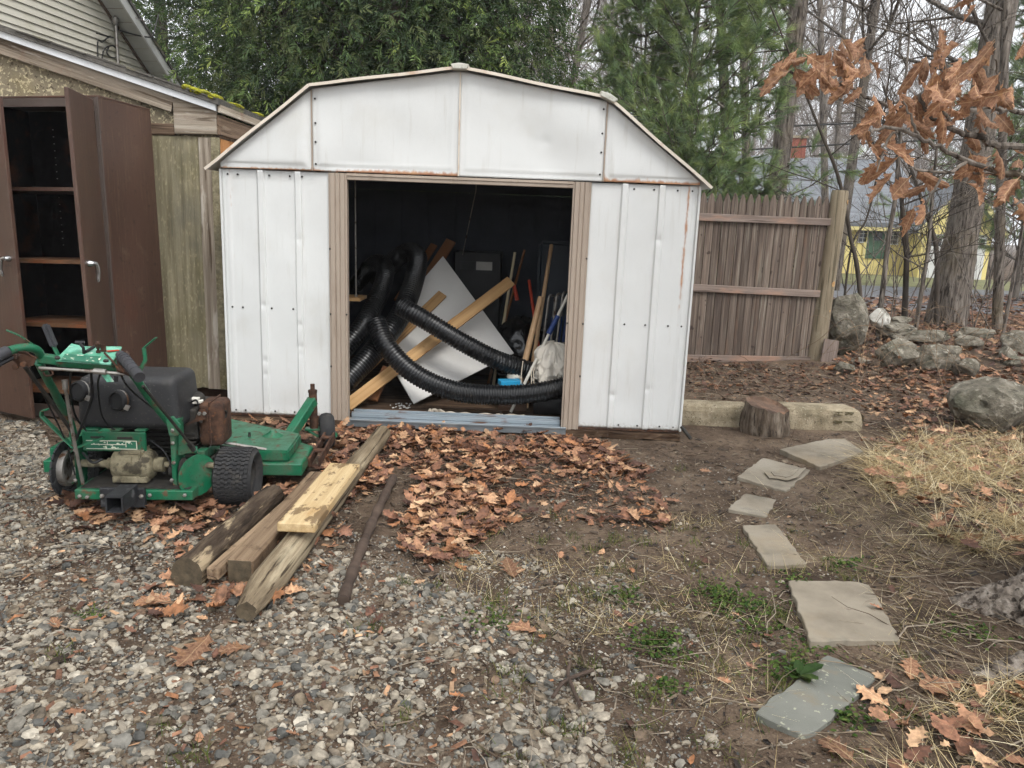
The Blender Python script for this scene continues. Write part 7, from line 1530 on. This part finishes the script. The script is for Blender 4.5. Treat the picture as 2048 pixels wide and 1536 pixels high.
labs = ['leftmost dense evergreen beside the cream house rake', 'second evergreen from the cream house, over the garage eave', 'dense evergreen behind the left shed roof corner', 'dense evergreen behind the left upper shed roof', 'dense evergreen left of the shed ridge', 'dense evergreen directly behind the shed ridge', 'rightmost dark evergreen of the row, right of the ridge', 'taller evergreen in the back row at left', 'taller evergreen in the back row at middle', 'taller evergreen in the back row at right']
for i, (px, Y, s, kd) in enumerate(ced):
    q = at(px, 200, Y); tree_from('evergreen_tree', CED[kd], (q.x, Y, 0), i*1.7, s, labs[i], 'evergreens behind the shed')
# white pine -----------------------------------------------------------------
def tuft(seed, k=21):
    rg = np.random.default_rng(seed); V, Fc = [], []
    for i in range(k):
        a = rg.uniform(0, 6.283); s = rg.uniform(.15, .85); b = rg.uniform(-.35, .25); d = np.array([math.cos(a)*s, 1, math.sin(a)*s]); d /= np.linalg.norm(d); L_ = rg.uniform(.75, 1.1); p0 = np.array([0, b, 0]); sdv = np.cross(d, rg.normal(size=3)); sdv /= np.linalg.norm(sdv); w_ = .018
        e = p0+d*L_+np.array([0, 0, -.12*L_]); o = len(V); V += [p0-sdv*w_, p0+sdv*w_, e]; Fc.append([o, o+1, o+2])
    return np.array(V), np.array(Fc)
TU = [tuft(s) for s in range(5)]
def pine_mesh(seed, h=9.0, R0=2.5):
    rg = RG(seed); seg, tp_, td = [], [], []
    for i in range(18): seg.append((0, 0, i*h/18-.1, 0, 0, (i+1)*h/18-.1, .10*(1-i/19), .10*(1-(i+1)/19)))
    z = .45
    while z < h-.3:
        L0 = R0*(1-(z/h)**1.25)+.25
        for b in range(rg.randint(5, 7)):
            a = rg.uniform(0, 6.28); L_ = L0*rg.uniform(.7, 1.1); d = Vector((math.cos(a), math.sin(a), rg.uniform(.1, .45))); q = Vector((0, 0, z+rg.uniform(-.1, .1))); k = 6; pts = []
            for j in range(k):
                d = (d.normalized()+Vector((rg.gauss(0, .08), rg.gauss(0, .08), .05))).normalized(); e = q+d*L_/k; seg.append((*q, *e, .018*(1-j/k)+.004, .018*(1-(j+1)/k)+.004)); pts.append((e, d.copy())); q = e
            for j, (e, dd) in enumerate(pts[1:]):
                for s in range(4):
                    x, y = basis(dd); an = rg.uniform(0, 6.28); nd = (dd*.7+(x*math.cos(an)+y*math.sin(an))*rg.uniform(.5, 1)+Vector((0, 0, .15))).normalized(); l2 = L_*.22*rg.uniform(.5, 1.2); f = e+nd*l2; seg.append((*e, *f, .006, .003))
                    for t in (.35, .6, .8, 1.0):
                        tp_.append(e.lerp(f, t)); td.append((nd+Vector((rg.gauss(0, .25), rg.gauss(0, .25), rg.gauss(.05, .25)))).normalized())
        z += rg.uniform(.34, .5)
    return seg, np.array(tp_), np.array(td)
PIN = []
for sd in (3, 8):
    seg, tp_, td = pine_mesh(sd); n = len(tp_); rgn = np.random.default_rng(sd); pal = lins([(82, 98, 60), (98, 112, 70), (70, 86, 58), (88, 102, 76), (110, 120, 74)])
    o = scatter('crown', TU, tp_, dirs_rot(td, rgn.normal(0, .5, n)), rgn.uniform(.14, .22, n), pal[rgn.integers(0, 5, n)]*2.7, 'foliage', kind=None); me = o.data; bpy.data.objects.remove(o)
    V, Fc = tubes(seg, 5); o = npmesh('trunk', V, Fc, 'bark_grey'); mt = o.data; bpy.data.objects.remove(o); PIN.append([('crown', me), ('trunk', mt)])
for i, (px, Y, s, kd, lab) in enumerate(((1365, 10.9, .78, 0, 'soft-needled green pine behind the right shed roof'), (1270, 11.6, .60, 1, 'smaller pine left of the main pine'), (1520, 9.9, .20, 1, 'young pine seedling peeping over the fence pickets'), (2060, 19, 1.1, 1, 'dark pine at the right picture edge behind the trunk'), (1475, 9.5, .22, 0, 'low pine seedling between shed corner and fence'))):
    q = at(px, 400, Y); zz = .95 if s < .3 else 0
    tree_from('pine_tree', PIN[kd], (q.x, Y, 0 if s > .3 else .0), 1.1*i, s if s > .3 else s*1.15, lab, 'pines behind the shed and fence')

# ================================================================== NEIGHBOURING HOUSE
YH = 30.0
nh = empty('yellow_house', (14, YH, 0), 'yellow clapboard house with grey roof beyond the woods', 'house')
e0, e1 = at(1440, 428, YH), at(1868, 446, YH); ez = (e0.z+e1.z)/2-.05; rz_ = at(1600, 314, YH+4).z
obj('wall', MB().b2((e0.x, YH, 0), (e1.x, YH+8, ez)), 'house_yellow', nh)
mb = MB(); mb.prism([(e0.x-.4, YH-.35, ez-.05), (e0.x-.4, YH+4, rz_), (e0.x-.4, YH+8.35, ez-.05), (e0.x-.4, YH+8.35, ez-.2), (e0.x-.4, YH-.35, ez-.2)], (e1.x-e0.x+.5, 0, 0)); rfh = obj('roof', mb, 'roof_grey', nh)
q = at(1590, 300, YH+4.2); mb = MB().b2((q.x-.35, YH+3.9, rz_-.3), (q.x+.35, YH+4.6, rz_+.75)); ch = obj('chimney', mb, 'brick', rfh); obj('chimney_cap', MB().b2((q.x-.42, YH+3.85, rz_+.752), (q.x+.42, YH+4.65, rz_+.85)), 'concrete', ch)
obj('eave_trim', MB().b2((e0.x-.3, YH-.36, ez-.34), (e1.x, YH-.28, ez-.21)), 'house_trim', nh)
def win(x0, x1, y0, y1, Yw, par, nx=2, ny=3):
    a, b = at(x0, y0, Yw), at(x1, y1, Yw); f = obj('window', MB().b2((a.x, Yw-.05, b.z), (b.x, Yw-.01, a.z)), 'trim_white', par); dx, dz = (b.x-a.x), (a.z-b.z)
    for i in range(nx):
        for j in range(ny):
            obj('pane', MB().b2((a.x+dx*(.08+.86*i/nx), Yw-.06, b.z+dz*(.06+.90*j/ny)), (a.x+dx*(.08+.86*(i+.86)/nx), Yw-.051, b.z+dz*(.06+.90*(j+.86)/ny))), 'window_dark', f)
win(1719, 1733, 448, 486, YH, nh, 2, 4); win(1806, 1828, 455, 492, YH, nh, 2, 4); win(1778, 1794, 452, 490, YH, nh, 2, 4)
a, b = at(1738, 444, YH), at(1771, 518, YH); dr = obj('door', MB().b2((a.x, YH-.04, b.z), (b.x, YH-.005, a.z)), 'door_green', nh); obj('door_pane', MB().b2(((a.x+b.x)/2-.15, YH-.05, (a.z+b.z)/2), ((a.x+b.x)/2+.15, YH-.041, a.z-.25)), 'window_dark', dr); obj('door_frame', MB().b2((a.x-.12, YH-.06, b.z), (a.x-.01, YH-.004, a.z+.1)), 'house_trim', nh)
YG = 28.6
ga = empty('yellow_garage', (17.6, YG, 0), 'yellow gabled garage with white doors right of the yellow house', 'garage')
g0, g1, gp_ = at(1846, 470, YG), at(1986, 462, YG), at(1916, 372, YG); ge = at(1986, 452, YG).z
obj('wall', MB().prism([(g0.x, YG, 0), (g1.x, YG, 0), (g1.x, YG, ge), ((g0.x+g1.x)/2, YG, gp_.z), (g0.x, YG, ge)], (0, 7, 0)), 'house_yellow', ga)
xm = (g0.x+g1.x)/2
for s in (-1, 1):
    xe_ = g0.x-.35 if s < 0 else g1.x+.35; ze = ge-(gp_.z-ge)*.35/((g1.x-g0.x)/2); u = Vector((xm, YG-.35, gp_.z+.02)); v = Vector((xe_, YG-.35, ze+.02)); obj('roof', MB().prism([u, v, v+Vector((0, 0, .16)), u+Vector((0, 0, .16))], (0, 7.6, 0)), 'roof_grey', ga); obj('rake_trim', MB().prism([u-Vector((0, .03, .10)), v-Vector((0, .03, .10)), v+Vector((0, -.03, .14)), u+Vector((0, -.03, .14))], (0, .028, 0)), 'house_trim', ga)
for (x0, x1) in ((1858, 1902), (1914, 1962)):
    a, b = at(x0, 468, YG), at(x1, 545, YG); d_ = obj('garage_door', MB().b2((a.x, YG-.05, 0.02), (b.x, YG-.005, a.z)), 'trim_white', ga)
    for i in range(4): x = a.x+(b.x-a.x)*(.06+.235*i); obj('pane', MB().b2((x, YG-.06, a.z-.42), (x+(b.x-a.x)*.17, YG-.051, a.z-.15)), 'window_dark', d_)
    for j in range(3): obj('door_groove', MB().b2((a.x+.05, YG-.054, .5+j*.5), (b.x-.05, YG-.0505, .53+j*.5)), 'roof_metal', d_)
for i, (p0, p1, p2, lab) in enumerate((((1380, 262), (1560, 253), (1800, 243), 'upper black utility cable crossing behind the bare trunks'), ((1380, 305), (1560, 296), (1800, 283), 'lower black utility cable crossing above the grey roof'))):
    tag(obj('utility_cable', MB().tube(spline([at(p0[0]-300, p0[1]+10, 23), at(*p0, 23), at(*p1, 23), at(*p2, 23), at(p2[0]+400, p2[1]-12, 23)], 6), .028, 6), 'wire'), lab, 'cable')

# ================================================================== THIN DAMP AIR
hz = MB().b2((-160, -30, -1.5), (220, 260, 32)); hm = bpy.data.materials.new('haze'); hm.use_nodes = True; hm.node_tree.nodes.clear()
pv = hm.node_tree.nodes.new('ShaderNodeVolumePrincipled'); pv.inputs['Color'].default_value = (.93, .95, .97, 1); pv.inputs['Density'].default_value = .0014; mo_ = hm.node_tree.nodes.new('ShaderNodeOutputMaterial'); hm.node_tree.links.new(pv.outputs[0], mo_.inputs['Volume'])
tag(obj('haze', hz, hm), 'thin damp haze softening the distant trees', kind='stuff')
